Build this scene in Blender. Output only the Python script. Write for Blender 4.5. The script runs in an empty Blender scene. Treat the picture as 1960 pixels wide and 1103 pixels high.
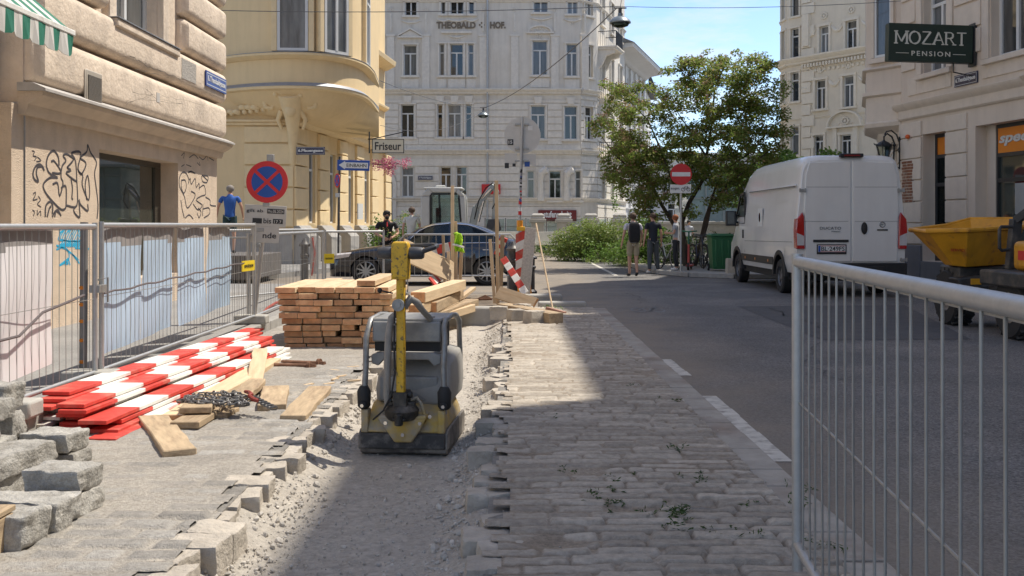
import bpy, bmesh, math, random
import numpy as np
from mathutils import Vector, Matrix, noise, Quaternion
random.seed(7); rng = np.random.default_rng(7)
C = bpy.context.scene.collection
R = math.radians
# ------------------------------------------------------------------ camera
cam = bpy.data.cameras.new('camera'); camo = bpy.data.objects.new('camera', cam); C.objects.link(camo)
camo.location = (0, 0, 1.45); camo.rotation_euler = (R(90), 0, 0)
cam.lens = 36; cam.sensor_width = 36; cam.shift_y = -121.5/1960; cam.clip_start = .05; cam.clip_end = 3000
bpy.context.scene.camera = camo
# ------------------------------------------------------------------ light
SUN_EL, SUN_AZ = R(61), R(62)
S = Vector((math.sin(SUN_AZ)*math.cos(SUN_EL), math.cos(SUN_AZ)*math.cos(SUN_EL), math.sin(SUN_EL)))
sl = bpy.data.lights.new('sun', 'SUN'); sl.energy = 3.6; sl.angle = R(.55); sl.color = (1, .93, .81)
so = bpy.data.objects.new('sun', sl); C.objects.link(so); so.rotation_euler = S.to_track_quat('Z', 'Y').to_euler()
so.location = (20, 10, 40)
w = bpy.data.worlds.new('World'); bpy.context.scene.world = w; w.use_nodes = True
nt = w.node_tree; N = nt.nodes; L = nt.links
bg = N['Background']; bg.inputs[1].default_value = .15
sky = N.new('ShaderNodeTexSky'); sky.sky_type = 'NISHITA'; sky.sun_disc = False
sky.sun_elevation = SUN_EL; sky.sun_rotation = SUN_AZ; sky.air_density = .8; sky.dust_density = .4; sky.ozone_density = 3.0
tc = N.new('ShaderNodeTexCoord'); mp = N.new('ShaderNodeMapping'); mp.inputs['Scale'].default_value = (1.6, 1.6, 6.5)
mp.inputs['Location'].default_value = (.55, .2, .35); mp.inputs['Rotation'].default_value = (0, R(14), 0)
nz = N.new('ShaderNodeTexNoise'); nz.inputs['Scale'].default_value = 2.2; nz.inputs['Detail'].default_value = 8; nz.inputs['Roughness'].default_value = .62
rp = N.new('ShaderNodeValToRGB'); rp.color_ramp.elements[0].position = .49; rp.color_ramp.elements[1].position = .76
mx = N.new('ShaderNodeMixRGB'); mx.inputs[2].default_value = (4.6, 4.2, 3.8, 1)
L.new(tc.outputs['Generated'], mp.inputs[0]); L.new(mp.outputs[0], nz.inputs[0]); L.new(nz.outputs[0], rp.inputs[0])
L.new(rp.outputs[0], mx.inputs[0]); L.new(sky.outputs[0], mx.inputs[1]); L.new(mx.outputs[0], bg.inputs[0])
vs = bpy.context.scene.view_settings; vs.view_transform = 'Standard'; vs.look = 'None'; vs.exposure = 0.66; vs.gamma = 1
bpy.context.scene.cycles.max_bounces = 6; bpy.context.scene.cycles.diffuse_bounces = 4; bpy.context.scene.cycles.transparent_max_bounces = 12
bpy.context.scene.cycles.sample_clamp_indirect = 6
try: bpy.context.scene.cycles.use_denoising = True
except Exception: pass
# ------------------------------------------------------------------ helpers
F = 1960.
def at(px, py, Y): return Vector(((px-980)/F*Y, Y, 1.45-(py-430)/F*Y))
def gp(px, py, z=0):
    Y = (1.45-z)*F/(py-430); return Vector(((px-980)/F*Y, Y, z))
def px2x(px, Y): return (px-980)/F*Y
def py2z(py, Y): return 1.45-(py-430)/F*Y
MC = {}
def mat(name, col=(.5,.5,.5), rough=.7, metal=0, var=.12, scale=6, bump=0, bscale=80, rand=0, col2=None, thr=(.5,.7), c2scale=2, spec=.5, stretch=None, coat=0, detail=6, bdist=.01, bstretch=None, drip=0):
    if name in MC: return MC[name]
    m = bpy.data.materials.new(name); m.use_nodes = True; nt = m.node_tree; N = nt.nodes; L = nt.links
    b = N['Principled BSDF']; b.inputs['Roughness'].default_value = rough; b.inputs['Metallic'].default_value = metal
    b.inputs['Specular IOR Level'].default_value = spec; b.inputs['Coat Weight'].default_value = coat; b.inputs['Coat Roughness'].default_value = .06
    tc = N.new('ShaderNodeTexCoord'); mp = N.new('ShaderNodeMapping'); L.new(tc.outputs['Object'], mp.inputs[0])
    if stretch: mp.inputs['Scale'].default_value = stretch
    oi = N.new('ShaderNodeObjectInfo')
    if rand:
        mm = N.new('ShaderNodeMath'); mm.operation = 'MULTIPLY'; mm.inputs[1].default_value = 37.; L.new(oi.outputs['Random'], mm.inputs[0])
        cb = N.new('ShaderNodeCombineXYZ'); L.new(mm.outputs[0], cb.inputs[0]); L.new(mm.outputs[0], cb.inputs[1]); L.new(cb.outputs[0], mp.inputs['Location'])
    def nzf(sc, det=detail, src=mp.outputs[0]):
        n = N.new('ShaderNodeTexNoise'); n.inputs['Scale'].default_value = sc; n.inputs['Detail'].default_value = det; n.inputs['Roughness'].default_value = .6; L.new(src, n.inputs[0]); return n.outputs[0]
    def mul(a, b_, t='MULTIPLY', fac=1.):
        x = N.new('ShaderNodeMixRGB'); x.blend_type = t
        if isinstance(fac, float): x.inputs[0].default_value = fac
        else: L.new(fac, x.inputs[0])
        for i, s_ in ((1, a), (2, b_)):
            if isinstance(s_, tuple): x.inputs[i].default_value = s_ + (1,) if len(s_) == 3 else s_
            else: L.new(s_, x.inputs[i])
        return x.outputs[0]
    def ramp(src, p0, p1, c0=(0,0,0), c1=(1,1,1)):
        r = N.new('ShaderNodeValToRGB'); e = r.color_ramp.elements; e[0].position = p0; e[1].position = p1; e[0].color = c0 + (1,); e[1].color = c1 + (1,); L.new(src, r.inputs[0]); return r.outputs[0]
    c = tuple(col)
    if col2 is not None: c = mul(c, tuple(col2), 'MIX', ramp(nzf(c2scale), *thr))
    if drip:
        m2 = N.new('ShaderNodeMapping'); m2.inputs['Scale'].default_value = (3.5, 3.5, .35); L.new(tc.outputs['Object'], m2.inputs[0])
        c = mul(c, (1-drip, 1-drip*1.05, 1-drip*1.1), 'MULTIPLY', ramp(nzf(1.3, 7, m2.outputs[0]), .42, .75))
    if var: c = mul(c, ramp(nzf(scale), .25, .75, (1-var,)*3, (1+var,)*3) if True else None)
    if rand:
        rr = ramp(oi.outputs['Random'], 0, 1, (1-rand, 1-rand*1.1, 1-rand*1.2), (1+rand,)*3); c = mul(c, rr)
    if isinstance(c, tuple): b.inputs['Base Color'].default_value = c + (1,)
    else: L.new(c, b.inputs['Base Color'])
    if bump:
        bn = N.new('ShaderNodeBump'); bn.inputs['Strength'].default_value = bump; bn.inputs['Distance'].default_value = bdist
        src = mp.outputs[0]
        if bstretch:
            m3 = N.new('ShaderNodeMapping'); m3.inputs['Scale'].default_value = bstretch; L.new(tc.outputs['Object'], m3.inputs[0]); src = m3.outputs[0]
        L.new(nzf(bscale, 5, src), bn.inputs['Height']); L.new(bn.outputs[0], b.inputs['Normal'])
    MC[name] = m; return m
def leafmat(name, cols, trans=.25, rough=.5):
    m = bpy.data.materials.new(name); m.use_nodes = True; nt = m.node_tree; N = nt.nodes; L = nt.links
    b = N['Principled BSDF']; b.inputs['Roughness'].default_value = rough; b.inputs['Specular IOR Level'].default_value = .35
    g = N.new('ShaderNodeNewGeometry'); r = N.new('ShaderNodeValToRGB'); e = r.color_ramp.elements
    n = len(cols); e[0].position = 0; e[0].color = cols[0]+(1,); e[1].position = 1; e[1].color = cols[-1]+(1,)
    for i in range(1, n-1):
        q = e.new(i/(n-1)); q.color = cols[i]+(1,)
    L.new(g.outputs['Random Per Island'], r.inputs[0]); L.new(r.outputs[0], b.inputs['Base Color'])
    t = N.new('ShaderNodeBsdfTranslucent'); L.new(r.outputs[0], t.inputs[0]); mxs = N.new('ShaderNodeMixShader'); mxs.inputs[0].default_value = trans
    L.new(b.outputs[0], mxs.inputs[1]); L.new(t.outputs[0], mxs.inputs[2]); L.new(mxs.outputs[0], N['Material Output'].inputs[0]); MC[name] = m; return m
def glassmat(name, tint=(.02,.025,.028), alpha=None, rough=.03):
    m = mat(name, tint, rough, var=0, spec=.9)
    if alpha is not None:
        nt = m.node_tree; N = nt.nodes; L = nt.links; tr = N.new('ShaderNodeBsdfTransparent'); tr.inputs[0].default_value = (.85,.92,.9,1)
        fr = N.new('ShaderNodeFresnel'); fr.inputs[0].default_value = 1.5; ad = N.new('ShaderNodeMath'); ad.operation = 'ADD'; ad.inputs[1].default_value = alpha; L.new(fr.outputs[0], ad.inputs[0])
        ms = N.new('ShaderNodeMixShader'); L.new(ad.outputs[0], ms.inputs[0]); L.new(tr.outputs[0], ms.inputs[1]); L.new(N['Principled BSDF'].outputs[0], ms.inputs[2]); L.new(ms.outputs[0], N['Material Output'].inputs[0])
    return m
WM = {}   # world matrices of things/parts as built
def wmat(o): return WM.get(o.name, Matrix())
class MB:
    def __init__(s, m=None):
        s.v = []; s.f = []; s.mi = []; s.mats = []; s.cur = 0; s.M = Matrix()
        if m: s.use(m)
    def use(s, m):
        if m not in s.mats: s.mats.append(m)
        s.cur = s.mats.index(m); return s
    def add(s, vs_, fs):
        b = len(s.v); M_ = s.M; s.v += [tuple(M_ @ Vector(p)) for p in vs_]
        s.f += [tuple(b+i for i in f) for f in fs]; s.mi += [s.cur]*len(fs); return s
    def box(s, x0, x1, y0, y1, z0, z1):
        return s.add([(x0,y0,z0),(x1,y0,z0),(x1,y1,z0),(x0,y1,z0),(x0,y0,z1),(x1,y0,z1),(x1,y1,z1),(x0,y1,z1)],
            [(3,2,1,0),(4,5,6,7),(0,1,5,4),(1,2,6,5),(2,3,7,6),(3,0,4,7)])
    def cbox(s, c, d): return s.box(c[0]-d[0]/2, c[0]+d[0]/2, c[1]-d[1]/2, c[1]+d[1]/2, c[2]-d[2]/2, c[2]+d[2]/2)
    def frame_pts(s, p0, p1, up=None):
        z = (Vector(p1)-Vector(p0)).normalized(); up = Vector(up) if up else (Vector((0,0,1)) if abs(z.z) < .95 else Vector((0,1,0)))
        x = up.cross(z).normalized(); y = z.cross(x); return x, y
    def bar(s, p0, p1, w_, h_, up=None):
        p0 = Vector(p0); p1 = Vector(p1); x, y = s.frame_pts(p0, p1, up)
        c = [(-1,-1),(1,-1),(1,1),(-1,1)]; vs_ = [tuple(p+x*(a*w_/2)+y*(b_*h_/2)) for p in (p0, p1) for a, b_ in c]
        return s.add(vs_, [(3,2,1,0),(4,5,6,7),(0,1,5,4),(1,2,6,5),(2,3,7,6),(3,0,4,7)])
    def tube(s, pts, r, n=8, cap=True, closed=False):
        pts = [Vector(p) for p in pts]; k = len(pts); rs = r if isinstance(r, (list, tuple)) else [r]*k
        vs_ = []; px_ = None
        for i, p in enumerate(pts):
            if closed: d = pts[(i+1) % k]-pts[i-1]
            else: d = pts[min(i+1, k-1)]-pts[max(i-1, 0)]
            d.normalize()
            if px_ is None: x = (Vector((0,0,1)) if abs(d.z) < .9 else Vector((1,0,0))).cross(d).normalized()
            else:
                x = px_-d*px_.dot(d); x = x.normalized() if x.length > 1e-6 else px_
            px_ = x; y = d.cross(x)
            vs_ += [tuple(p+(x*math.cos(2*math.pi*j/n)+y*math.sin(2*math.pi*j/n))*rs[i]) for j in range(n)]
        fs = []
        for i in range(k if closed else k-1):
            a = i*n; b = ((i+1) % k)*n
            fs += [(a+j, a+(j+1) % n, b+(j+1) % n, b+j) for j in range(n)]
        if cap and not closed: fs += [tuple(range(n))[::-1], tuple((k-1)*n+j for j in range(n))]
        return s.add(vs_, fs)
    def cyl(s, p0, p1, r0, r1=None, n=16): return s.tube([p0, p1], [r0, r0 if r1 is None else r1], n)
    def lathe(s, prof, n=20, c=(0,0,0), a0=0, a1=2*math.pi, cap=True):
        full = abs(a1-a0-2*math.pi) < 1e-6; k = n if full else n+1; vs_ = []
        for r, z in prof: vs_ += [(c[0]+r*math.cos(a0+(a1-a0)*j/n), c[1]+r*math.sin(a0+(a1-a0)*j/n), c[2]+z) for j in range(k)]
        fs = []
        for i in range(len(prof)-1):
            for j in range(n): fs.append((i*k+j, i*k+(j+1) % k, (i+1)*k+(j+1) % k, (i+1)*k+j))
        if full and cap and prof[0] != prof[-1]:
            if prof[0][0] > 1e-5: fs.append(tuple(range(k))[::-1])
            if prof[-1][0] > 1e-5: fs.append(tuple((len(prof)-1)*k+j for j in range(k)))
        return s.add(vs_, fs)
    def prism(s, poly, a, b, axis='y'):   # poly in the plane normal to axis; y: (x,z)  z: (x,y)  x: (y,z)
        n = len(poly); mk = {'y': lambda p, t: (p[0], t, p[1]), 'z': lambda p, t: (p[0], p[1], t), 'x': lambda p, t: (t, p[0], p[1])}[axis]
        vs_ = [mk(p, a) for p in poly]+[mk(p, b) for p in poly]
        return s.add(vs_, [tuple(range(n)), tuple(range(2*n-1, n-1, -1))]+[(i, n+i, n+(i+1) % n, (i+1) % n) for i in range(n)])
    def loft(s, rings, closed=True, caps=True):
        n = len(rings[0]); vs_ = [p for r_ in rings for p in r_]; fs = []
        for i in range(len(rings)-1):
            for j in range(n if closed else n-1): fs.append((i*n+j, i*n+(j+1) % n, (i+1)*n+(j+1) % n, (i+1)*n+j))
        if caps: fs += [tuple(range(n))[::-1], tuple((len(rings)-1)*n+j for j in range(n))]
        return s.add(vs_, fs)
    def sphere(s, c, r, n=12, m=8, sc=(1,1,1)):
        prof = [(max(1e-6, math.sin(math.pi*i/m))*r, -math.cos(math.pi*i/m)*r) for i in range(m+1)]
        old = s.M; s.M = old @ Matrix.Translation(c) @ Matrix.Diagonal((*sc, 1)); s.lathe(prof, n); s.M = old; return s
    def mesh(s, name, fixn=True, smooth=None, merge=False):
        me = bpy.data.meshes.new(name); me.from_pydata(s.v, [], s.f); me.polygons.foreach_set('material_index', s.mi)
        for m in s.mats: me.materials.append(m)
        if fixn or merge:
            bm = bmesh.new(); bm.from_mesh(me)
            if merge: bmesh.ops.remove_doubles(bm, verts=bm.verts, dist=1e-5)
            bmesh.ops.recalc_face_normals(bm, faces=bm.faces); bm.to_mesh(me); bm.free()
        if smooth is not None:
            me.polygons.foreach_set('use_smooth', [True]*len(me.polygons)); me.set_sharp_from_angle(angle=R(smooth))
        me.update(); return me
    def build(s, name, parent=None, smooth=40, bevel=0, seg=2, world=False, fixn=True, loc=None, rot=None):
        if world and parent:
            inv = wmat(parent).inverted(); s.v = [tuple(inv @ Vector(p)) for p in s.v]
        me = s.mesh(name, fixn, smooth); o = bpy.data.objects.new(name, me); C.objects.link(o)
        if parent: o.parent = parent
        if loc: o.location = loc
        if rot: o.rotation_euler = rot
        if bevel:
            b = o.modifiers.new('bevel', 'BEVEL'); b.width = bevel; b.segments = seg; b.limit_method = 'ANGLE'; b.angle_limit = R(50)
        WM[o.name] = (wmat(parent) if parent else Matrix()) @ Matrix.LocRotScale(o.location, o.rotation_euler, None)
        return o
def thing(name, label, cat, loc=(0,0,0), rz=0, group=None, rot=None):
    o = bpy.data.objects.new(name, None); C.objects.link(o); o.empty_display_size = .2
    o.location = loc; o.rotation_euler = rot if rot else (0, 0, rz); o['label'] = label; o['category'] = cat
    if group: o['group'] = group
    WM[o.name] = Matrix.LocRotScale(o.location, o.rotation_euler, None); return o
def tag(o, label, cat, group=None):
    o['label'] = label; o['category'] = cat
    if group: o['group'] = group
    return o
def struct(o, kind='structure'): o['kind'] = kind; return o
def dup(o, loc, rz=0, label=None, group=None, rot=None, scale=None):
    r = o.copy(); C.objects.link(r); r.location = loc; r.rotation_euler = rot if rot else (0, 0, rz)
    if scale: r.scale = scale
    if label: r['label'] = label
    if group: r['group'] = group
    def rec(a, b):
        for ch in list(a.children):
            c = ch.copy(); C.objects.link(c); c.parent = b; rec(ch, c)
    rec(o, r); WM[r.name] = Matrix.LocRotScale(r.location, r.rotation_euler, r.scale); return r
def clean(o):
    return o
TXC = {}
def text(s_, parent, name, m, origin, right=(1,0,0), up=(0,0,1), h=.2, width=None, ext=.004, bold=.0, align='CENTER', world=True, spacing=1., shear=0):
    key = (s_, bold, ext/h, spacing, shear)
    if key not in TXC:
        cu = bpy.data.curves.new('t', 'FONT'); cu.body = s_; cu.size = 1; cu.extrude = ext/h/2; cu.offset = bold; cu.align_x = 'LEFT'; cu.space_character = spacing; cu.shear = shear; cu.resolution_u = 3
        ob = bpy.data.objects.new('t', cu); C.objects.link(ob); dg = bpy.context.evaluated_depsgraph_get(); me = bpy.data.meshes.new_from_object(ob.evaluated_get(dg)); bpy.data.objects.remove(ob)
        vs_ = np.array([v.co[:] for v in me.vertices]); fs = [tuple(p.vertices) for p in me.polygons]; bpy.data.meshes.remove(me)
        TXC[key] = (vs_, fs)
    vs_, fs = TXC[key]; vs_ = vs_.copy(); mn = vs_.min(0); mxx = vs_.max(0); vs_ -= (mn+mxx)/2
    hh = (mxx-mn)[1]; k = h/hh; kx = k if width is None else width/(mxx-mn)[0]
    r = Vector(right).normalized(); u = Vector(up).normalized(); n = r.cross(u)
    mb = MB(m); o = Vector(origin)
    mb.v = [tuple(o+r*(v[0]*kx)+u*(v[1]*k)+n*(v[2]*k)) for v in vs_]; mb.f = fs; mb.mi = [0]*len(fs)
    return mb.build(name, parent, smooth=None, world=world, fixn=False)
# ------------------------------------------------------------------ materials
asph = mat('asphalt', (.122,.118,.116), .85, var=.25, scale=1.2, bump=.6, bscale=120, col2=(.17,.158,.148), c2scale=.45, thr=(.40,.62), bdist=.012)
def speckle(m, scale=90, amt=.35):
    nt = m.node_tree; N = nt.nodes; L = nt.links; b = N['Principled BSDF']; tc = [n for n in N if n.type == 'TEX_COORD'][0]
    v = N.new('ShaderNodeTexVoronoi'); v.inputs['Scale'].default_value = scale; L.new(tc.outputs['Object'], v.inputs[0])
    r = N.new('ShaderNodeValToRGB'); r.color_ramp.elements[0].color = (1-amt,)*3+(1,); r.color_ramp.elements[1].color = (1+amt,)*3+(1,)
    sp = N.new('ShaderNodeSeparateColor'); L.new(v.outputs['Color'], sp.inputs[0]); L.new(sp.outputs[0], r.inputs[0])
    x = N.new('ShaderNodeMixRGB'); x.blend_type = 'MULTIPLY'; x.inputs[0].default_value = 1
    src = b.inputs['Base Color'].links[0].from_socket; L.new(src, x.inputs[1]); L.new(r.outputs[0], x.inputs[2]); L.new(x.outputs[0], b.inputs['Base Color'])
speckle(asph, 75, .5)
def edge_dust(m):
    nt = m.node_tree; N = nt.nodes; L = nt.links; b = N['Principled BSDF']; tc = [n for n in N if n.type == 'TEX_COORD'][0]
    sx = N.new('ShaderNodeSeparateXYZ'); L.new(tc.outputs['Object'], sx.inputs[0]); mr = N.new('ShaderNodeMapRange'); mr.inputs[1].default_value = 2.9; mr.inputs[2].default_value = 1.5; L.new(sx.outputs[0], mr.inputs[0])
    n = N.new('ShaderNodeTexNoise'); n.inputs['Scale'].default_value = 1.4; n.inputs['Detail'].default_value = 8; L.new(tc.outputs['Object'], n.inputs[0]); a = N.new('ShaderNodeMath'); a.operation = 'MULTIPLY'; L.new(mr.outputs[0], a.inputs[0]); L.new(n.outputs[0], a.inputs[1])
    a2 = N.new('ShaderNodeMath'); a2.operation = 'MULTIPLY'; a2.inputs[1].default_value = 1.5; a2.use_clamp = True; L.new(a.outputs[0], a2.inputs[0])
    x = N.new('ShaderNodeMixRGB'); x.inputs[2].default_value = (.26,.215,.165,1); src = b.inputs['Base Color'].links[0].from_socket; L.new(a2.outputs[0], x.inputs[0]); L.new(src, x.inputs[1]); L.new(x.outputs[0], b.inputs['Base Color'])
edge_dust(asph)
sidew = mat('sidewalk_asphalt', (.27,.26,.245), .9, var=.15, scale=.8, bump=.3, bscale=100, bdist=.006, col2=(.22,.215,.205), c2scale=.6); speckle(sidew, 110, .18)
dustblock = mat('dusty_block', (.44,.395,.335), .95, var=.22, scale=7, bump=1, bscale=35, bdist=.015, rand=.1, col2=(.33,.295,.25), c2scale=4, thr=(.5,.72))
kerbm = mat('granite_kerb', (.33,.315,.29), .85, var=.2, scale=7, bump=.5, bscale=60, bdist=.008, drip=.1)
blockm = mat('granite_block', (.36,.345,.315), .9, var=.3, scale=9, bump=1, bscale=32, bdist=.02, rand=.16, col2=(.235,.22,.195), c2scale=6, thr=(.45,.68)); speckle(blockm, 150, .14)
concm = mat('concrete', (.40,.385,.35), .9, var=.15, scale=5, bump=.4, bscale=50, drip=.12)
gravm = mat('gravel_stone', (.40,.375,.335), .95, var=.2, scale=20, rand=.1, bump=.4, bscale=90)
wood = mat('sawn_timber', (.62,.47,.30), .75, var=.16, scale=2.2, bump=.35, bscale=30, rand=.13, stretch=(9,1.2,9), col2=(.52,.36,.21), c2scale=1.3, bdist=.003)
woodend = mat('timber_end_grain', (.54,.29,.145), .85, var=.3, scale=14, bump=.5, bscale=60, rand=.25, col2=(.66,.42,.22), c2scale=5, bdist=.004)
oldwood = mat('weathered_timber', (.42,.315,.2), .85, var=.28, scale=4, bump=.6, bscale=40, rand=.12, stretch=(6,1,6), col2=(.27,.19,.12), c2scale=2.5, bdist=.004)
greywood = mat('grey_timber', (.56,.52,.46), .85, var=.25, scale=4, bump=.5, bscale=30, stretch=(7,7,.8), bdist=.004)
redp = mat('red_paint', (.58,.055,.038), .6, var=.25, scale=9, bump=.3, bscale=50, rand=.08, col2=(.50,.17,.12), c2scale=5, thr=(.52,.72))
whitep = mat('white_paint', (.76,.74,.69), .65, var=.14, scale=9, bump=.15, bscale=60, col2=(.5,.46,.4), c2scale=6, thr=(.54,.74))
galv = mat('galvanized_steel', (.46,.46,.455), .5, .65, var=.08, scale=30, bump=.08, bscale=60, col2=(.43,.44,.445), c2scale=9, spec=.5)
galvr = mat('galvanized_wire', (.36,.355,.34), .5, .55, var=.15, scale=14)
rust = mat('rusty_steel', (.19,.095,.055), .9, .2, var=.4, scale=14, bump=.6, bscale=70)
black = mat('black_rubber', (.022,.022,.023), .75, var=.2, scale=12)
blackp = mat('black_plastic', (.018,.018,.02), .5, var=.1)
darkst = mat('dark_steel', (.07,.07,.075), .5, .5, var=.3, scale=12, col2=(.2,.18,.15), c2scale=5, thr=(.5,.75))
chrome = mat('chrome', (.75,.76,.78), .15, 1, var=0)
winwhite = mat('window_frame_paint', (.66,.66,.64), .5, var=.06, scale=4)
signback = mat('sign_back_aluminium', (.60,.59,.56), .6, .1, var=.08)
retro_r = mat('sign_red', (.58,.02,.022), .4, var=.05); retro_b = mat('sign_blue', (.012,.075,.36), .4, var=.05); retro_w = mat('sign_white', (.74,.74,.72), .45, var=.05, drip=.06)
signblk = mat('sign_black', (.02,.02,.022), .5, var=0)
enamel = mat('enamel_blue', (.014,.02,.065), .3, var=.1)
glass = glassmat('window_glass'); glass_c = mat('window_glass_curtain', (.13,.14,.145), .06, var=.55, scale=1.1, stretch=(4,4,.6), rand=.5, spec=.8)
carglass = glassmat('vehicle_glass', (.012,.016,.016), .18); clearglass = glassmat('cab_glass', (.05,.07,.065), .12)
skin = mat('skin', (.52,.30,.21), .55, var=.08, spec=.3)
# ------------------------------------------------------------------ numpy noise
LAT = rng.random((256, 256))
def vn(x, y):
    xi = np.floor(x).astype(int); yi = np.floor(y).astype(int); fx = x-xi; fy = y-yi; fx = fx*fx*(3-2*fx); fy = fy*fy*(3-2*fy)
    g = lambda a, b: LAT[a & 255, b & 255]
    return (g(xi, yi)*(1-fx)+g(xi+1, yi)*fx)*(1-fy)+(g(xi, yi+1)*(1-fx)+g(xi+1, yi+1)*fx)*fy
def fbm(x, y, sc, o=4, off=0):
    r = 0; a = 1; t = 0
    for i in range(o): r = r+a*vn(x*sc+off+17.3*i, y*sc+off*1.7+9.1*i); t += a; a *= .55; sc *= 2.03
    return r/t
def sm(t): t = np.clip(t, 0, 1); return t*t*(3-2*t)
# pavement material reads two attributes: dirt cover and the tone of each stone
def pavemat(name, st, dt, dt2, ds=.3):
    m = bpy.data.materials.new(name); m.use_nodes = True; nt = m.node_tree; N = nt.nodes; L = nt.links; b = N['Principled BSDF']; b.inputs['Roughness'].default_value = .92; b.inputs['Specular IOR Level'].default_value = ds
    tc = N.new('ShaderNodeTexCoord')
    def nz_(s, d=6):
        n = N.new('ShaderNodeTexNoise'); n.inputs['Scale'].default_value = s; n.inputs['Detail'].default_value = d; n.inputs['Roughness'].default_value = .65; L.new(tc.outputs['Object'], n.inputs[0]); return n.outputs[0]
    def mix(f, a, b_, t='MIX'):
        x = N.new('ShaderNodeMixRGB'); x.blend_type = t
        for i, s_ in ((0, f), (1, a), (2, b_)):
            if isinstance(s_, (int, float)): x.inputs[i].default_value = s_
            elif isinstance(s_, tuple): x.inputs[i].default_value = s_+(1,)
            else: L.new(s_, x.inputs[i])
        return x.outputs[0]
    def rmp(s_, p0, p1, c0=(0,0,0), c1=(1,1,1)):
        r = N.new('ShaderNodeValToRGB'); e = r.color_ramp.elements; e[0].position = p0; e[1].position = p1; e[0].color = c0+(1,); e[1].color = c1+(1,); L.new(s_, r.inputs[0]); return r.outputs[0]
    a1 = N.new('ShaderNodeAttribute'); a1.attribute_name = 'dirt'; a2 = N.new('ShaderNodeAttribute'); a2.attribute_name = 'tone'
    sc = mix(1., st, rmp(a2.outputs['Fac'], 0, 1, (.78,.77,.76), (1.2,1.2,1.2)), 'MULTIPLY')
    sc = mix(1., sc, rmp(nz_(22), .3, .72, (.72,.72,.72), (1.2,1.2,1.2)), 'MULTIPLY')
    dc = mix(rmp(nz_(1.3), .4, .65), dt, dt2); dc = mix(1., dc, rmp(nz_(45), .3, .7, (.66,.66,.66), (1.25,1.25,1.25)), 'MULTIPLY')
    c = mix(a1.outputs['Fac'], sc, dc); L.new(c, b.inputs['Base Color'])
    bn = N.new('ShaderNodeBump'); bn.inputs['Strength'].default_value = 1.; bn.inputs['Distance'].default_value = .014; L.new(nz_(95, 6), bn.inputs['Height']); L.new(bn.outputs[0], b.inputs['Normal'])
    MC[name] = m; return m
pm_r = pavemat('cobble_worn', (.46,.41,.345), (.28,.23,.175), (.43,.365,.29))
pm_l = pavemat('cobble_dusty', (.36,.34,.31), (.34,.31,.27), (.45,.41,.355))
pm_g = pavemat('crushed_gravel', (.50,.455,.395), (.48,.44,.38), (.40,.36,.31))
def yaxis(y0, y1, d0, k):
    ys = [y0]
    while ys[-1] < y1: ys.append(ys[-1]+max(d0, k*ys[-1]**1.5))
    return np.array(ys)
def sheet(name, X, Y, Z, dirt, tone, m, keep=None, kind='structure'):
    ny, nx = X.shape; co = np.stack([X, Y, Z], -1).reshape(-1, 3); idx = np.arange(ny*nx).reshape(ny, nx)
    q = np.stack([idx[:-1,:-1], idx[:-1,1:], idx[1:,1:], idx[1:,:-1]], -1)
    if keep is not None: q = q[keep[:-1,:-1] & keep[1:,1:] & keep[:-1,1:] & keep[1:,:-1]]
    q = q.reshape(-1, 4); me = bpy.data.meshes.new(name); me.vertices.add(len(co)); me.vertices.foreach_set('co', co.ravel())
    me.loops.add(q.size); me.polygons.add(len(q)); me.loops.foreach_set('vertex_index', q.ravel()); me.polygons.foreach_set('loop_start', np.arange(0, q.size, 4)); me.update(calc_edges=True)
    me.polygons.foreach_set('use_smooth', [True]*len(q))
    for nme, arr in (('dirt', dirt), ('tone', tone)):
        a = me.attributes.new(nme, 'FLOAT', 'POINT'); a.data.foreach_set('value', np.ascontiguousarray(arr, dtype=np.float32).ravel())
    me.materials.append(m); o = bpy.data.objects.new(name, me); C.objects.link(o); o['kind'] = kind; return o
def setts(X, Y, p, lmin, lmax, seed, hgt=.022, edge=.022, warp=.03):
    r_ = np.random.default_rng(seed)
    Yw = Y+(fbm(X, Y*0+1.3*seed, .9, 2)-.5)*warp*2+(vn(X*7, Y*.3)-.5)*.012
    row = np.floor(Yw/p).astype(int); fy = Yw/p-row; H = np.zeros_like(X); T = np.zeros_like(X); r0 = row.min()
    starts = {}
    for r in range(r0, row.max()+1):
        mk = row == r; n = int(8/lmin); br = np.cumsum(r_.uniform(lmin, lmax, n))-4.5+r_.uniform(0, .2); th = r_.random(n+1); hh = r_.normal(0, .0035, n+1); tl = r_.normal(0, .03, n+1)
        x = X[mk]; k = np.searchsorted(br, x); lo = np.where(k > 0, br[np.maximum(k-1, 0)], -9); hi = np.where(k < n, br[np.minimum(k, n-1)], 9)
        j = r_.uniform(.0, .12, n+1)[k]; f = fy[mk]
        d = np.minimum(np.minimum(f, 1-f-j)*p, np.minimum(x-lo, hi-x)); s_ = sm(d/edge); H[mk] = s_*(hgt+hh[k]+tl[k]*(f-.5)*p)-.004; T[mk] = th[k]
    return H, T, row
EY0, TL, TR = 2.3, -1.37, -.17
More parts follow.
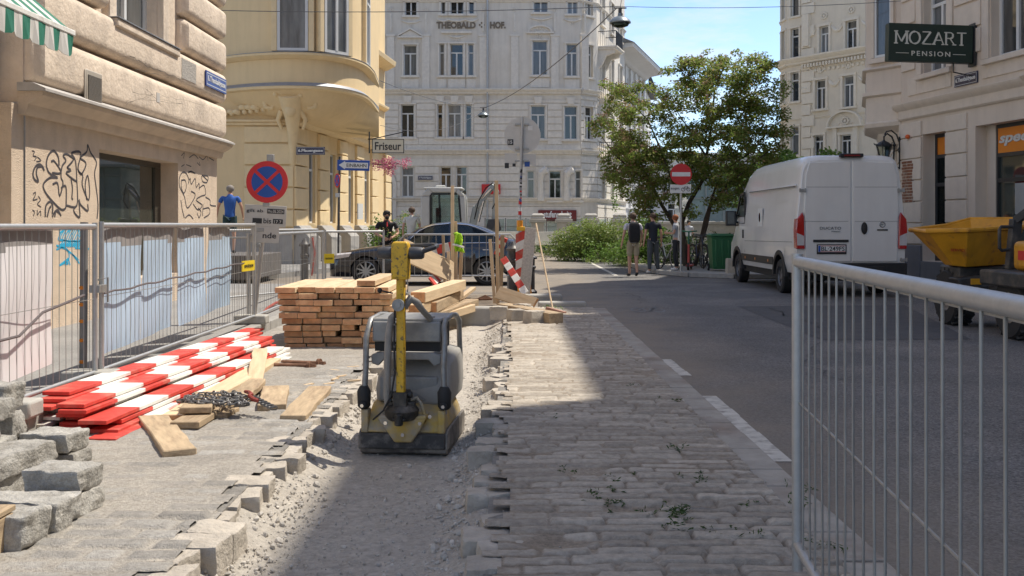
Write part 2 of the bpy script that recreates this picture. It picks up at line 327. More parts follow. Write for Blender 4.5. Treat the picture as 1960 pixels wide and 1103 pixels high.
# right hand strip of old setts
ys = yaxis(2.3, 17.6, .013, .0011); xs = np.arange(-.35, 1.4, .017); X, Y = np.meshgrid(xs, ys)
H, T, row = setts(X, Y, .112, .15, .40, 3, hgt=.040, edge=.016, warp=.06)
H = H+.007*(fbm(X, Y, 11, 3, 51)-.5)+.010*(fbm(X, Y, 4, 2, 52)-.5)
D = .008+.040*(fbm(X, Y, .9, 4, 3)-.18)+.008*(fbm(X, Y, 24, 3, 5)-.5)+.016*sm((.25-X-.1*(fbm(X, Y, 3, 2)-.5))/.5)*fbm(X, Y, 2.2, 3, 8)
for (hx, hy, hr) in ((.42, 5.9, .13), (.62, 5.15, .12), (.95, 5.2, .1), (1.05, 7.2, .07), (.1, 6.4, .12), (.2, 4.6, .15), (1.3, 4.4, .1)):
    H = H-.05*sm(1-np.hypot((X-hx)*.6, Y-hy)/hr); D = D-.012*sm(1-np.hypot((X-hx)*.6, Y-hy)/hr)
Z = np.maximum(H, D)+.006*(fbm(X, Y, .8, 2, 9)-.5); dirt = sm((D-H+.006)/.012)
rr = np.random.default_rng(5).uniform(-.1, .1, 400); edge = TR+.1+rr[(row-row.min()) % 400]*.7
sheet('cobblestone_pavement', X, Y, Z, dirt, T, pm_r, keep=X > edge)
# left dusty strip
ys = yaxis(2.3, 16.6, .014, .0012); xs = np.arange(-3.3, -1.2, .02); X, Y = np.meshgrid(xs, ys)
H, T, row = setts(X, Y, .15, .17, .36, 11, hgt=.036, edge=.03, warp=.05)
H = H+.006*(fbm(X, Y, 11, 3, 61)-.5)
D = .014+.042*(fbm(X, Y, .8, 4, 13)-.2)+.010*(fbm(X, Y, 22, 3, 15)-.5)
Z = np.maximum(H, D)+.012*(fbm(X, Y, .9, 2, 19)-.5); dirt = sm((D-H+.006)/.01)
rl = np.random.default_rng(6).uniform(-.1, .1, 400); edge = TL-.1+rl[(row-row.min()) % 400]*.7
sheet('dusty_pavement', X, Y, Z, dirt, T, pm_l, keep=X < edge)
# trench floor, crushed gravel rising along both sides
ys = yaxis(2.3, 16.6, .014, .0012); xs = np.arange(-1.75, .5, .019); X, Y = np.meshgrid(xs, ys)
wob = .12*(fbm(X*0, Y, 1.1, 3, 21)-.5); ctr = X+.77
bank = sm((np.abs(ctr+wob)-.34)/.36)
Z = -.165+.035*(fbm(X, Y, 1.6, 3, 31)-.5)+bank*(.09+.06*fbm(X, Y, 3, 3, 33))+(.012+.03*bank)*(fbm(X, Y, 16, 3, 35)-.5)+.008*(fbm(X, Y, 45, 2, 36)-.5)
Z = np.minimum(Z, .004+.02*(np.abs(ctr) < .6)); Z += .12*sm((Y-12.3)/1.5)*(X > -.6)*0
sheet('trench_floor', X, Y, Z, fbm(X, Y, 3, 3, 41), vn(X*40, Y*40), pm_g)
# loose gravel in the trench
def rocks(name, pts, m, seed=1, label=None):
    r_ = np.random.default_rng(seed); base = []
    for k in range(6):
        bm = bmesh.new(); bmesh.ops.create_icosphere(bm, subdivisions=1, radius=1)
        base.append((np.array([v.co[:] for v in bm.verts])*(1+r_.uniform(-.28, .22, (12 if len(bm.verts) == 12 else len(bm.verts), 1))), np.array([[v.index for v in f.verts] for f in bm.faces]))); bm.free()
    V = []; Fc = []; n = 0
    for (x, y, z, s_) in pts:
        v, f = base[r_.integers(6)]; q = Quaternion(Vector(r_.normal(size=3)).normalized(), r_.uniform(0, 6.28)).to_matrix(); v2 = (v*np.array([1, r_.uniform(.6, 1), r_.uniform(.45, .8)])*s_) @ np.array(q).T+np.array([x, y, z]); V.append(v2); Fc.append(f+n); n += len(v)
    V = np.concatenate(V); Fc = np.concatenate(Fc); me = bpy.data.meshes.new(name); me.from_pydata(V.tolist(), [], Fc.tolist()); me.materials.append(m)
    o = bpy.data.objects.new(name, me); C.objects.link(o); o['kind'] = 'stuff'; return o
gm = leafmat('gravel_mixed', [(.38,.35,.31),(.47,.43,.375),(.58,.535,.47),(.42,.385,.335),(.52,.48,.42)], 0.0, .95)
def flr(x, y):
    c = abs(x+.77+.12*(float(fbm(np.array(0.), np.array(y), 1.1, 3, 21))-.5)); return -.165+float(sm((c-.34)/.36))*.13
pts = []
for i in range(14000):
    u = rng.random(); y = 2.6+13*(u**1.9); x = -.77+(rng.normal()*.16+.47)*(1 if rng.random() < .5 else -1) if rng.random() < .5 else rng.uniform(-1.3, -.2)
    if abs(x+.77) > .74: continue
    s_ = rng.lognormal(-5.05, .55)*(1 if abs(x+.77) > .35 else .6); s_ = min(s_, .04); pts.append((x, y, flr(x, y)+s_*.35, s_))
rocks('trench_gravel', pts, gm, 4)
pts = [(rng.uniform(-3.1, -1.5), 2.6+10*rng.random()**1.5, .02, rng.lognormal(-5.5, .4)) for i in range(2600)]+[(rng.uniform(-.2, 1.5), 2.6+12*rng.random()**1.5, .018, rng.lognormal(-5.6, .4)) for i in range(700)]
rocks('scattered_grit', pts, gm, 5)
# ------------------------------------------------------------------ road and sidewalks
def holed(name, x0, x1, y0, y1, z, hole, m):
    mb = MB(m); hx0, hx1, hy0, hy1 = hole
    for a, b, c, d in ((x0, hx0, y0, y1), (hx1, x1, y0, y1), (hx0, hx1, y0, hy0), (hx0, hx1, hy1, y1)): mb.add([(a,c,z),(b,c,z),(b,d,z),(a,d,z)], [(0,1,2,3)])
    o = mb.build(name, smooth=None); return struct(o)
holed('road', -400, 400, -60, 700, 0, (-3.26, 1.37, 2.3, 16.55), asph)
mb = MB(pm_l); mb.box(-3.3, TL-.08, 2.25, 16.5, -.29, .013); mb.box(TR+.05, 1.36, 2.25, 16.5, -.29, .004); mb.add([(-3.4,2.2,-.3),(1.6,2.2,-.3),(1.6,16.7,-.3),(-3.4,16.7,-.3)], [(0,1,2,3)]); mb.add([(-3.26,16.55,-.3),(1.37,16.55,-.3),(1.37,16.55,0),(-3.26,16.55,0)], [(0,1,2,3)])
struct(mb.build('trench_subsoil', smooth=None))
# flat gutter strip beside the road
mb = MB(mat('gutter_stone', (.37,.34,.295), .9, var=.2, scale=5, bump=.5, bscale=60, col2=(.25,.2,.16), c2scale=1.2, thr=(.45,.65)))
y = 2.3
while y < 17.3:
    l = random.uniform(.35, .6); a = random.uniform(-.006, .006); mb.box(1.385+a, 1.60+a, y+.004, y+l-.008, -.05, .012+random.uniform(-.003, .004)); y += l
struct(mb.build('gutter_strip', smooth=None, bevel=.006))
wl = mat('worn_line_paint', (.56,.53,.47), .8, var=.2, scale=8, bump=.3, bscale=90, col2=(.30,.275,.24), c2scale=9, thr=(.5,.68))
mb = MB(wl)
for (a, b, x_) in ((6.25, 8.65, 1.66), (9.8, 11.0, 1.655)):
    k = 8
    for i in range(k):
        ya = a+(b-a)*i/k; yb = a+(b-a)*(i+1)/k; j = [random.uniform(-.008, .008) for _ in range(2)]; mb.add([(x_-.06+j[0], ya, .004),(x_+.06+j[1], ya, .004),(x_+.06+j[1], yb-.006, .004),(x_-.06+j[0], yb-.006, .004)], [(0,1,2,3)])
struct(mb.build('lane_marking', smooth=None))
lm = mat('faded_marking', (.2,.2,.198), .8, var=.2, scale=10, col2=(.12,.12,.12), c2scale=9, thr=(.45,.65))
mb = MB(lm)   # bicycle symbol and far lines
def gline(p0, p1, wd, z=.004):
    a = gp(*p0); b = gp(*p1); d = (b-a).normalized(); n = Vector((-d.y, d.x, 0))*wd/2; mb.add([(a+n+Vector((0,0,z)))[:], (a-n+Vector((0,0,z)))[:], (b-n+Vector((0,0,z)))[:], (b+n+Vector((0,0,z)))[:]], [(0,1,2,3)])
for c in ((1222, 594), (1258, 594)):
    c = gp(*c); r_ = .13
    for k in range(12):
        a, b = 2*math.pi*k/12, 2*math.pi*(k+1)/12; mb.add([(c.x+r_*math.cos(a), c.y+r_*3.4*math.sin(a), .004), (c.x+r_*math.cos(b), c.y+r_*3.4*math.sin(b), .004), (c.x+(r_-.035)*math.cos(b), c.y+(r_-.035)*3.4*math.sin(b), .004), (c.x+(r_-.035)*math.cos(a), c.y+(r_-.035)*3.4*math.sin(a), .004)], [(0,1,2,3)])
gline((1222,594),(1236,589),.04); gline((1236,589),(1258,594),.04); gline((1222,594),(1244,597),.04); gline((1244,597),(1254,588),.04); gline((1250,587),(1262,587),.06)
struct(mb.build('bicycle_marking', smooth=None))
mb = MB(wl); gline((1128,502),(1180,528),.12); gline((1940,632),(1990,620),.06); struct(mb.build('road_line', smooth=None))
mb = MB(mat('asphalt_patch', (.085,.083,.084), .9, var=.2, scale=3, bump=.5, bscale=90)); a_ = gp(1575,652); b_ = gp(1700,585); mb.add([(a_.x,a_.y,.004),(a_.x+1.9,a_.y+.1,.004),(b_.x+.3,b_.y,.004),(a_.x+.1,b_.y-.2,.004)], [(0,1,2,3)]); struct(mb.build('road_patch', smooth=None))
mb = MB(MC['asphalt_patch']); rc = random.Random(4)
for (x0, y0, n_) in ((3.1,9.5,16),(4.4,14.,14),(2.4,19,12)):
    x, y = x0, y0
    for i in range(n_): x2, y2 = x+rc.uniform(-.12,.16), y+rc.uniform(.15,.35); w2 = rc.uniform(.006,.014); mb.add([(x-w2,y,.004),(x+w2,y,.004),(x2+w2,y2,.004),(x2-w2,y2,.004)], [(0,1,2,3)]); x, y = x2, y2
struct(mb.build('road_crack', smooth=None))
mb = MB(sidew); mb.box(-60, -3.40, -8, 22.5, -.2, .15); struct(mb.build('sidewalk', smooth=None))
mb = MB(kerbm); y = 2.0
while y < 22.4: l = random.uniform(.9, 1.1); mb.box(-3.395, -3.25, y, y+l-.01, -.2, .155+random.uniform(-.004,.004)); y += l
struct(mb.build('kerb', smooth=None, bevel=.012))
def path(name, pts, z, m, kerb=True):
    mb = MB(m); mb.prism(pts, -.2, z, 'z'); o = struct(mb.build(name, smooth=None)); return o
plaza_pts = [(5.95,27.3),(4.9,28.2),(4.3,29.6),(4.1,32),(4.1,35),(4.2,38),(3.7,42),(2.8,47),(1.6,53),(.5,58),(-3,61),(-20,61),(-20,75),(60,75),(60,45),(40,27.3)]
path('plaza_paving', plaza_pts, .12, mat('plaza_stone', (.34,.325,.3), .9, var=.15, scale=1.5, bump=.3, bscale=40))
mb = MB(kerbm)
for a, b in zip(plaza_pts[:9], plaza_pts[1:10]):
    a = Vector((*a, .07)); b = Vector((*b, .07)); n = max(1, int((b-a).length/1.1))
    for i in range(n): mb.bar(a+(b-a)*(i/n), a+(b-a)*((i+.985)/n), .16, .13)
mb.bar((5.95,27.3,.07),(30,27.3,.07),.16,.13); struct(mb.build('plaza_kerb', smooth=None, bevel=.015))
path('right_sidewalk', [(8.75,-4),(8.75,27.2),(40,27.2),(40,-4)], .13, sidew)
path('far_sidewalk', [(-60,24.9),(-8.2,24.9),(-6.3,27.5),(-5.0,33.2),(-4.2,44),(-9,60),(-60,60)], .14, sidew)
# ------------------------------------------------------------------ facade tools
def wallgrid(mb, u0, u1, z0, z1, holes, rev=.22, y=0):
    us = sorted({u0, u1, *[h[0] for h in holes], *[h[1] for h in holes]}); zs = sorted({z0, z1, *[h[2] for h in holes], *[h[3] for h in holes]})
    us = [u for u in us if u0 <= u <= u1]; zs = [z for z in zs if z0 <= z <= z1]
    for a, b in zip(us, us[1:]):
        for c, d in zip(zs, zs[1:]):
            cu, cz = (a+b)/2, (c+d)/2
            if any(h[0] < cu < h[1] and h[2] < cz < h[3] for h in holes): continue
            mb.add([(a,y,c),(b,y,c),(b,y,d),(a,y,d)], [(0,1,2,3)])
    for h in holes:
        a, b, c, d = h[:4]
        mb.add([(a,y,c),(a,y+rev,c),(a,y+rev,d),(a,y,d)], [(0,1,2,3)]); mb.add([(b,y,c),(b,y,d),(b,y+rev,d),(b,y+rev,c)], [(0,1,2,3)])
        mb.add([(a,y,d),(a,y+rev,d),(b,y+rev,d),(b,y,d)], [(0,1,2,3)]); mb.add([(a,y,c),(b,y,c),(b,y+rev,c),(a,y+rev,c)], [(0,1,2,3)])
def bands(mb, u0, u1, z0, z1, pitch, gap, dep, holes=(), y=0, margin=.0, split=None):
    z = z0
    while z < z1-.05:
        zt = min(z+pitch-gap, z1); blk = sorted([(h[0]-margin, h[1]+margin) for h in holes if h[2] < zt and h[3] > z]); u = u0; segs = []
        for a, b in blk:
            if a > u: segs.append((u, min(a, u1)))
            u = max(u, b)
        if u < u1: segs.append((u, u1))
        for a, b in segs:
            if b-a < .06: continue
            n = max(1, round((b-a)/split)) if split else 1
            for i in range(n): mb.box(a+(b-a)*i/n+(.01 if i else 0), a+(b-a)*(i+1)/n-(.01 if i < n-1 else 0), y-dep, y+.02, z, zt)
        z += pitch
def moulding(mb, u0, u1, z, prof, y=0):   # prof: (projection, height offset) from bottom to top
    pts = [(y+.02, z+prof[0][1])]+[(y-p, z+h) for p, h in prof]+[(y+.02, z+prof[-1][1])]
    mb.prism(pts, u0, u1, 'x')
WC = {}
def window(root, u, z, w_, h_, y=.14, kind='T', fr=None, gl=None, M0=None, tr=.28, f=.06):
    """frame with mullion and transom; pane is its child"""
    fr = fr or winwhite; gl = gl or random.choice((glass, glass_c)); key = (round(w_,2), round(h_,2), kind, fr.name, gl.name)
    if key not in WC:
        mb = MB(fr); mb.box(0, f, 0, .07, 0, h_); mb.box(w_-f, w_, 0, .07, 0, h_); mb.box(f, w_-f, 0, .07, 0, f); mb.box(f, w_-f, 0, .07, h_-f, h_)
        if 'T' in kind: t = h_*(1-tr); mb.box(f, w_-f, -.015, .065, t-.04, t+.04)
        else: t = h_-f
        if 'N' not in kind: mb.box(w_/2-.045, w_/2+.045, -.012, .06, f, t-.04 if 'T' in kind else t)
        gm_ = MB(gl); gm_.add([(f*.5,.045,f*.5),(w_-f*.5,.045,f*.5),(w_-f*.5,.045,h_-f*.5),(f*.5,.045,h_-f*.5)], [(0,1,2,3)])
        WC[key] = (mb.mesh('window', True, None), gm_.mesh('pane', False, None))
    a, b = WC[key]; o = bpy.data.objects.new('window', a); C.objects.link(o); o.parent = root; p = bpy.data.objects.new('pane', b); C.objects.link(p); p.parent = o
    m = (M0 or Matrix()) @ Matrix.Translation((u, y, z)); o.matrix_local = m; WM[o.name] = wmat(root) @ m; return o
def tri_ped(mb, uc, z, wd, ht, dep=.16):
    mb.prism([(uc-wd/2, z),(uc+wd/2, z),(uc, z+ht)], -dep*.5, .01, 'y'); mb.prism([(uc-wd/2-.06, z),(uc-wd/2-.06, z+.1),(uc, z+ht+.13),(uc+wd/2+.06, z+.1),(uc+wd/2+.06, z),(uc, z+ht+.02)], -dep, .01, 'y')
    mb.box(uc-wd/2-.08, uc+wd/2+.08, -dep, .01, z-.09, z)
def arc_ped(mb, uc, z, wd, ht, dep=.16, n=10):
    o = [(uc-wd/2*math.cos(math.pi*i/n), z+ht*math.sin(math.pi*i/n)) for i in range(n+1)]; i_ = [(uc-(wd/2-.1)*math.cos(math.pi*i/n), z+(ht-.1)*math.sin(math.pi*i/n)) for i in range(n+1)]
    for k in range(n): mb.prism([o[k], o[k+1], i_[k+1], i_[k]], -dep, .01, 'y')
    mb.prism([(uc-(wd/2-.1)*math.cos(math.pi*i/n), z+(ht-.1)*math.sin(math.pi*i/n)) for i in range(n+1)], -.05, .01, 'y'); mb.box(uc-wd/2-.08, uc+wd/2+.08, -dep, .01, z-.1, z)
    for k in range(5): a = math.pi*(k+.5)/5; mb.sphere((uc-math.cos(a)*wd*.2, -.07, z+math.sin(a)*ht*.4+.03), .06, 8, 5)
def rosette(mb, uc, z, s_=.25, n=7, y=-.02):
    mb.sphere((uc, y, z), s_*.3, 8, 5, (1,.5,1))
    for k in range(n): a = 2*math.pi*k/n; mb.sphere((uc+math.cos(a)*s_*.7, y, z+math.sin(a)*s_*.6), s_*.24, 8, 5, (1,.5,1))
def surround(mb, u, z, w_, h_, t=.14, dep=.05, sill=.12):
    mb.box(u-t, u, -dep, .01, z, z+h_); mb.box(u+w_, u+w_+t, -dep, .01, z, z+h_); mb.box(u-t-.03, u+w_+t+.03, -dep-.03, .01, z+h_, z+h_+t)
    mb.box(u-t-.06, u+w_+t+.06, -sill, .01, z-.12, z)
def swag(mb, u0, u1, z, sag=.2, r=.045):
    mb.tube([(u0+(u1-u0)*i/8, -.03, z-sag*math.sin(math.pi*i/8)) for i in range(9)], [r*(.5+math.sin(math.pi*i/8)) for i in range(9)], 6)
def plaque(root, word, origin, right, w_, h_, name='street_name_plate', label=None, m=None, mt=None, th=.02, tw=.86, thh=.5, y=None):
    o = origin; r = Vector(right).normalized(); n = r.cross(Vector((0,0,1)))
    return None
# ------------------------------------------------------------------ far grey building with inscription
tgrey = mat('theobald_plaster', (.69,.64,.56), .9, var=.08, scale=1.5, bump=.25, bscale=20, drip=.14, col2=(.63,.575,.49), c2scale=.5); tgl = mat('theobald_trim', (.73,.68,.60), .85, var=.1, scale=6, bump=.2, bscale=20, drip=.1)
letm = mat('inscription_paint', (.19,.155,.115), .8, var=.1)
K = F/62.
tb = thing('apartment_building', 'ornate grey white corner building with THEOBALD HOF inscription and balconies', 'building', (0,62,0))
def U(px): return (px-980)/K
def Zp(py): return 1.45+(430-py)/K
r1 = [(772.5,798,86,145,'T'),(841,851,84,145,'TN'),(861,887,84,145,'T'),(896,907,84,145,'TN'),(1019,1048,78,144,'T'),(1084,1105,84,146,'T')]
r2 = [(767.5,793,200,263,'T'),(837,847.5,200,263,'TN'),(857,883,200,263,'T'),(891,903,200,263,'TN'),(1016,1044,202,266,'T'),(1080,1105,203,267,'T')]
r0 = [(775,798,-45,30,'T'),(844,853,-45,27,'TN'),(862,888,-45,27,'T'),(897,908,-45,27,'TN'),(1021,1049,-45,24,'T'),(1086,1106,-45,27,'T')]
r3 = [(769,792,320,377,'T'),(843,864,319,374,'T'),(873,894,319,374,'T'),(1009,1023,327,384,'TN'),(1051,1074,327,384,'T'),(1101,1112,327,384,'TN')]
lw = [(560,585),(640,665),(700,725)]
H = []
for rr_ in (r0, r1, r2, r3):
    yy = rr_[0]
    for a, b, c, d, k in rr_: H.append((U(a), U(b), Zp(d), Zp(c), k, rr_))
    for a, b in lw: H.append((U(a), U(b), Zp(yy[3]), Zp(yy[2]), 'T', rr_))
XR = 4.15; ZT = 19.5
mb = MB(tgrey); wallgrid(mb, -19, XR, 0, ZT, [h[:4] for h in H]+[(-8.5,-7.2,0,Zp(330))], .2)
# canted corner and right flank
MR = Matrix.Translation((XR+1.05, .95, 0)) @ Matrix.Rotation(math.atan2(1, .30), 4, 'Z'); MCt = Matrix.Translation((XR, 0, 0)) @ Matrix.Rotation(math.atan2(.95, 1.05), 4, 'Z'); wc = math.hypot(1.05, .95)
ch = [(.35, 1.05, Zp(266), Zp(203)), (.35, 1.05, Zp(146), Zp(84)), (.35, 1.05, Zp(27), Zp(-40))]
mb.M = MCt; wallgrid(mb, 0, wc, 0, ZT, ch, .2)
mb.M = MR; fl = [(1.2+3*i, 2.2+3*i, z, z+2) for i in range(3) for z in (1.2+1.9, 6.6, 10.3, 14)]; wallgrid(mb, 0, 9.5, 0, ZT, fl, .2); mb.M = Matrix()
mb.add([(-19,0,0),(-19,16,0),(-19,16,ZT),(-19,0,ZT)], [(0,1,2,3)]); mb.add([(-19,0,ZT),(XR,0,ZT),(XR+1.05,.95,ZT),(XR+3.9,10,ZT),(-19,16,ZT)], [(0,1,2,3,4)])
mb.build('wall', tb, smooth=None, fixn=False)
mb = MB(tgl)
for h in H:
    a, b, c, d, k, rr_ = h; s_ = rr_
    if rr_ is not r3 or b > 2.0: surround(mb, a, c, b-a, d-c, .1, .06, .14)
    mid = (a+b)/2
    if rr_ is r1 and b-a > .7:
        if mid > .9: arc_ped(mb, mid, d+.52, 1.5, .42); rosette(mb, mid, d+.28, .2)
        elif mid < -5: tri_ped(mb, mid, d+.5, 1.35, .4)
        elif 'T' == k: mb.box(a-.5, b+.5, -.14, .01, d+.62, d+.74); rosette(mb, mid, d+.35, .22); swag(mb, a-.1, b+.1, d+.5, .12)
    if rr_ is r2: mb.prism([(mid-.18, d+.1),(mid+.18, d+.1),(mid+.26, d+.5),(mid-.26, d+.5)], -.14, .01, 'y')
    if rr_ is r1: mb.box(a-.1, b+.1, -.05, .01, c-.75, c-.2); 
    if rr_ is r0: rosette(mb, mid, c-.55, .16); swag(mb, a-.25, b+.25, c-.3, .14)
corn = [(.05,0),(.12,.04),(.12,.1),(.2,.16),(.28,.24),(.28,.3)]
for z, s_ in ((Zp(181), 1.1), (Zp(296), 1.0), (Zp(386), .8), (Zp(5), .5)):
    moulding(mb, -19, XR+.02, z, [(p*s_, q*s_) for p, q in corn]); mb.M = MCt; moulding(mb, 0, wc, z, [(p*s_, q*s_) for p, q in corn]); mb.M = MR; moulding(mb, 0, 9.5, z, [(p*s_, q*s_) for p, q in corn]); mb.M = Matrix()
# rusticated bands on the lower floors, smooth panels above
bands(mb, -19, XR, Zp(290), Zp(192), .42, .05, .05, [h[:4] for h in H if h[5] is r2], margin=.14, split=2.2)
bands(mb, -19, XR, Zp(376), Zp(303), .46, .05, .06, [h[:4] for h in H if h[5] is r3]+[(-8.6,-7.1,0,5)], margin=.1)
bands(mb, -19, XR, .1, Zp(392), .62, .05, .07, [(-8.6,-7.1,0,5)])
mb.M = MR; bands(mb, 0, 9.5, 3.1, 5.6, .42, .06, .08, fl, margin=.1); bands(mb, 0, 9.5, 6.2, 9.2, .42, .06, .08, fl, margin=.1, split=.9); bands(mb, 0, 9.5, .1, 2.7, .6, .05, .08)
for f_ in fl: surround(mb, f_[0], f_[2], 1, 2, .12, .1, .16)
mb.M = MCt; bands(mb, 0, wc, 3.1, 5.6, .42, .06, .07); bands(mb, 0, wc, 6.1, 9.2, .42, .06, .06, ch, margin=.08)
for c_ in ch: surround(mb, c_[0], c_[2], .7, c_[3]-c_[2], .1, .07, .14)
mb.M = Matrix()
for u in (U(748), U(815), U(925), U(985), U(1062), U(1120)):   # lesenes and medallions
    mb.box(u-.22, u+.22, -.07, .01, Zp(172), Zp(70)); rosette(mb, u, Zp(78), .14); mb.box(u-.28, u+.28, -.1, .01, Zp(70), Zp(66)); rosette(mb, u, Zp(18), .17); mb.box(u-.05, u+.05, -.05, .01, Zp(60), Zp(26))
for u in (U(1037.5), U(1087)):   # big volute consoles of the ground floor
    mb.tube([(u+.28, -.3, Zp(330)), (u+.18, -.42, Zp(326)), (u-.05, -.4, Zp(332)), (u-.1, -.3, Zp(345)), (u-.08, -.2, Zp(365)), (u-.08, -.14, Zp(384))], [.16,.24,.22,.17,.17,.22], 10); mb.box(u-.35, u+.3, -.2, .01, Zp(382), Zp(376))
for z in (Zp(326), Zp(337), Zp(348), Zp(359), Zp(370)):
    for u in (U(1030), U(1081)): mb.sphere((u, -.03, z), .05, 6, 4)
mb.build('ornament', tb, smooth=35)
for h in H: window(tb, h[0], h[2], h[1]-h[0], h[3]-h[2], .13, h[4])
for c_ in ch: window(tb, c_[0], c_[2], .7, c_[3]-c_[2], .13, 'T', M0=MCt)
for f_ in fl: window(tb, f_[0], f_[2], 1, 2, .13, 'T', M0=MR)
# arched entrance at the left
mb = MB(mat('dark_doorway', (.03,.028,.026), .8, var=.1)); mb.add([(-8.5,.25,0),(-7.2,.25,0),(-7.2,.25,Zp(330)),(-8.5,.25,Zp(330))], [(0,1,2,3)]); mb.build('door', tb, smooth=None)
mb = MB(tgl); n = 10
for k in range(n):
    a, b = math.pi*k/n, math.pi*(k+1)/n; zc = Zp(352); mb.prism([(-7.85+.85*math.cos(a), zc+.85*math.sin(a)), (-7.85+.85*math.cos(b), zc+.85*math.sin(b)), (-7.85+.62*math.cos(b), zc+.62*math.sin(b)), (-7.85+.62*math.cos(a), zc+.62*math.sin(a))], -.12, .2, 'y')
mb.box(-8.7,-8.47,-.12,.2,0,Zp(352)); mb.box(-7.23,-7.0,-.12,.2,0,Zp(352)); mb.build('door_surround', tb)
mb = MB(galv); mb.cyl((U(933), -.1, 0), (U(933), -.1, ZT), .06, n=8); mb.build('drainpipe', tb)
# balconies on the flank
iron = mat('wrought_iron', (.025,.025,.027), .5, .3, var=.1)
for i, (zb, ub) in enumerate(((Zp(82), .5), (Zp(186), .3), (Zp(300), .3))):
    mb = MB(tgl); mb.M = MR; mb.box(ub, ub+2.3, -1.15, 0, zb-.16, zb); mb.box(ub-.06, ub+2.36, -1.2, 0, zb-.05, zb+.03)
    for q in (ub+.25, ub+2.0): mb.prism([(0, zb-.16),(-1.0, zb-.16),(-.95, zb-.4),(-.45, zb-.55),(-.2, zb-1.1),(0, zb-1.3)], q-.14, q+.14, 'x')
    b_ = mb.build('balcony', tb)
    mb = MB(iron); mb.M = MR
    for k in range(20): u = ub+.03+2.24*k/19; mb.bar((u, -1.1, zb), (u, -1.1, zb+.95), .02, .02)
    for k in range(9): mb.bar((ub+.03, -1.1+1.1*k/9, zb), (ub+.03, -1.1+1.1*k/9, zb+.95), .02, .02)
    for p0, p1 in (((ub, -1.1), (ub+2.3, -1.1)), ((ub+.03, -1.1), (ub+.03, 0)), ((ub+2.27, -1.1), (ub+2.27, 0))): mb.bar((*p0, zb+.95), (*p1, zb+.95), .05, .04)
    mb.build('railing', b_)
text('THEOBALD', tb, 'lettering', letm, (U(873), 61.97, Zp(48.5)), h=.42, width=75/K, ext=.02, bold=.05)
text('HOF.', tb, 'lettering', letm, (U(953), 61.97, Zp(48.5)), h=.42, width=30/K, ext=.02, bold=.05)
mb = MB(letm); u, z = U(922), Zp(48)
for a, b in ((-.12,0),(.12,0),(0,.12),(0,-.12)): mb.box(u+a-.05, u+a+.05, -.02, .01, z+b-.05, z+b+.05)
mb.build('emblem', tb, smooth=None)
def plate(root, word, c, right, w_, h_, m=enamel, mt=retro_w, name='street_name_sign', label=None, loc=None, bold=.02, wfrac=.86, hfrac=.5, border=True, font_shear=0):
    t = thing(name, label, 'sign', tuple(c)); r = Vector(right).normalized(); u = Vector((0,0,1)); n = r.cross(u)
    mb = MB(m); M_ = Matrix((( r.x, n.x, 0, c[0]), (r.y, n.y, 0, c[1]), (0, 0, 1, c[2]), (0,0,0,1))); mb.M = M_
    mb.box(-w_/2, w_/2, -.012, .012, -h_/2, h_/2)
    mb.build('plate', t, world=True, smooth=None, bevel=.004)
    if border:
        mb = MB(mt); mb.M = M_; b = .02*w_; y0, y1 = .0125, .0145; i_ = .025*w_
        for q in ((-w_/2+i_, w_/2-i_, h_/2-i_-b*.5, h_/2-i_), (-w_/2+i_, w_/2-i_, -h_/2+i_, -h_/2+i_+b*.5)): mb.box(q[0], q[1], y0, y1, q[2], q[3])
        for q in ((-w_/2+i_, -w_/2+i_+b*.5), (w_/2-i_-b*.5, w_/2-i_)): mb.box(q[0], q[1], y0, y1, -h_/2+i_+b*.5, h_/2-i_-b*.5)
        mb.build('border', t, world=True, smooth=None)
    text(word, t, 'lettering', mt, Vector(c)+n*.0165, right=right, h=h_*hfrac, width=w_*wfrac, ext=.004, bold=bold, world=True)
    return t
plate(tb, '6.Theobaldgasse', (U(814.5), 61.85, Zp(341)), (1,0,0), 28/K, 7.5/K, label='small dark blue street name plate on the far grey building beside its ground floor windows', bold=.03)
# red shop sign
t = thing('shop_sign', 'dark red shop sign reading stufenschnitt on the base of the far grey building', 'sign', (U(1067), 61.8, Zp(413)))
mb = MB(mat('wine_red', (.16,.018,.018), .5, var=.08)); mb.box(U(1030), U(1103), 61.78, 61.9, Zp(423.5), Zp(402.5)); mb.build('panel', t, world=True, bevel=.02)
text('stufenschnitt', t, 'lettering', retro_w, (U(1067), 61.77, Zp(410.5)), h=.4, width=54/K, ext=.01, bold=.03)
t = thing('wall_sign', 'bright red board on the far grey building behind the excavator arm', 'sign', (U(940), 61.85, Zp(362))); mb = MB(retro_r); mb.box(U(922), U(958), 61.8, 61.9, Zp(372), Zp(353)); mb.build('panel', t, world=True, bevel=.01)
# flank building further back, sunlit
fw = mat('white_plaster', (.60,.585,.56), .85, var=.06, scale=1.2, bump=.2, bscale=20, drip=.06)
fb = thing('apartment_building', 'sunlit white building with a jutting eave and tall pilasters right behind the ornate corner building', 'building', (7.0,71.5,0), math.atan2(1, .30))
fh = [(1.1+2.1*i, 2.0+2.1*i, z, z+1.9) for i in range(6) for z in (7.2, 10.6)]+[(1.1+2.1*i, 2.0+2.1*i, 3.2, 5.6) for i in range(6)]
mb = MB(fw); wallgrid(mb, 0, 13.5, 0, 14, fh, .2); wallgrid(mb, 0, 13.5, 14, 14.01, [], 0); mb.add([(13.5,0,0),(13.5,9,0),(13.5,9,14),(13.5,0,14)], [(0,1,2,3)]); mb.add([(0,0,0),(0,0,14),(0,9,14),(0,9,0)], [(0,1,2,3)]); mb.build('wall', fb, smooth=None, fixn=False)
mb = MB(fw)
for i in range(7): u = .5+2.1*i; mb.box(u-.3, u+.3, -.16, .01, .4, 13.2); mb.box(u-.36, u+.36, -.2, .01, 6, 6.25)
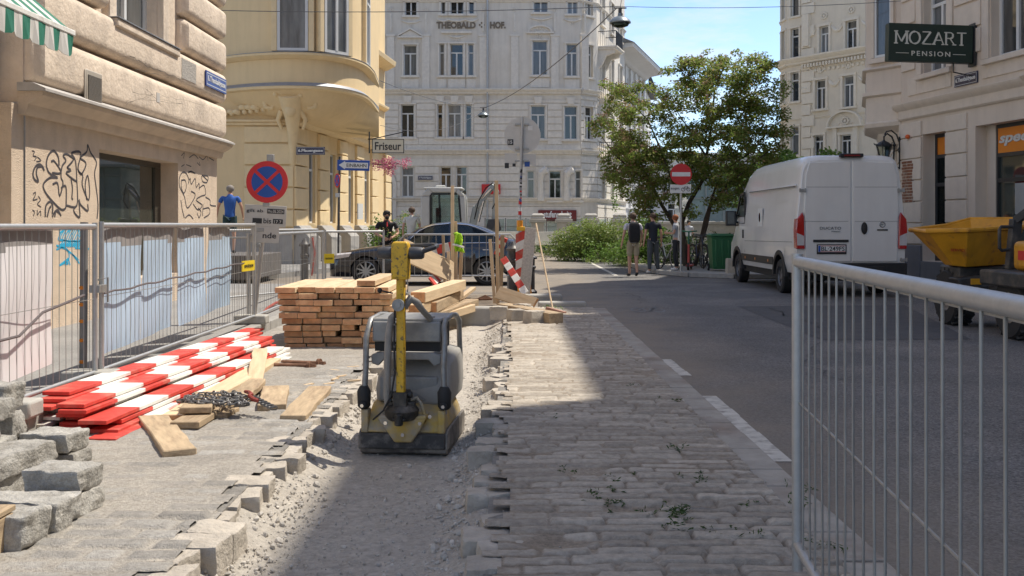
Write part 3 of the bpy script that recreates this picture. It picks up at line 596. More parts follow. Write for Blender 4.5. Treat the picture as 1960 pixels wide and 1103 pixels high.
for z in (2.4, 6.3, 9.8): moulding(mb, 0, 13.5, z, corn)
moulding(mb, -.3, 13.8, 13.3, [(.1,0),(.3,.15),(.45,.3),(1.5,.5),(1.55,.75)]); mb.build('ornament', fb)
mb = MB(mat('roof_tin', (.16,.165,.17), .6, .3, var=.15)); mb.add([(-.4,-1.6,14.06),(13.9,-1.6,14.06),(13.9,5,17),(-.4,5,17)], [(0,1,2,3)]); mb.add([(-.4,9,14),(13.9,9,14),(13.9,5,17),(-.4,5,17)], [(3,2,1,0)]); mb.add([(-.4,-1.6,14.06),(-.4,5,17),(-.4,9,14)], [(0,1,2)]); mb.build('roof', fb, smooth=None, fixn=False)
for f_ in fh: window(fb, f_[0], f_[2], .9, f_[3]-f_[2], .13, 'T')
# lower house beyond it
fb2 = thing('apartment_building', 'small far sunlit house with dark roof balconies seen just above the tree', 'building', (11.5,90,0), math.atan2(1, .2)); mb = MB(fw); hh = [(1+2.6*i, 2+2.6*i, z, z+1.8) for i in range(4) for z in (2, 5.3, 8.6, 11.5)]; wallgrid(mb, 0, 11, 0, 13.8, hh, .15); mb.box(0,11,.3,8,0,13.8); mb.build('wall', fb2, smooth=None)
mb = MB(iron)
for k in range(30): mb.bar((.2+k*.36, -.5, 13.8), (.2+k*.36, -.5, 14.8), .04, .04)
mb.box(0,11,-.55,-.45,14.8,14.86); mb.box(0,11,-.6,.3,13.7,13.8); mb.build('railing', fb2, smooth=None)
for f_ in hh: window(fb2, f_[0], f_[2], 1, 1.8, .1, 'T')
# ------------------------------------------------------------------ yellow building with the curved oriel
yel = mat('yellow_plaster', (.78,.60,.345), .85, var=.05, scale=1.2, bump=.2, bscale=25, drip=.07, bdist=.01); yel2 = mat('yellow_trim', (.80,.63,.375), .85, var=.07, scale=4, bump=.2, bscale=25, drip=.05)
gst = mat('grey_plinth', (.36,.345,.325), .85, var=.12, scale=3, bump=.3, bscale=30, drip=.1)
yb = thing('corner_building', 'pale yellow corner building with a rounded oriel, stucco bracket and grooved ground floor', 'building', (-7.25,34,0))
YC = Vector((-7.25,34,0)); yn = MB(yel)
a_s = math.atan2(14, 1.35); MS = Matrix.Rotation(a_s, 4, 'Z')     # side wall running up the lane
yn.box(-9.5, 0, .08, 12, .4, 18); 
yn.M = MS; sh = [(1.75+2.7*i, 2.5+2.7*i, 1.5, 4.1) for i in range(4)]; wallgrid(yn, 0, 13.8, 0, 18, sh+[(1.8+2.7*i, 2.8+2.7*i, z, z+2.2) for i in (1,2,3) for z in (7, 10.6)], .3); yn.M = Matrix()
yn.box(-9.5, 0, -.0, .1, 0, 18); yn.build('wall', yb, smooth=None)
mb = MB(yel2)   # grooved bands of the ground floor, a recessed bay between them
zz = [1.35, 1.95, 2.68, 3.42, 4.15, 4.72]
for z0, z1 in zip([.6]+zz[:-1], zz):
    mb.box(-9.5, -2.55, -.07, .01, z0+.02, z1-.03) if False else None
    mb.box(-9.3, -2.75, -.07, .01, z0+.025, z1-.025); mb.box(-1.98+.35, -.0, -.07, .01, z0+.025, z1-.025)
mb.box(-9.5, .02, -.1, .01, 4.74, 4.84); mb.box(-9.5, .03, -.16, .01, 4.84, 4.93)
mb.M = MS
for i in range(6):
    u = .0+2.7*i-(0 if i else 0); 
    for z0, z1 in zip([.9]+zz[:-1], zz): mb.box(max(0, u-1.05+.02), u+1.35 if i == 0 else u+.9, -.1, .01, z0+.02, z1-.02) if i in (0,) else mb.box(u+.1-.0, u+1.3, -.1, .01, z0+.02, z1-.02)
moulding(mb, 0, 13.8, 4.75, [(.1,0),(.3,.1),(.34,.25),(.5,.35),(.52,.5)]); moulding(mb, 0, 13.8, 6.7, [(.06,0),(.2,.1),(.22,.2)])
for i in (1,2,3):
    for z in (7, 10.6): surround(mb, 1.8+2.7*i, z, 1, 2.2, .16, .08, .16)
moulding(mb, 0, 13.8, 8.6, [(.1,0),(.5,.2),(.55,.4)])
mb.M = Matrix(); mb.build('grooved_band', yb, bevel=.02)
# oriel: plan curve, upper storeys
cur = [(-2.35,.0),(-2.0,-.25),(-1.4,-.62),(-.6,-.92),(.2,-1.02),(1.0,-.82),(1.55,-.3),(1.9,.55),(2.05,1.6),(2.05,3.0)]
def cr(pts, n=5):
    out = []
    P_ = [Vector(p) for p in pts]; P_ = [P_[0]*2-P_[1]]+P_+[P_[-1]*2-P_[-2]]
    for i in range(1, len(P_)-2):
        for k in range(n):
            t = k/n; a, b, c, d = P_[i-1:i+3]; out.append(.5*((2*b)+(c-a)*t+(2*a-5*b+4*c-d)*t*t+(3*b-a-3*c+d)*t**3))
    return out+[P_[-2]]
cc = cr(cur, 4)
def ring(off, z): 
    o = []
    for i, p in enumerate(cc):
        d = (cc[min(i+1, len(cc)-1)]-cc[max(i-1, 0)]).normalized(); n = Vector((d.y, -d.x)); o.append((p.x+n.x*off, p.y+n.y*off, z))
    return o+[(2.05, 6, z), (-2.35, 6, z)]
mb = MB(yel)
mb.loft([ring(0, 5.95), ring(0, 18)]); 
mb.loft([ring(-1.5, 4.85), ring(-1.0, 4.95), ring(-.55, 5.15), ring(-.22, 5.45), ring(-.02, 5.72), ring(.04, 5.8)])
mb.build('oriel', yb, smooth=35)
mb = MB(yel2)
mb.loft([ring(.04, 5.78), ring(.16, 5.82), ring(.18, 5.9), ring(.05, 6.02)]); mb.loft([ring(.02, 6.78), ring(.1, 6.82), ring(.22, 6.9), ring(.22, 6.97), ring(.03, 7.02)])
mb.loft([ring(.02, 10.2), ring(.1, 10.24), ring(.3, 10.4), ring(.3, 10.5), ring(.03, 10.56)])
mb.box(-9.5, -2.3, -.2, .02, 6.8, 6.92); mb.box(-9.5, -2.3, -.14, .02, 5.8, 5.92); mb.box(-9.5,-2.3,-.05,.02,8.2,8.24)
mb.build('cornice', yb, smooth=35)
zt = mat('zinc_flashing', (.33,.34,.36), .5, .5, var=.1)
mb = MB(zt); mb.loft([ring(.235, 6.972), ring(.235, 6.985), ring(.04, 7.03)], caps=False); mb.loft([ring(.19, 5.905), ring(.19, 5.918), ring(.06, 6.03)], caps=False); mb.build('flashing', yb, smooth=None)
# oriel windows follow the curve
def on_curve(px, Yg=33.2):   # x position relative to corner -> nearest curve param
    best = None
    for i in range(len(cc)-1):
        p = (cc[i]+cc[i+1])/2; q = 980+F*(p.x+YC.x)/(p.y+YC.y); 
        if best is None or abs(q-px) < best[0]: best = (abs(q-px), i)
    return best[1]
for px, w_, k in ((565, .92, 'TN'), (648, .95, 'T'), (702, .9, 'T')):
    i = on_curve(px); p = cc[i]; d = (cc[min(i+1, len(cc)-1)]-cc[max(i-1,0)]).normalized(); M_ = Matrix.Translation((p.x, p.y, 0)) @ Matrix.Rotation(math.atan2(d.y, d.x), 4, 'Z')
    if px == 702: M_ = M_ @ Matrix.Translation((-.1,0,0))
    mb = MB(yel2); mb.M = M_; mb.box(-w_/2-.22, -w_/2-.04, -.12, .1, 7.02, 10.2); mb.box(w_/2+.04, w_/2+.22, -.12, .1, 7.02, 10.2); mb.build('pilaster', yb, smooth=None, bevel=.015)
    window(yb, -w_/2-.03, 7.03, w_+.06, 2.95, -.13, k, gl=glass_c, M0=M_, tr=.27, f=.09)
for i in range(4): window(yb, 1.75+2.7*i, 1.5, .75, 2.6, .1, 'TN', gl=glass_c, M0=MS)
for i in (1,2,3):
    for z in (7, 10.6): window(yb, 1.8+2.7*i, z, 1, 2.2, .18, 'T', M0=MS)
# stucco bracket under the oriel
mb = MB(yel2); bx = px2x(642, 33.3)+7.25; by = -.15
mb.tube([(-.05,by+.2,3.3),(-.02,by+.12,3.9),(0,by,4.5),(.05,by-.2,5.0),(.05,by-.45,5.4),(.05,by-.6,5.7)], [.08,.13,.18,.28,.36,.42], 12)
for s_ in (-1, 1):
    mb.tube([(s_*.35,by-.5,5.65),(s_*.6,by-.5,5.7),(s_*.85,by-.4,5.55),(s_*.8,by-.35,5.3),(s_*.6,by-.35,5.25),(s_*.52,by-.38,5.42),(s_*.65,by-.42,5.48)], [.09,.11,.1,.09,.08,.07,.05], 8)
    mb.tube([(s_*.3,by-.3,5.2),(s_*.45,by-.15,4.9),(s_*.35,by-.05,4.6)], [.1,.08,.05], 8)
for k in range(5): mb.sphere((-.4+.2*k, by-.72, 5.68+.05*math.sin(k)), .1, 8, 6)
for k in range(11): x = -.75-.22*k; mb.sphere((x, -.12-.3*max(0, 1-k/6), 5.45-.045*k+.06*math.sin(k*2.1)), .15-.008*k, 8, 5, (1.4,.7,.8)); mb.sphere((x+.05, -.1-.25*max(0, 1-k/6), 5.25-.02*k), .09, 8, 5)
mb.sphere((.05, by-.62, 5.2), .22, 12, 8, (.9,.7,1.2)); mb.build('stucco_bracket', yb, smooth=60)
# plinth blocks
mb = MB(gst); mb.box(-9.5, -.02, -.12, .02, 0, 1.3); mb.build('plinth', yb, bevel=.02)
for i in range(6): u = 2.7*i; mb = MB(gst); mb.M = MS; mb.prism([(-.55,0),(-.55,1.0),(-.18,1.42),(.02,1.42),(.02,0)], u, u+1.3, 'x'); mb.build('plinth', yb, bevel=.02)
mb = MB(mat('roof_tin2', (.15,.155,.16), .6, .3)); mb.loft([[(-9.6,-.3,18),(2.3,-1,18),(3.6,13.8,18),(-9.6,13.8,18)], [(-9.6,3,21),(1,3,21),(2,12,21),(-9.6,12,21)]]); mb.build('roof', yb, smooth=None)
plate(yb, '6.Pfauengasse', at(594.5, 289, 33.8), (1,0,0), 55*33.8/F, 15*33.8/F, label='dark blue street name plate reading 6.Pfauengasse on the yellow corner building', bold=.03)
t = thing('notice_board', 'small white notice fixed low on the sunlit side of the yellow building', 'sign', at(682, 405, 36.6)); mb = MB(retro_w); mb.M = Matrix.Translation(at(682, 405, 36.6)) @ MS.to_3x3().to_4x4(); mb.box(-.35,.35,-.16,-.12,-.28,.28); mb.build('panel', t, world=True, smooth=None)
# hanging hairdresser sign
t = thing('hanging_sign', 'cream rectangular Friseur sign hanging from the edge of the yellow building', 'sign', at(743, 280, 35))
m_ = mat('cream_sign', (.66,.61,.46), .5, var=.05); mb = MB(m_); c = at(743, 280, 35); mb.cbox(c, (60*35/F, .1, 26*35/F)); mb.build('panel', t, world=True, bevel=.01)
mb = MB(blackp); hw, hz = 30.5*35/F, 13.5*35/F
for q in ((-hw, hw, hz-.02, hz), (-hw, hw, -hz, -hz+.02)): mb.box(c.x+q[0], c.x+q[1], c.y-.06, c.y+.06, c.z+q[2], c.z+q[3])
for q in ((-hw, -hw+.02), (hw-.02, hw)): mb.box(c.x+q[0], c.x+q[1], c.y-.06, c.y+.06, c.z-hz+.02, c.z+hz-.02)
mb.bar(c+Vector((-hw,0,hz)), c+Vector((hw,0,hz+.25)), .03, .03); mb.bar(c+Vector((-hw-.1,0,hz+.25)), c+Vector((-hw-.1,0,-hz)), .04, .04); mb.bar(c+Vector((-hw-.15,0,hz)), c+Vector((-hw,0,hz)), .04, .04); mb.build('frame', t, world=True, smooth=None)
text('Friseur', t, 'lettering', blackp, c+Vector((0,-.056,0)), h=.27, width=50*35/F, ext=.006, bold=.012)
# ------------------------------------------------------------------ left building
lp = mat('salmon_plaster', (.72,.60,.475), .9, var=.09, scale=2.5, bump=.6, bscale=13, drip=.16, bdist=.03, col2=(.55,.46,.37), c2scale=1.6, thr=(.5,.72))
lr = mat('salmon_roughcast', (.70,.56,.425), .95, var=.12, scale=3, drip=.10, bump=1, bscale=55, bdist=.02)
lb = thing('corner_building', 'salmon plastered building with rounded stone bands and graffiti beside its shop window', 'building', (-5.75, 12.1, 0), R(90))
# local: u along the street (away), y into the wall, z up
LU = 7.85
hole = (px2x(190,1),)
def ul(px): return -5.75*F/(px-980)-12.1      # distance along the wall for a pixel column
def zl(px, py): return 1.45-(py-430)/F*(ul(px)+12.1)
w0, w1 = ul(190), ul(341); wz1 = zl(190, 285); sp = (w0, w1, .62, wz1)
upw = (ul(212), ul(300), zl(212, 40), zl(212, 40)+2.35)
mb = MB(lr); wallgrid(mb, 0, LU, 0, 2.86, [sp], .42); mb.build('ground_floor_wall', lb, smooth=None, fixn=False)
mb = MB(lp); wallgrid(mb, 0, LU, 2.86, 17.5, [upw]+[(upw[0], upw[1], z, z+2.35) for z in (9.3, 13)], .25); mb.add([(LU,0,0),(LU,9,0),(LU,9,17.5),(LU,0,17.5)], [(0,1,2,3)])
mb.add([(0,0,17.5),(LU,0,17.5),(LU,9,17.5),(0,9,17.5)], [(0,1,2,3)]); mb.build('wall', lb, smooth=None, fixn=False)
# return face and the recessed stretch nearer to the camera
mb = MB(lr); mb.box(-.001-9, 0, .35, 9, 0, 3.0); mb.box(-.3, -.0, .02, .36, 0, 2.86); mb.build('recessed_wall', lb, smooth=None)
mb = MB(lp); mb.box(-9, -.0, .3, 9, 3.0, 17.5); mb.box(-.02,-.0,.02,.3,2.9,17.5); mb.build('recessed_upper_wall', lb, smooth=None)
# rounded bands
def rband(mb, u0, u1, z0, z1, dep, n=5):
    h = z1-z0; r = min(.13, h*.3); pts = [(.02, z0)]+[(-dep+r-r*math.cos(math.pi/2*(1-k/n)) if False else -(dep-r)-r*math.sin(math.pi/2*k/n), z0+r-r*math.cos(math.pi/2*k/n)) for k in range(n+1)]+[(-(dep-r)-r*math.cos(math.pi/2*k/n), z1-r+r*math.sin(math.pi/2*k/n)) for k in range(n+1)]+[(.02, z1)]
    e = .07; ins = [(y*(.55) if y < 0 else y, z0+h/2+(z-z0-h/2)*.9) for y, z in pts]
    mb.loft([[(u0, *p) for p in ins], [(u0+e, *p) for p in pts], [(u1-e, *p) for p in pts], [(u1, *p) for p in ins]])
mb = MB(lp); zb = 3.16
bz = [(3.13, 3.74), (3.80, 4.36), (4.42, 4.98), (5.04, 5.60), (5.66, 6.22), (6.28, 6.84), (6.9,7.46),(7.52,8.08)]
for i, (a, b) in enumerate(bz):
    if i < 2: rband(mb, 0, LU, a, b, .2)
    else:
        rband(mb, upw[1]+.95, LU, a, b, .2)
        if i > 2 or True: rband(mb, 0, upw[0]-.5, a, b, .2)
        if b < upw[2]-.15: rband(mb, upw[0]-.5, upw[1]+.95, a, b, .2) 
mb.build('stone_band', lb, smooth=50)
mb = MB(lp); z = zl(212, 40); mb.box(upw[0]-.35, upw[1]+.45, -.24, .02, z-.14, z-.02); mb.box(upw[0]-.3, upw[0]-.02, -.1, .02, z-.02, z+2.6); mb.box(upw[1]+.02, upw[1]+.3, -.1, .02, z-.02, z+2.6); mb.build('window_surround', lb, bevel=.02)
mb = MB(zt); mb.box(upw[0]-.37, upw[1]+.47, -.26, .02, z-.02, z-.008); mb.build('window_sill', lb, smooth=None)
for z in (upw[2], 9.3, 13): window(lb, upw[0], z, upw[1]-upw[0], 2.35, .16, 'T', gl=glass_c, f=.07, tr=.25)
# cornice
mb = MB(lr); moulding(mb, -.15, LU+.12, 2.74, [(.06,0),(.09,.05),(.1,.12),(.2,.17),(.27,.22),(.28,.27)]); mb.build('cornice', lb, smooth=25)
mb = MB(mat('cornice_top', (.43,.40,.37), .9, var=.2, scale=8, bump=.4)); moulding(mb, -.17, LU+.15, 3.012, [(.315,0),(.315,.03),(.16,.10)]); mb.build('cornice_cap', lb, smooth=25)
for a_, b_ in ((0, w0), (w1+.25, LU)): mb = MB(lr); mb.box(a_, b_, -.012, .01, .0, .42); mb.build('base_strip', lb, smooth=None)
# shop window
mb = MB(mat('bronze_frame', (.085,.075,.06), .45, .4, var=.1)); a, b, c, d = sp; y = .3
mb.box(a, b, y, y+.07, c, c+.07); mb.box(a, b, y, y+.07, d-.09, d); mb.box(a, a+.06, y, y+.07, c+.07, d-.09); mb.box(b-.28, b, y, y+.07, c+.07, d-.09); f_ = mb.build('shop_window', lb, bevel=.005)
mb = MB(mat('shop_glass', (.035,.04,.032), .02, var=0, spec=1)); mb.add([(a+.03,y+.03,c+.03),(b-.2,y+.03,c+.03),(b-.2,y+.03,d-.05),(a+.03,y+.03,d-.05)], [(0,1,2,3)]); p_ = mb.build('pane', f_, smooth=None)
# graffiti strokes
def strokes(name, root, plane, lines, r, m, dep=.006):
    mb = MB(m)
    for ln in lines:
        pts = [Vector((*plane(*p), )) for p in ln]
        if len(pts) > 2: 
            q = cr([tuple(p) for p in pts], 4); pts = [Vector(p) for p in q]
        mb.tube(pts, r, 5)
    mb.v = [(x, -.003+(y+.004)*.12, z) for x, y, z in mb.v]
    return mb.build(name, root, smooth=60)
sc_ = 1960/370.
def gl(x, y):   # crop pixel -> wall local (u, y, z)
    px, py = 60+x/sc_, 270+y/sc_; return (ul(px), -.004, zl(px, py))
def g2(x, y): px, py = 60+x/sc_, 270+y/sc_; return (ul(px), -.004, zl(px, py))
def cr3(pts, n=4): return pts
_cr2 = cr
def cr(pts, n=5):
    out = []; P_ = [Vector(p) for p in pts]; P_ = [P_[0]*2-P_[1]]+P_+[P_[-1]*2-P_[-2]]
    for i in range(1, len(P_)-2):
        for k in range(n):
            t = k/n; a, b, c, d = P_[i-1:i+3]; out.append(.5*((2*b)+(c-a)*t+(2*a-5*b+4*c-d)*t*t+(3*b-a-3*c+d)*t**3))
    return out+[P_[-2]]
ink = mat('graffiti_ink', (.06,.052,.055), .7, var=.3, scale=10)
G1 = [[(280,250),(270,160),(225,100),(175,140),(150,230),(170,310),(215,350),(265,372),(200,370),(150,400),(118,450),(140,520),(210,610),(300,695),(345,680),(352,600),(350,470),(320,460),(300,480)],
 [(200,210),(230,205),(290,290),(285,330),(210,325)],[(215,440),(265,430),(285,560),(320,430),(300,370),(310,260),(350,200),(320,150),(360,135),(430,180)],
 [(360,270),(410,215),(430,180)],[(360,270),(400,300),(350,325),(430,395),(460,410)],[(350,655),(460,655),(460,400),(445,200),(405,125),(500,120),(470,290),(520,350),(515,450),(575,600),(590,500),(570,350),(545,450),(560,600)],
 [(400,370),(415,480),(410,580),(420,590)],[(500,160),(560,110),(570,40),(600,120),(660,215),(640,330),(660,500),(675,650),(665,790)],[(490,175),(550,220),(540,280),(500,340),(470,280)],
 [(460,655),(430,690),(440,735),(490,770),(480,600),(500,650),(570,710),(570,640)],[(130,300),(110,260),(60,270),(50,340),(70,410),(30,390),(15,330),(40,260),(90,240),(130,300)],
 [(140,770),(145,660),(190,615),(215,660),(210,740)],[(160,770),(180,690),(200,660)],[(235,770),(250,710),(290,740)],[(210,770),(240,715),(270,705),(300,760)]]
strokes('graffiti', lb, g2, G1, .017, ink)
G2 = [[(1600,400),(1570,330),(1530,320),(1500,380),(1505,470),(1550,560),(1580,680),(1640,600),(1660,540),(1620,510)],[(1520,400),(1560,400),(1570,470),(1545,530),(1520,470),(1520,400)],[(1590,430),(1610,380),(1620,440),(1660,380),(1670,470),(1700,430),(1700,500)],
 [(1700,480),(1750,450),(1765,540),(1720,560),(1670,600),(1730,650),(1690,700),(1640,640)],[(1765,570),(1810,600),(1815,650),(1870,660)],[(1740,690),(1800,680),(1805,740),(1750,780)],[(1690,680),(1720,720),(1700,780),(1680,730)],[(1550,780),(1530,700),(1515,600)],
 [(1560,780),(1600,750),(1640,790)],[(1730,350),(1790,360),(1780,420),(1735,410),(1730,350),(1785,400)],[(1740,640),(1735,760)],[(1590,320),(1620,310),(1660,330)]]
strokes('graffiti', lb, g2, G2, .014, ink)
G3 = [[(5,100),(30,110),(15,150),(50,160),(30,200)],[(60,160),(95,200),(50,210)],[(15,540),(40,520),(35,560),(15,600),(60,590)],[(70,560),(90,600),(60,640),(95,670)],[(10,700),(30,720),(20,760)],[(60,700),(60,750),(90,710),(95,760)],[(1520,150),(1550,120),(1540,180)],[(1600,170),(1650,140),(1690,180)],[(1700,160),(1740,190),(1780,150),(1790,200)],[(1800,170),(1850,200)],[(1520,260),(1550,240)],[(1570,240),(1620,260)],[(1680,220),(1710,250),(1700,210)]]
for g_ in G3: strokes('graffiti', lb, g2, [g_], .009, ink)
def g4(x, y): px, py = x/3.064, 400+y/3.064; return (ul(px), -.004, zl(px, py))
rb = random.Random(3); G4 = []
for k in range(11): x = 350+k*12; G4.append([(x, 120+rb.random()*20), (x+25, 110-rb.random()*10), (x-10, 170+rb.random()*20), (x+20, 190), (x-14, 225)])
G4 += [[(330,240),(370,225),(400,250),(400,300),(345,335)],[(330,215),(390,240),(460,300)],[(400,290),(370,315),(350,330)],[(400,290),(410,330)],[(420,260),(465,320)],[(440,230),(520,235)],[(375,310),(400,320),(380,325)],[(360,90),(380,120),(350,140)]]
mat('graffiti_blue', (.02,.38,.62), .6, var=.1)
for i_ in range(0, 11): strokes('graffiti', lb, g4, [G4[i_]], .011, MC['graffiti_blue'])
for g_ in G4[11:]: strokes('graffiti', lb, g4, [g_], .014, MC['graffiti_blue'])
# patch of broken render, thin stains
mb = MB(mat('bare_render', (.40,.37,.33), .95, var=.35, scale=25, bump=1, bscale=30, bdist=.02)); u0, u1 = ul(325), ul(353); z0 = zl(340, 158); z1 = zl(340, 118)
mb.box(u0, u1, -.205, -.19, z0+.02, z1); mb.build('bare_patch', lb, smooth=None)
crk = mat('wall_crack', (.13,.105,.085), .9, var=.2)
rr_ = random.Random(17)
def crack(px0, py0, px1, py1, n=9, amp=.02, r=.006, y=-.2):
    u0, z0, u1, z1 = ul(px0), zl(px0, py0), ul(px1), zl(px1, py1); mb = MB(crk); mb.tube([(u0+(u1-u0)*i/n, y, z0+(z1-z0)*i/n+rr_.uniform(-amp, amp)) for i in range(n+1)], [r*rr_.uniform(.4,1.2) for _ in range(n+1)], 5); mb.v = [(a, y+(b-y)*.2, c) for a, b, c in mb.v]; mb.build('crack', lb)
crack(222,108,262,128); crack(262,128,322,152); crack(233,132,300,150, r=.004); crack(57,172,62,182, 4, .03)
for k in range(5): crack(rr_.uniform(170,380), rr_.uniform(150,190), rr_.uniform(170,380), 200, 8, .015, .003)
mb = MB(mat('plaster_scar', (.50,.47,.44), .9, var=.2)); mb.box(ul(275), ul(281), -.206, -.19, zl(278,196), zl(278,178)); mb.build('bare_patch', lb, smooth=None)
# vent grille, street name plate, awning
t = thing('vent_grille', 'beige louvred vent cover on the salmon wall below the awning', 'vent', (-5.95, 12.1+ul(146), zl(146,168)))
u0, u1 = ul(131), ul(163); z0, z1 = zl(146,200), zl(146,136); gm2 = mat('beige_metal', (.42,.37,.3), .5, var=.1)
mb = MB(gm2); mb.M = wmat(lb); mb.box(u0, u1, -.235, -.19, z0, z1); mb.build('cover', t, world=True, bevel=.03)
mb = MB(mat('vent_slot', (.16,.14,.115), .6, var=0)); mb.M = wmat(lb)
for k in range(22): z = z0+.05+(z1-z0-.12)*k/22; mb.box(u0+.045, u1-.045, -.246, -.23, z, z+.01)
mb.build('louvre', t, world=True, smooth=None)
plate(lb, '6.Theobaldgasse', Vector((-5.53, 12.1+ul(391), zl(391,158.5))), (0,1,0), ul(411)-ul(371), .28, label='blue enamel street name plate reading 6.Theobaldgasse on the salmon wall', bold=.02, m=mat('enamel_blue_bright', (.025,.05,.26), .3, var=.05))
aw = thing('awning', 'green and white striped awning with scalloped valance above the salmon wall', 'awning', (-6.1, 9, 3.5))
grn = mat('awning_green', (.02,.16,.10), .7, var=.1, bump=.1, bscale=200); wht = mat('awning_white', (.62,.60,.56), .7, var=.06)
mb = MB(); ya, yb_ = 3.0, 10.7; n = int((yb_-ya)/.16); xf, zf, xw, zw = -4.6, 3.47, -6.1, 4.75
for k in range(n):
    y0, y1 = yb_-(k+1)*.16, yb_-k*.16; mb.use(grn if k % 2 == 0 else wht)
    mb.add([(xf,y0,zf),(xf,y1,zf),(xw,y1,zw),(xw,y0,zw),(xf-.01,y0,zf-.012),(xf-.01,y1,zf-.012),(xw,y1,zw-.02),(xw,y0,zw-.02)], [(0,1,2,3),(7,6,5,4),(0,3,7,4),(1,5,6,2)])
mb.build('canopy', aw, world=True, smooth=None, fixn=False)
mb = MB()
for k in range(n*2):
    y1 = yb_-k*.08; y0 = y1-.08; mb.use(grn if (k//2) % 2 == 0 else wht)
    sc = lambda y: .20+.045*abs(math.sin((yb_-y)/.32*math.pi)); rip = lambda y: .02*math.sin(y*21)
    mb.add([(xf+.02,y0,zf-.04),(xf+.02,y1,zf-.04),(xf+.02+rip(y1),y1,zf-.04-sc(y1)),(xf+.02+rip(y0),y0,zf-.04-sc(y0)),(xf+.012,y0,zf-.04),(xf+.012,y1,zf-.04),(xf+.012+rip(y1),y1,zf-.04-sc(y1)),(xf+.012+rip(y0),y0,zf-.04-sc(y0))], [(0,1,2,3),(7,6,5,4),(3,2,6,7)])
mb.build('valance', aw, world=True, smooth=None, fixn=False)
mb = MB(whitep); mb.bar((xf,ya,zf-.02),(xf,yb_+.03,zf-.02),.06,.06); mb.bar((xf,yb_-.05,zf-.03),(xw+.2,yb_-.4,zw-.55),.04,.04); mb.build('bar', aw, world=True, bevel=.01)
# a sapling twig at the left edge
# ------------------------------------------------------------------ right building with the guest house sign
ap = mat('beige_plaster', (.67,.57,.465), .88, var=.06, scale=1.5, bump=.2, bscale=30, drip=.08); ap2 = mat('beige_trim', (.69,.595,.49), .85, var=.07, scale=5, bump=.2, bscale=30, drip=.06)
grp = mat('grey_socle', (.17,.17,.178), .8, var=.1, scale=3, drip=.1); orange = mat('orange_panel', (.72,.22,.012), .45, var=.06, scale=3); dkf = mat('anthracite_frame', (.03,.032,.035), .4, var=0)
P0 = Vector((10.08, 26.5, 0)); dA = Vector((.77, -5.1, 0)); LA = dA.length; dA.normalize(); rA = math.atan2(dA.y, dA.x)
ra = thing('apartment_building', 'beige right hand building with orange shop fronts and guest house sign', 'building', tuple(P0), rA)
def ua(px): r = (px-980)/F; return (r*P0.y-P0.x)/(dA.x-r*dA.y)
def za(px, py): return 1.45-(py-430)/F*(P0.y+ua(px)*dA.y)
HA = 19.2; HS = 16.2; dS = Vector((.316, .949, 0)); LS = 25; PS = P0+dS*LS; MA = wmat(ra)  # unseen upper wall heights, side wing lowered to let sun reach the tree
MSd = MA.inverted() @ (Matrix.Translation(PS) @ Matrix.Rotation(math.atan2(-dS.y, -dS.x), 4, 'Z'))
o1 = (ua(1766), ua(1811), .55, za(1790,254)); o2 = (ua(1867), LA+.01, .62, za(1890,238))
w1_ = (ua(1768), ua(1813), za(1790,136), za(1790,136)+2.3); w2_ = (ua(1897), ua(1897)+1.3, za(1925,104), za(1925,104)+2.4)
ups = [(w[0], w[1], z, z+2.2) for w in (w1_, w2_) for z in (9.8, 13.4)]
mb = MB(ap); wallgrid(mb, 0, LA, 0, HA, [o1, o2, w1_, w2_]+ups, .38)
mb.M = MSd; sh2 = [(2+2.9*i, 3.1+2.9*i, z, z+2.2) for i in range(8) if 2+2.9*i+1.1 < LS-5 or 2+2.9*i > LS-5 for z in (1.4, 5.9, 9.8, 13.4)]; wallgrid(mb, 0, LS-5, 0, HS, sh2, .25); wallgrid(mb, LS-5, LS, 0, HA, [h for h in sh2 if h[0] > LS-5], .25); mb.add([(0,0,HS),(LS-5,0,HS),(LS-5,8,HS),(0,8,HS)], [(0,1,2,3)]); mb.add([(LS-5,0,HS),(LS-5,8,HS),(LS-5,8,HA),(LS-5,0,HA)], [(0,1,2,3)]); mb.M = Matrix()
mb.add([(0,0,HA),(LA,0,HA),(LA,14,HA),(-6,14,HA)], [(0,1,2,3)]); mb.M = MSd; mb.add([(LS-5,0,HA),(LS,0,HA),(LS,10,HA),(LS-5,10,HA)], [(0,1,2,3)]); mb.M = Matrix()
mb.build('wall', ra, smooth=None, fixn=False)
for w_ in (w1_, w2_): window(ra, w_[0], w_[2], w_[1]-w_[0], w_[3]-w_[2], .2, 'T', gl=glass_c, f=.08)
for w_ in ups: window(ra, w_[0], w_[2], w_[1]-w_[0], 2.2, .2, 'T')
for w_ in sh2: window(ra, w_[0], w_[2], 1.1, 2.2, .16, 'T', M0=MSd)
mb = MB(ap2)
mb.box(.3, LA, -.03, .01, 4.62, 5.1) if False else None
for a, b in ((0.02, o1[0]-.02), (o1[1]+.02, o2[0]-.3)):
    z = .95
    while z < 4.0: mb.box(a, b, -.05, .01, z+.015, min(z+.54, 4.05)-.015); z += .54
moulding(mb, -.05, LA, 4.12, [(.04,0),(.08,.04),(.08,.24),(.2,.34),(.22,.42)])
mb.M = MSd; moulding(mb, 0, LS+.05, 4.12, [(.04,0),(.08,.04),(.08,.24),(.2,.34),(.22,.42)]); moulding(mb, 0, LS+.05, 8.7, [(.1,0),(.25,.2),(.3,.4)])
z = .95
while z < 4.0: bands(mb, 0, LS, z, z+.5, .54, .03, .05, sh2, margin=.1); z += .54
mb.M = Matrix()
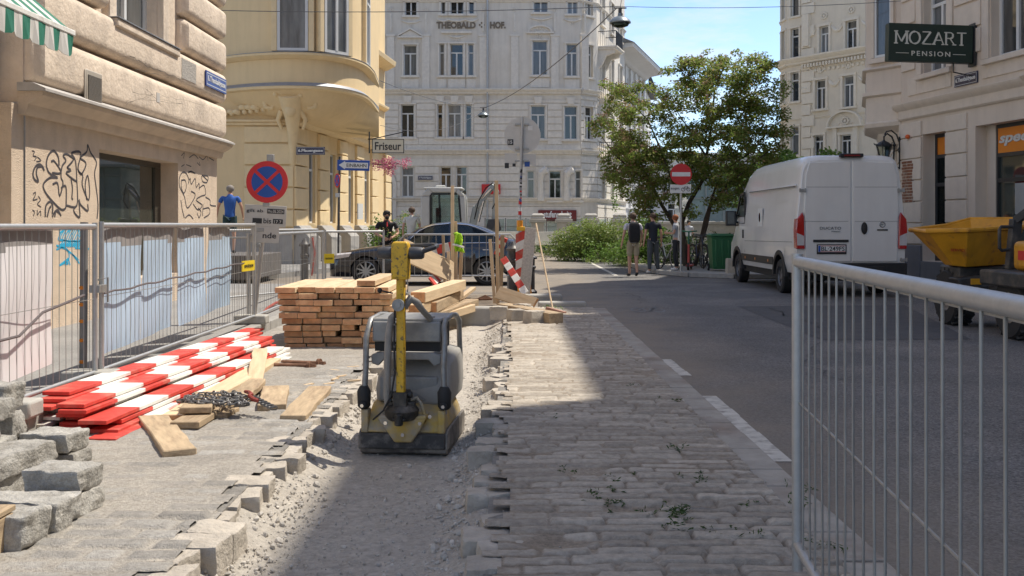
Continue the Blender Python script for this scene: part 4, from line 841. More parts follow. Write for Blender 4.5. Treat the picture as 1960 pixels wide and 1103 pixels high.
# stepped relief panels between cornice and sills
for u0, u1 in ((.35, ua(1756)), (ua(1812), ua(1822)), (ua(1882), ua(1892))): mb.box(u0, u1, -.035, .01, 4.72, 5.15)
for u0, u1 in ((ua(1756), ua(1812)), (ua(1892), LA)): mb.box(u0, u1, -.035, .01, 4.72, za(1790,136)-.15)
for w_ in (w1_, w2_): mb.box(w_[0]-.2, w_[1]+.3, -.14, .02, w_[2]-.14, w_[2]-.02); mb.box(w_[0]-.28, w_[0]-.03, -.06, .01, w_[2], w_[3]+.3); mb.box(w_[1]+.03, w_[1]+.28, -.06, .01, w_[2], w_[3]+.3)
z = 5.35
for k in range(6): mb.box(w1_[1]+.34, w2_[0]-.34, -.05, .01, z+.02, z+.56); mb.box(.05, w1_[0]-.34, -.05, .01, z+.02, z+.56); z += .6
mb.build('trim', ra, bevel=.012)
mb = MB(grp); mb.box(0, o1[0]-.01, -.08, .01, 0, .93); mb.box(o1[1]+.01, o2[0]-.01, -.1, .01, 0, .93); mb.box(o1[0]-.01, o1[1]+.01, -.06, .4, 0, .54); mb.M = MSd; mb.box(0, LS, -.08, .01, 0, .93); mb.build('socle', ra, bevel=.015)
# exposed brick patch
brk = mat('exposed_brick', (.26,.11,.06), .95, var=.4, scale=12, col2=(.36,.3,.24), c2scale=9, bump=1, bscale=25)
mb = MB(brk); ub0, ub1 = ua(1731), ua(1750); zb0, zb1 = za(1740, 388), za(1740, 308)
nr = 14
for i in range(nr):
    z = zb0+(zb1-zb0)*i/nr; off = .08*(i % 2); mb.box(ub0+random.uniform(-.03,.03), (ub0+ub1)/2-off, -.062, .0, z+.006, z+(zb1-zb0)/nr-.008); mb.box((ub0+ub1)/2-off+.012, ub1+random.uniform(-.04,.03), -.06, .0, z+.006, z+(zb1-zb0)/nr-.008)
mb.build('exposed_brick', ra, smooth=None)
# shop fronts
mb = MB(dkf); y = .3
def shopf(mb, u0, u1, z0, z1, ts): 
    mb.box(u0, u0+.07, y, y+.08, z0, z1); mb.box(u1-.07, u1, y, y+.08, z0, z1)
    for t_ in ts: mb.box(u0+.07, u1-.07, y, y+.08, t_-.045, t_+.045)
s0 = ua(1783)
zs1 = za(1797, 297); shopf(mb, o1[0]+.05, o1[1]-.02, .55, o1[3], [.6, 1.12, za(1797,352), zs1, o1[3]-.045]); fr1 = mb.build('shop_front', ra, smooth=None, bevel=.004)
mb = MB(orange); mb.box(o1[0]+.12, o1[1]-.09, y+.03, y+.06, zs1+.045, o1[3]-.09); mb.box(o1[0]+.12, o1[1]-.09, y+.03, y+.06, .645, 1.075); mb.build('orange_panel', fr1, smooth=None)
mb = MB(carglass); mb.box(o1[0]+.12, o1[1]-.09, y+.04, y+.05, 1.165, zs1-.045); mb.build('pane', fr1, smooth=None)
mb = MB(ap); mb.box(o2[0]+.0, o2[0]+.33, .28, .5, .62, o2[3]); mb.build('shop_reveal', ra, smooth=None)
mb = MB(dkf); zs2 = za(1925, 293); shopf(mb, o2[0]+.32, LA+1.6, .62, o2[3], [.68, za(1925,343), zs2, o2[3]-.045]); fr2 = mb.build('shop_front', ra, smooth=None)
mb = MB(orange); mb.box(o2[0]+.39, LA+1.5, y+.0, y+.06, zs2+.045, o2[3]-.09); mb.build('sign_panel', fr2, smooth=None)
mb = MB(mat('shop_glass_dim', (.03,.04,.036), .03, var=0, spec=.8)); mb.box(o2[0]+.39, LA+1.5, y+.04, y+.05, .725, zs2-.045); mb.build('pane', fr2, smooth=None)
mb = MB(mat('poster_paper', (.36,.37,.36), .6, var=.1, scale=4)); a = ua(1917); mb.box(a, ua(1950), y+.02, y+.03, za(1930,410), za(1930,350)); mb.build('poster', fr2, smooth=None); mb = MB(MC['poster_paper']); mb.box(o1[0]+.5, o1[1]-.12, y+.02, y+.03, za(1800,385), za(1800,352)); mb.build('poster', fr1, smooth=None)
mb = MB(mat('pier_dark', (.1,.02,.015), .5)); mb.box(ua(1951), LA, y+.025, y+.032, za(1930,400), za(1930,345)); mb.build('poster', fr2, smooth=None)
zc = (zs2+.045+o2[3]-.09)/2
text('speedplot', fr2, 'lettering', mat('sign_white2', (.62,.62,.6), .5, var=0), MA @ Vector((ua(1907)+.78, y-.012, zc+.02)), right=dA, h=.3, width=2.2, ext=.02, bold=.03, shear=.25)
mb = MB(mat('orange_pale', (.75,.4,.14), .5, var=0)); zc = (zs1+o1[3])/2
for k in range(7): z = zc-.14+k*.05; mb.tube([(o1[0]+.62+.1*j/4, y+.022, z+.015*math.sin(j*1.7)) for j in range(8)], .006, 4)
mb.build('emblem', fr1, smooth=None)
# oriel beside the corner
mb = MB(ap); mb.M = MSd; e = LS
pl = [(e-3.6,.02),(e-3.3,-.85),(e-.95,-.85),(e-.2,.02)]; mb.prism(pl, 5.0, HA-1, 'z'); mb.build('oriel', ra, smooth=None)
mb = MB(ap2); mb.M = MSd
def oring(off, z): return [(e-3.6-off,.02,z),(e-3.3-off*.6,-.85-off,z),(e-.95+off*.6,-.85-off,z),(e-.2+off,.02,z)]
mb.loft([oring(-.5, 3.6), oring(-.35, 3.75), oring(-.3, 3.9), oring(.02, 4.05), oring(.05, 4.15), oring(.0, 4.2)]); mb.loft([oring(.0, 4.2), oring(.0, 4.85), oring(.1, 4.9), oring(.1, 5.0)]); mb.loft([oring(.02, 5.55), oring(.1, 5.6), oring(.02, 5.68)])
M2 = MSd @ Matrix.Translation((e-.2, .02, 0)) @ Matrix.Rotation(math.atan2(.87, .75), 4, 'Z')
mb.M = M2
for k in range(8):
    a, b = math.pi*k/8, math.pi*(k+1)/8; mb.prism([(-.57+.36*math.cos(a), 7.9+.36*math.sin(a)), (-.57+.36*math.cos(b), 7.9+.36*math.sin(b)), (-.57+.27*math.cos(b), 7.9+.27*math.sin(b)), (-.57+.27*math.cos(a), 7.9+.27*math.sin(a))], -.08, .02, 'y')
mb.box(-.93,-.84,-.08,.02,5.9,7.9); mb.box(-.3,-.21,-.08,.02,5.9,7.9); mb.box(-1.0,-.14,-.12,.02,5.75,5.88)
mb.build('oriel_trim', ra, smooth=35)
window(ra, -.84, 5.9, .54, 2.2, -.05, 'TN', gl=glass_c, M0=M2)
mb = MB(mat('roof_dark', (.12,.12,.125), .7, var=.1)); mb.add([(0,-.5,HA+.02),(LA,-.5,HA+.02),(LA,3,HA+2.2),(0,3,HA+2.2)], [(0,1,2,3)]); mb.build('roof', ra, smooth=None)
plate(ra, '6.Theobaldgasse', MA @ Vector((ua(1851), -.03, za(1851,152))), dA, ua(1873)-ua(1829), .27, label='small dark blue street name plate under the guest house sign on the beige building', bold=.02)
t = thing('wall_light', 'small round orange warning beacon on the beige wall', 'lamp', MA @ Vector((ua(1744), -.1, za(1744,262)))); mb = MB(mat('amber_plastic', (.7,.12,.02), .4)); mb.M = MA; mb.sphere((ua(1744), -.1, za(1744,262)), .06, 10, 8); mb.build('lens', t, world=True); mb = MB(ap2); mb.M = MA; mb.box(ua(1741)-.02, ua(1741)+.08, -.09, 0, za(1744,262)-.08, za(1744,262)+.02); mb.build('base', t, world=True)
# hanging sign
Ym = 23.3; t = thing('hanging_sign', 'dark green box sign reading MOZART PENSION projecting from the beige building', 'sign', at(1780, 84, Ym))
dg = mat('sign_dark_green', (.016,.034,.026), .45, var=.08); c = at(1778, 84, Ym); sw, sh_ = 166*Ym/F, 72*Ym/F
TILT = Matrix.Translation(c) @ Matrix.Rotation(R(1.2), 4, 'Y') @ Matrix.Rotation(R(4), 4, 'Z')
mb = MB(dg); mb.M = TILT; mb.cbox((0,0,0), (sw,.2,sh_)); mb.build('box', t, world=True, bevel=.01)
mb = MB(dkf); mb.M = TILT; mb.cbox((sw/2+.04,0,0), (.06,.26,sh_+.12)); mb.box(sw/2+.07, sw/2+.35, -.03, .03, .2, .26); mb.box(sw/2+.07, sw/2+.35, -.03, .03, -.3, -.24); mb.tube([(sw/2-.4,0,-sh_/2),(sw/2-.4,0,-sh_/2-.2),(sw/2+.2,0,-sh_/2-.3)], .015, 6); mb.build('bracket', t, world=True)
cream = mat('sign_cream', (.66,.65,.58), .5, var=0)
# slab serif capitals drawn as strokes
GL = {'M': ([[(0,0),(.0,1)],[(.0,1),(.42,.15)],[(.42,.15),(.84,1)],[(.84,1),(.84,0)]], .84, [(0,0),(0,1),(.84,1),(.84,0)]),
 'O': ([[(.4+.4*math.cos(a*math.pi/10), .5+.5*math.sin(a*math.pi/10)) for a in range(21)]], .8, []),
 'Z': ([[(0,1),(.62,1)],[(.62,1),(0,0)],[(0,0),(.66,0)]], .66, []),
 'A': ([[(0,0),(.38,1)],[(.38,1),(.76,0)],[(.14,.34),(.62,.34)]], .76, [(0,0),(.76,0)]),
 'R': ([[(0,0),(0,1)],[(0,1),(.36,1),(.52,.9),(.52,.62),(.36,.52),(0,.52)],[(.3,.52),(.64,0)]], .64, [(0,0),(0,1),(.64,0)]),
 'T': ([[(.36,0),(.36,1)],[(0,1),(.72,1)]], .72, [(.36,0)])}
mb = MB(cream); mb.M = TILT @ Matrix.Rotation(R(180), 4, 'Z') @ Matrix.Rotation(R(180), 4, 'Z'); x = 0; word = 'MOZART'; tot = sum(GL[c_][1] for c_ in word)+.2*5; hgt = 23*Ym/F; k = 138*Ym/F/tot
for c_ in word:
    st, wd, se = GL[c_]
    for ln in st:
        for (a, b), (c2, d2) in zip(ln, ln[1:]):
            q = .15 if (abs(a-c2) < .01 or (b-d2)*(c2-a) < 0) and c_ != 'T' or (c_ == 'T' and abs(a-c2) < .01) or (c_ == 'O' and abs(b-d2) > abs(a-c2)) else .085
            mb.bar((-69*Ym/F+(x+a)*k, -.107, -.5*hgt+b*hgt+.11), (-69*Ym/F+(x+c2)*k, -.107, -.5*hgt+d2*hgt+.11), q*hgt*1.0, .01, up=(0,1,0)) if False else mb.bar((-69*Ym/F+(x+a)*k, -.107, -.5*hgt+b*hgt+.11), (-69*Ym/F+(x+c2)*k, -.107, -.5*hgt+d2*hgt+.11), .01, q*hgt, up=(0,-1,0)) if False else mb.prism((lambda p, r_: [(p[0]+n_[0], p[1]+n_[1]) for p, n_ in r_])(None, (lambda p1, p2, hw: (lambda dx, dz, l: [((p1[0], p1[1]), (-dz/l*hw, dx/l*hw)), ((p2[0], p2[1]), (-dz/l*hw, dx/l*hw)), ((p2[0], p2[1]), (dz/l*hw, -dx/l*hw)), ((p1[0], p1[1]), (dz/l*hw, -dx/l*hw))])(p2[0]-p1[0], p2[1]-p1[1], math.hypot(p2[0]-p1[0], p2[1]-p1[1])))((-69*Ym/F+(x+a)*k, -.5*hgt+b*hgt+.11), (-69*Ym/F+(x+c2)*k, -.5*hgt+d2*hgt+.11), q*hgt/2)), -.112, -.1005, 'y')
    for (a, b) in se: xx = -69*Ym/F+(x+a)*k; zz_ = -.5*hgt+b*hgt+.11; mb.box(xx-.045, xx+.045, -.1125, -.1, zz_-.012, zz_+.012)
    x += wd+.2
mb.build('lettering', t, world=True, smooth=None)
text('PENSION', t, 'lettering', cream, TILT @ Vector((0,-.105,-.245)), right=TILT.to_3x3() @ Vector((1,0,0)), h=.11, width=76*Ym/F, ext=.006, bold=.008, spacing=1.35)
mb = MB(cream); mb.M = TILT
for s_ in (-1, 1): mb = MB(cream); mb.M = TILT; mb.box(s_*56*Ym/F-.15, s_*56*Ym/F+.15, -.106, -.1, -.25, -.238); mb.build('underline', t, world=True, smooth=None)
# ornate wall lantern
t = thing('wall_lantern', 'ornate wrought iron wall lantern on the corner above the white van', 'lantern', at(1722, 300, 26.6)); Y = 26.5
def q(px, py, dy=0): return at(px, py, Y+dy)
mb = MB(iron); mb.tube([q(1721,322),(q(1710,318)),q(1711,295),q(1712,275),q(1707,262),q(1698,256),q(1692,262),q(1692,268)], .022, 6); mb.tube([q(1721,272),q(1716,258),q(1706,250),q(1697,252),q(1693,258)], .018, 6); mb.tube([q(1711,290),q(1718,288),q(1722,280)], .015, 6); mb.tube([q(1722,262),q(1722,324)], .025, 6)
for p in ((1722,270),(1722,290),(1712,278)): mb.sphere(q(*p), .045, 8, 6)
c = q(1692,268); mb.lathe([(.02,.0),(.05,-.03),(.12,-.06),(.2,-.12),(.21,-.16)], 6, c); mb.lathe([(.12,-.46),(.13,-.49),(.03,-.56),(.01,-.6)], 6, c)
for k in range(6): a = math.pi/3*k; mb.bar(c+Vector((.2*math.cos(a),.2*math.sin(a),-.15)), c+Vector((.12*math.cos(a),.12*math.sin(a),-.47)), .015, .015); mb.tube([c+Vector((.2*math.cos(a),.2*math.sin(a),-.14)), c+Vector((.25*math.cos(a),.25*math.sin(a),-.12)), c+Vector((.26*math.cos(a),.26*math.sin(a),-.08))], .012, 5)
mb.build('bracket', t, world=True); mb = MB(clearglass); mb.lathe([(.185,-.155),(.11,-.465)], 6, c); mb.build('glass', t, world=True, smooth=None)
# unseen houses added on the right, heights set so their roofs shade the road
for i, (x, y0, y1, h, lab) in enumerate(((10.86, 12.85, 21.38, 20.5, 'plain beige tenement just outside the picture, added to shade the road by the orange shop front'), (9.1, -22, 12.8, 20.4, 'long beige tenement shading the cobbles, outside the picture on the right'))):
    nb = thing('apartment_building', lab, 'building', (x, y1, 0), R(-90)); mb = MB(ap); L_ = y1-y0; hs = [(.9+2.6*k, 2.0+2.6*k, z, z+2.1) for k in range(int((L_-2)/2.6)+1) for z in (1.2, 5.4, 9.1, 12.8)]
    wallgrid(mb, 0, L_, 0, h, hs, .25); mb.add([(0,0,h),(L_,0,h),(L_,13,h),(0,13,h)], [(0,1,2,3)]); mb.add([(0,0,0),(0,13,0),(0,13,h),(0,0,h)], [(0,1,2,3)]); mb.add([(L_,0,0),(L_,13,0),(L_,13,h),(L_,0,h)], [(0,1,2,3)]); mb.build('wall', nb, smooth=None, fixn=False)
    for h_ in hs: window(nb, h_[0], h_[2], 1.1, 2.1, .16, 'T')
    mb = MB(ap2); moulding(mb, 0, L_, h-.5, corn); moulding(mb, 0, L_, 4.3, corn); mb.build('cornice', nb)
# ------------------------------------------------------------------ cream building behind the plaza on the right
cp = mat('cream_plaster', (.70,.62,.49), .88, var=.06, scale=1.5, bump=.2, bscale=20, drip=.07); cp2 = mat('cream_trim', (.73,.655,.53), .85, var=.07, scale=5, bump=.2, bscale=25, drip=.04)
dB = Vector((.555, -.832, 0)); PB = Vector((21.5, 62, 0)); SB = 9.6
O_B = PB-dB*SB; rB = math.atan2(dB.y, dB.x); cb_ = thing('apartment_building', 'cream stucco building with sculpted garlands and rounded corner tower behind the tree', 'building', tuple(O_B), rB)
def sB(px): r = (px-980)/F; return SB-(21.5-r*62)/(.555+.832*r)   # local u
def zB(px, py): u = sB(px); Yp = O_B.y+u*dB.y; return 1.45-(py-430)/F*Yp
hb = []
for a, b, c, d in ((1569,1587,50,103),(1619,1641,39,96),(1561,1581,153,209),(1613.5,1635,145,205),(1557.5,1577,259,301),(1609,1630,258,298),(1566,1584,360,400),(1612,1632,362,402),(1572,1590,-60,-10),(1622,1643,-70,-18)): hb.append((sB(a), sB(b), zB((a+b)/2, d), zB((a+b)/2, c)))
uT = sB(1537)
mb = MB(cp); wallgrid(mb, uT, SB+6, 0, 25, hb, .22); mb.build('wall', cb_, smooth=None, fixn=False)
# tower: faceted rounded corner left of the flat wall
seg = [uT, 0]; tw = []
ptsT = [(uT, 0), (uT-1.25, -.05), (uT-2.35, .55), (uT-3.1, 1.6), (uT-3.4, 2.9), (uT-3.2, 4.4), (uT-2, 6)]
mb = MB(cp); tws = []
for (a, b) in zip(ptsT[1:], ptsT[:-1]):
    d_ = Vector((b[0]-a[0], b[1]-a[1], 0)); l_ = d_.length; M_ = Matrix.Translation((a[0], a[1], 0)) @ Matrix.Rotation(math.atan2(d_.y, d_.x), 4, 'Z'); mb.M = M_
    hs = [(l_/2-.33, l_/2+.33, z, z+1.9) for z in (zB(1490,300), zB(1495,198), zB(1500,114), zB(1500,36), 2.0)]; wallgrid(mb, 0, l_, 0, 20.5, hs, .2); tws.append((M_, hs, l_))
mb.M = Matrix(); mb.build('tower_wall', cb_, smooth=None, fixn=False)
mb = MB(cp2)
def course(z, sc):
    pr = [(p*sc, q*sc) for p, q in corn]; mb.M = Matrix(); moulding(mb, uT, SB+6, z, pr)
    for M_, hs, l_ in tws: mb.M = M_; moulding(mb, -.1, l_+.1, z, pr)
    mb.M = Matrix()
zc1 = zB(1570, 108); course(zc1-.35, 1.6); course(zB(1570, 322), 1.0); course(4.3, 1.1); course(zB(1570,226), .35)
for k in range(40): u = uT+.1+.24*k; mb.box(u, u+.12, -.3, .01, zc1-.62, zc1-.4)
for h in hb:
    a, b, c, d = h; surround(mb, a, c, b-a, d-c, .16, .08, .2)
for h in hb[2:4]+hb[:2]: mid = (h[0]+h[1])/2; rosette(mb, mid, h[3]+.65, .3, 9, -.05); swag(mb, h[1]+.3, h[1]+1.1, h[3]-.1, .35, .07); swag(mb, h[0]-1.1, h[0]-.3, h[3]-.1, .35, .07)
m_ = hb[5]; arc_ped(mb, (m_[0]+m_[1])/2, m_[3]+.55, 2.6, .95, .3, 12); rosette(mb, (m_[0]+m_[1])/2, m_[3]+.85, .35, 9, -.12); mb.box(m_[0]-.5, m_[0]-.2, -.16, .01, m_[2], m_[3]+.45); mb.box(m_[1]+.2, m_[1]+.5, -.16, .01, m_[2], m_[3]+.45)
for k in range(22): z = 2+.72*k; mb.box(uT-.05, uT+(.65 if k % 2 else .95), -.1, .01, z, z+.66)
mb.box(uT+.1, uT+.6, -.22, .01, zB(1540,90), zB(1540,30))
for k in range(14): u = uT+.3+.36*k; mb.sphere((u, -.04, zc1-.85), .12, 8, 5, (1,.5,1))
for M_, hs, l_ in tws:
    mb.M = M_
    for h in hs: surround(mb, h[0], h[2], .66, 1.9, .1, .07, .12)
mb.M = Matrix(); mb.build('ornament', cb_, smooth=35)
for h in hb: window(cb_, h[0], h[2], h[1]-h[0], h[3]-h[2], .14, 'T', gl=glass_c if random.random() < .6 else glass)
for M_, hs, l_ in tws:
    for h in hs: window(cb_, h[0], h[2], .66, 1.9, .13, 'TN', M0=M_)
mb = MB(mat('roof_slate', (.1,.1,.105), .6, var=.15)); q_ = [Vector((p[0], p[1])) for p in ptsT]; cen = Vector((uT-1.2, 3)); mb.loft([[(*(cen+(p-cen)*1.12), 20.5) for p in q_], [(*(cen+(p-cen)*.8), 23.5) for p in q_], [(*(cen+(p-cen)*.1), 25.5) for p in q_]]); mb.build('roof', cb_, smooth=None)
# ------------------------------------------------------------------ low terrace wall, piers, glass pavilion
tw_ = thing('terrace_wall', 'low pale stone wall with slab coping behind the bicycles', 'wall', (8.0, 50, .12)); stn = mat('pale_stone', (.46,.44,.40), .9, var=.15, scale=3, bump=.3, bscale=20, drip=.12)
mb = MB(stn); mb.box(5.6, 19, 50, 50.5, .1, 1.45); mb.build('wall', tw_, world=True, smooth=None, bevel=.02); mb = MB(stn); mb.box(5.4, 19.2, 49.85, 50.65, 1.45, 1.6); mb.build('coping', tw_, world=True, bevel=.03)
tw2 = thing('terrace_wall', 'low grey wall with glass balustrade below the wine red shop sign', 'wall', (2.5, 55, .1)); mb = MB(stn); mb.box(-1.5, 7.4, 55, 55.4, .1, .95); mb.build('wall', tw2, world=True, bevel=.02); mb = MB(clearglass)
for k in range(8): mb.box(-1.4+1.1*k, -.4+1.1*k, 55.18, 55.2, .98, 1.75)
mb.build('glass_panel', tw2, world=True, smooth=None); mb = MB(dkf)
for k in range(9): mb.box(-1.47+1.1*k, -1.43+1.1*k, 55.16, 55.22, .95, 1.8)
mb.build('post', tw2, world=True, smooth=None)
px_ = [1029, 1079, 1131, 1186]
mb = MB(stn); mb.box(-.33,.33,-.33,.33,0,1.45); mb.box(-.42,.42,-.42,.42,1.45,1.62)
sp_ = thing('stone_pier', 'square stone gate pier with moulded cap, leftmost of the four before the grey building', 'pier', (px2x(1029,52), 52, .1), group='stone piers on the plaza'); mb.build('shaft', sp_, bevel=.02)
mb = MB(stn); mb.lathe([(.5,0),(.52,.06),(.42,.1),(.46,.2),(.3,.3)], 4, (0,0,1.62), R(45), R(405)); mb.build('cap', sp_, bevel=.02)
for i, lab in ((1, 'square stone gate pier with moulded cap, directly in front of the wine red sign'), (2, 'square stone gate pier with moulded cap, third from the left before the grey building'), (3, 'square stone gate pier with moulded cap, left of the man with a backpack')): dup(sp_, (px2x(px_[i],52), 52, .1), label=lab)
gpv = thing('glass_pavilion', 'distant glazed pavilion with slim grid frame seen under the tree', 'pavilion', (11.5, 58, .1))
mb = MB(mat('pale_glass', (.25,.33,.34), .1, var=.3, scale=.8, spec=.9)); mb.box(10, 21, 58, 63, .1, 4.7); mb.build('glazing', gpv, world=True, smooth=None); mb = MB(mat('grey_frame', (.3,.34,.34), .5, .3))
for k in range(12): mb.box(9.95+k*1.0, 10.03+k*1.0, 57.93, 58, .1, 4.7)
for z in (1.6, 2.9, 4.2): mb.box(9.9, 21.1, 57.9, 57.99, z, z+.08)
mb.box(9.6, 21.4, 57.6, 63.4, 4.7, 4.85); mb.build('frame', gpv, world=True, smooth=None)
# terrace buildings closing the gap behind the tree
gb = thing('apartment_building', 'pale distant building glimpsed between the tree trunks', 'building', (9, 96, 0)); mb = MB(fw); hs = [(.8+2.4*i, 1.9+2.4*i, z, z+1.9) for i in range(9) for z in (1.5, 5)]; wallgrid(mb, 0, 23, 0, 8.2, hs, .2); mb.add([(0,0,8.2),(23,0,8.2),(23,8,8.2),(0,8,8.2)], [(0,1,2,3)]); mb.build('wall', gb, smooth=None, fixn=False)
mb = MB(fw); moulding(mb, 0, 23, 7.7, corn); moulding(mb, 0, 23, 4.2, corn); mb.build('cornice', gb)
for h_ in hs: window(gb, h_[0], h_[2], 1.1, 1.9, .14, 'T')
# ------------------------------------------------------------------ vegetation
def leaves(name, parent, clusters, m, size, n_per, flat=.5, world=True, seed=1, aspect=.5, kind=None, droop=0):
    """clusters: (x,y,z,r). leaf sized rhombs scattered through each clump"""
    r_ = np.random.default_rng(seed); P_ = []; 
    for (x, y, z, r) in clusters:
        n = max(3, int(n_per*(r/.3)**2)); d = r_.normal(size=(n, 3)); d /= np.linalg.norm(d, axis=1)[:, None]; d *= (r_.random((n, 1))**.45)*r; d[:, 2] *= flat; P_.append(d+np.array([x, y, z]))
    P_ = np.concatenate(P_); n = len(P_)
    a = r_.normal(size=(n, 3)); a[:, 2] = a[:, 2]*.5-droop; a /= np.linalg.norm(a, axis=1)[:, None]; b = r_.normal(size=(n, 3)); b[:, 2] *= .5; nn = np.cross(a, b); nn /= np.linalg.norm(nn, axis=1)[:, None]; b = np.cross(nn, a)
    s_ = size*r_.uniform(.6, 1.3, (n, 1)); v = np.stack([P_, P_+a*s_*.5+b*s_*aspect*.5, P_+a*s_, P_+a*s_*.5-b*s_*aspect*.5], 1).reshape(-1, 3)
    if world and parent: inv = np.array(wmat(parent).inverted()); v = v @ inv[:3, :3].T+inv[:3, 3]
    me = bpy.data.meshes.new(name); me.vertices.add(4*n); me.vertices.foreach_set('co', v.ravel()); me.loops.add(4*n); me.polygons.add(n); me.loops.foreach_set('vertex_index', np.arange(4*n)); me.polygons.foreach_set('loop_start', np.arange(0, 4*n, 4)); me.update(calc_edges=True); me.materials.append(m)
    o = bpy.data.objects.new(name, me); C.objects.link(o)
    if parent: o.parent = parent
    if kind: o['kind'] = kind
    return o
bark = mat('bark', (.085,.065,.048), .95, var=.35, scale=12, bump=1, bscale=30, bdist=.02, stretch=(3,3,.6))
lfA = leafmat('foliage_mixed', [(.14,.21,.04),(.21,.29,.055),(.29,.34,.09),(.14,.21,.045),(.32,.23,.12),(.21,.29,.065)], .6)
lfB = leafmat('foliage_bright', [(.11,.20,.03),(.16,.27,.05),(.09,.16,.03),(.20,.31,.07)], .45)
lfD = leafmat('foliage_dark', [(.035,.07,.018),(.05,.095,.022),(.07,.12,.03),(.045,.08,.02)], .3)
pink = leafmat('seed_pink', [(.28,.15,.10),(.32,.2,.13),(.22,.15,.07),(.36,.22,.16)], .3)
YT = 33.
tr = thing('broadleaf_tree', 'large multi stemmed tree with reddish seed clusters behind the no entry sign', 'tree', (px2x(1316, YT), YT, .12))
def tp(px, py, dy=0): return at(px, py, YT+dy)
limbs = [([(1312,470),(1290,430),(1268,395),(1245,350),(1228,315),(1195,270)], .16), ([(1312,472),(1306,420),(1298,370),(1280,330),(1262,280)], .13), ([(1320,472),(1303,432),(1318,390),(1345,345),(1352,300),(1362,240),(1368,170)], .17), ([(1330,462),(1350,420),(1360,390),(1372,350),(1385,325),(1400,290)], .12), ([(1328,470),(1352,432),(1360,395),(1390,355),(1435,320),(1470,290)], .12),
 ([(1345,345),(1395,320),(1440,290),(1480,240)], .08), ([(1362,230),(1390,205),(1430,185),(1460,170)], .07), ([(1245,350),(1215,330),(1180,300),(1150,260)], .07), ([(1268,395),(1274,380),(1270,345)], .05), ([(1352,300),(1320,250),(1290,205)], .07), ([(1368,170),(1385,130),(1400,110)], .06), ([(1262,280),(1240,230),(1200,190)], .06)]
mb = MB(bark)
for j, (ln, r0_) in enumerate(limbs):
    dy = random.Random(j).uniform(-.8, .8); k = len(ln)
    pts = [tp(px, py, dy*i/(k-1)+(0 if i else 0)) for i, (px, py) in enumerate(ln)]
    if j < 5: pts[0].z = .1
    mb.tube([tuple(p) for p in pts], [r0_*.54*(1-.72*i/(k-1)) for i in range(k)], 9)
mb.build('trunk', tr, world=True, smooth=60)
lobes = [(1395,128,78,36),(1340,140,48,34),(1450,170,55,40),(1300,185,48,34),(1375,190,76,36),(1420,235,85,45),(1225,200,62,36),(1180,245,46,26),(1255,260,85,45),(1340,290,95,50),(1440,270,58,42),(1230,320,52,42),(1200,290,50,34),(1385,335,72,42),(1455,315,38,32),(1178,175,26,22),(1275,370,50,26),(1240,375,34,18),(1150,238,26,10),(1500,210,24,9),(1425,345,36,22),(1480,255,28,16),(1278,132,8,6),(1310,118,22,8),(1465,130,18,14),(1300,330,50,34),(1215,360,36,26),(1235,405,30,22),(1262,425,20,12),(1395,385,40,24),(1195,330,34,22),(1330,405,24,14)]
cl = []; cp_ = []; r_ = random.Random(12)
for (x, y, a, b) in lobes:
    n = max(3, int(a*b/68))
    for i in range(n):
        t_, q_ = r_.uniform(0, 6.283), math.sqrt(r_.random()); ex, ey = math.cos(t_)*q_, math.sin(t_)*q_; p = tp(x+ex*a, y+ey*b, r_.uniform(-1, 1)*min(2.4, a/30+.5)*math.sqrt(max(.05, 1-q_*q_))); r = r_.uniform(.17, .36); cl.append((*p, r))
        if x < 1440 and r_.random() < (.62 if x < 1330 else .3): cp_.append((p.x, p.y-.1, p.z+r*.5, r*.55))
leaves('crown', tr, cl, lfA, .112, 104, .6, seed=3, droop=.25); leaves('seed_clusters', tr, cp_, pink, .075, 75, .5, seed=4)
print('leaf clusters', len(cl))
def bush(name, label, cat, c, sx, sy, sz, m, n, size=.09, npl=60, seed=1, group=None, flowers=None):
    t = thing(name, label, cat, c, group=group); r_ = random.Random(seed); cl = []
    for i in range(n):
        while True:
            x, y, z = r_.uniform(-1,1), r_.uniform(-1,1), r_.uniform(0,1)
            if x*x+y*y+z*z < 1: break
        cl.append((c[0]+x*sx, c[1]+y*sy, c[2]+z*sz, r_.uniform(.12, .24)*min(1.6, max(.6, sz))))
    leaves('foliage', t, cl, m, size, npl, .8, seed=seed); mb = MB(bark)
    for i in range(6): a = r_.uniform(0, 6.28); mb.tube([(c[0]+.05*math.cos(a), c[1]+.05*math.sin(a), c[2]), (c[0]+sx*.5*math.cos(a), c[1]+sy*.5*math.sin(a), c[2]+sz*.6)], [.02,.008], 5)
    mb.build('stem', t, world=True)
    if flowers: leaves('flower', t, [(c[0]+r_.uniform(-1,1)*sx*.9, c[1]-sy*r_.uniform(.2,1), c[2]+r_.uniform(.3,1)*sz, .09) for i in range(int(n*.7))], flowers, .06, 60, .8, seed=seed+9)
    return t
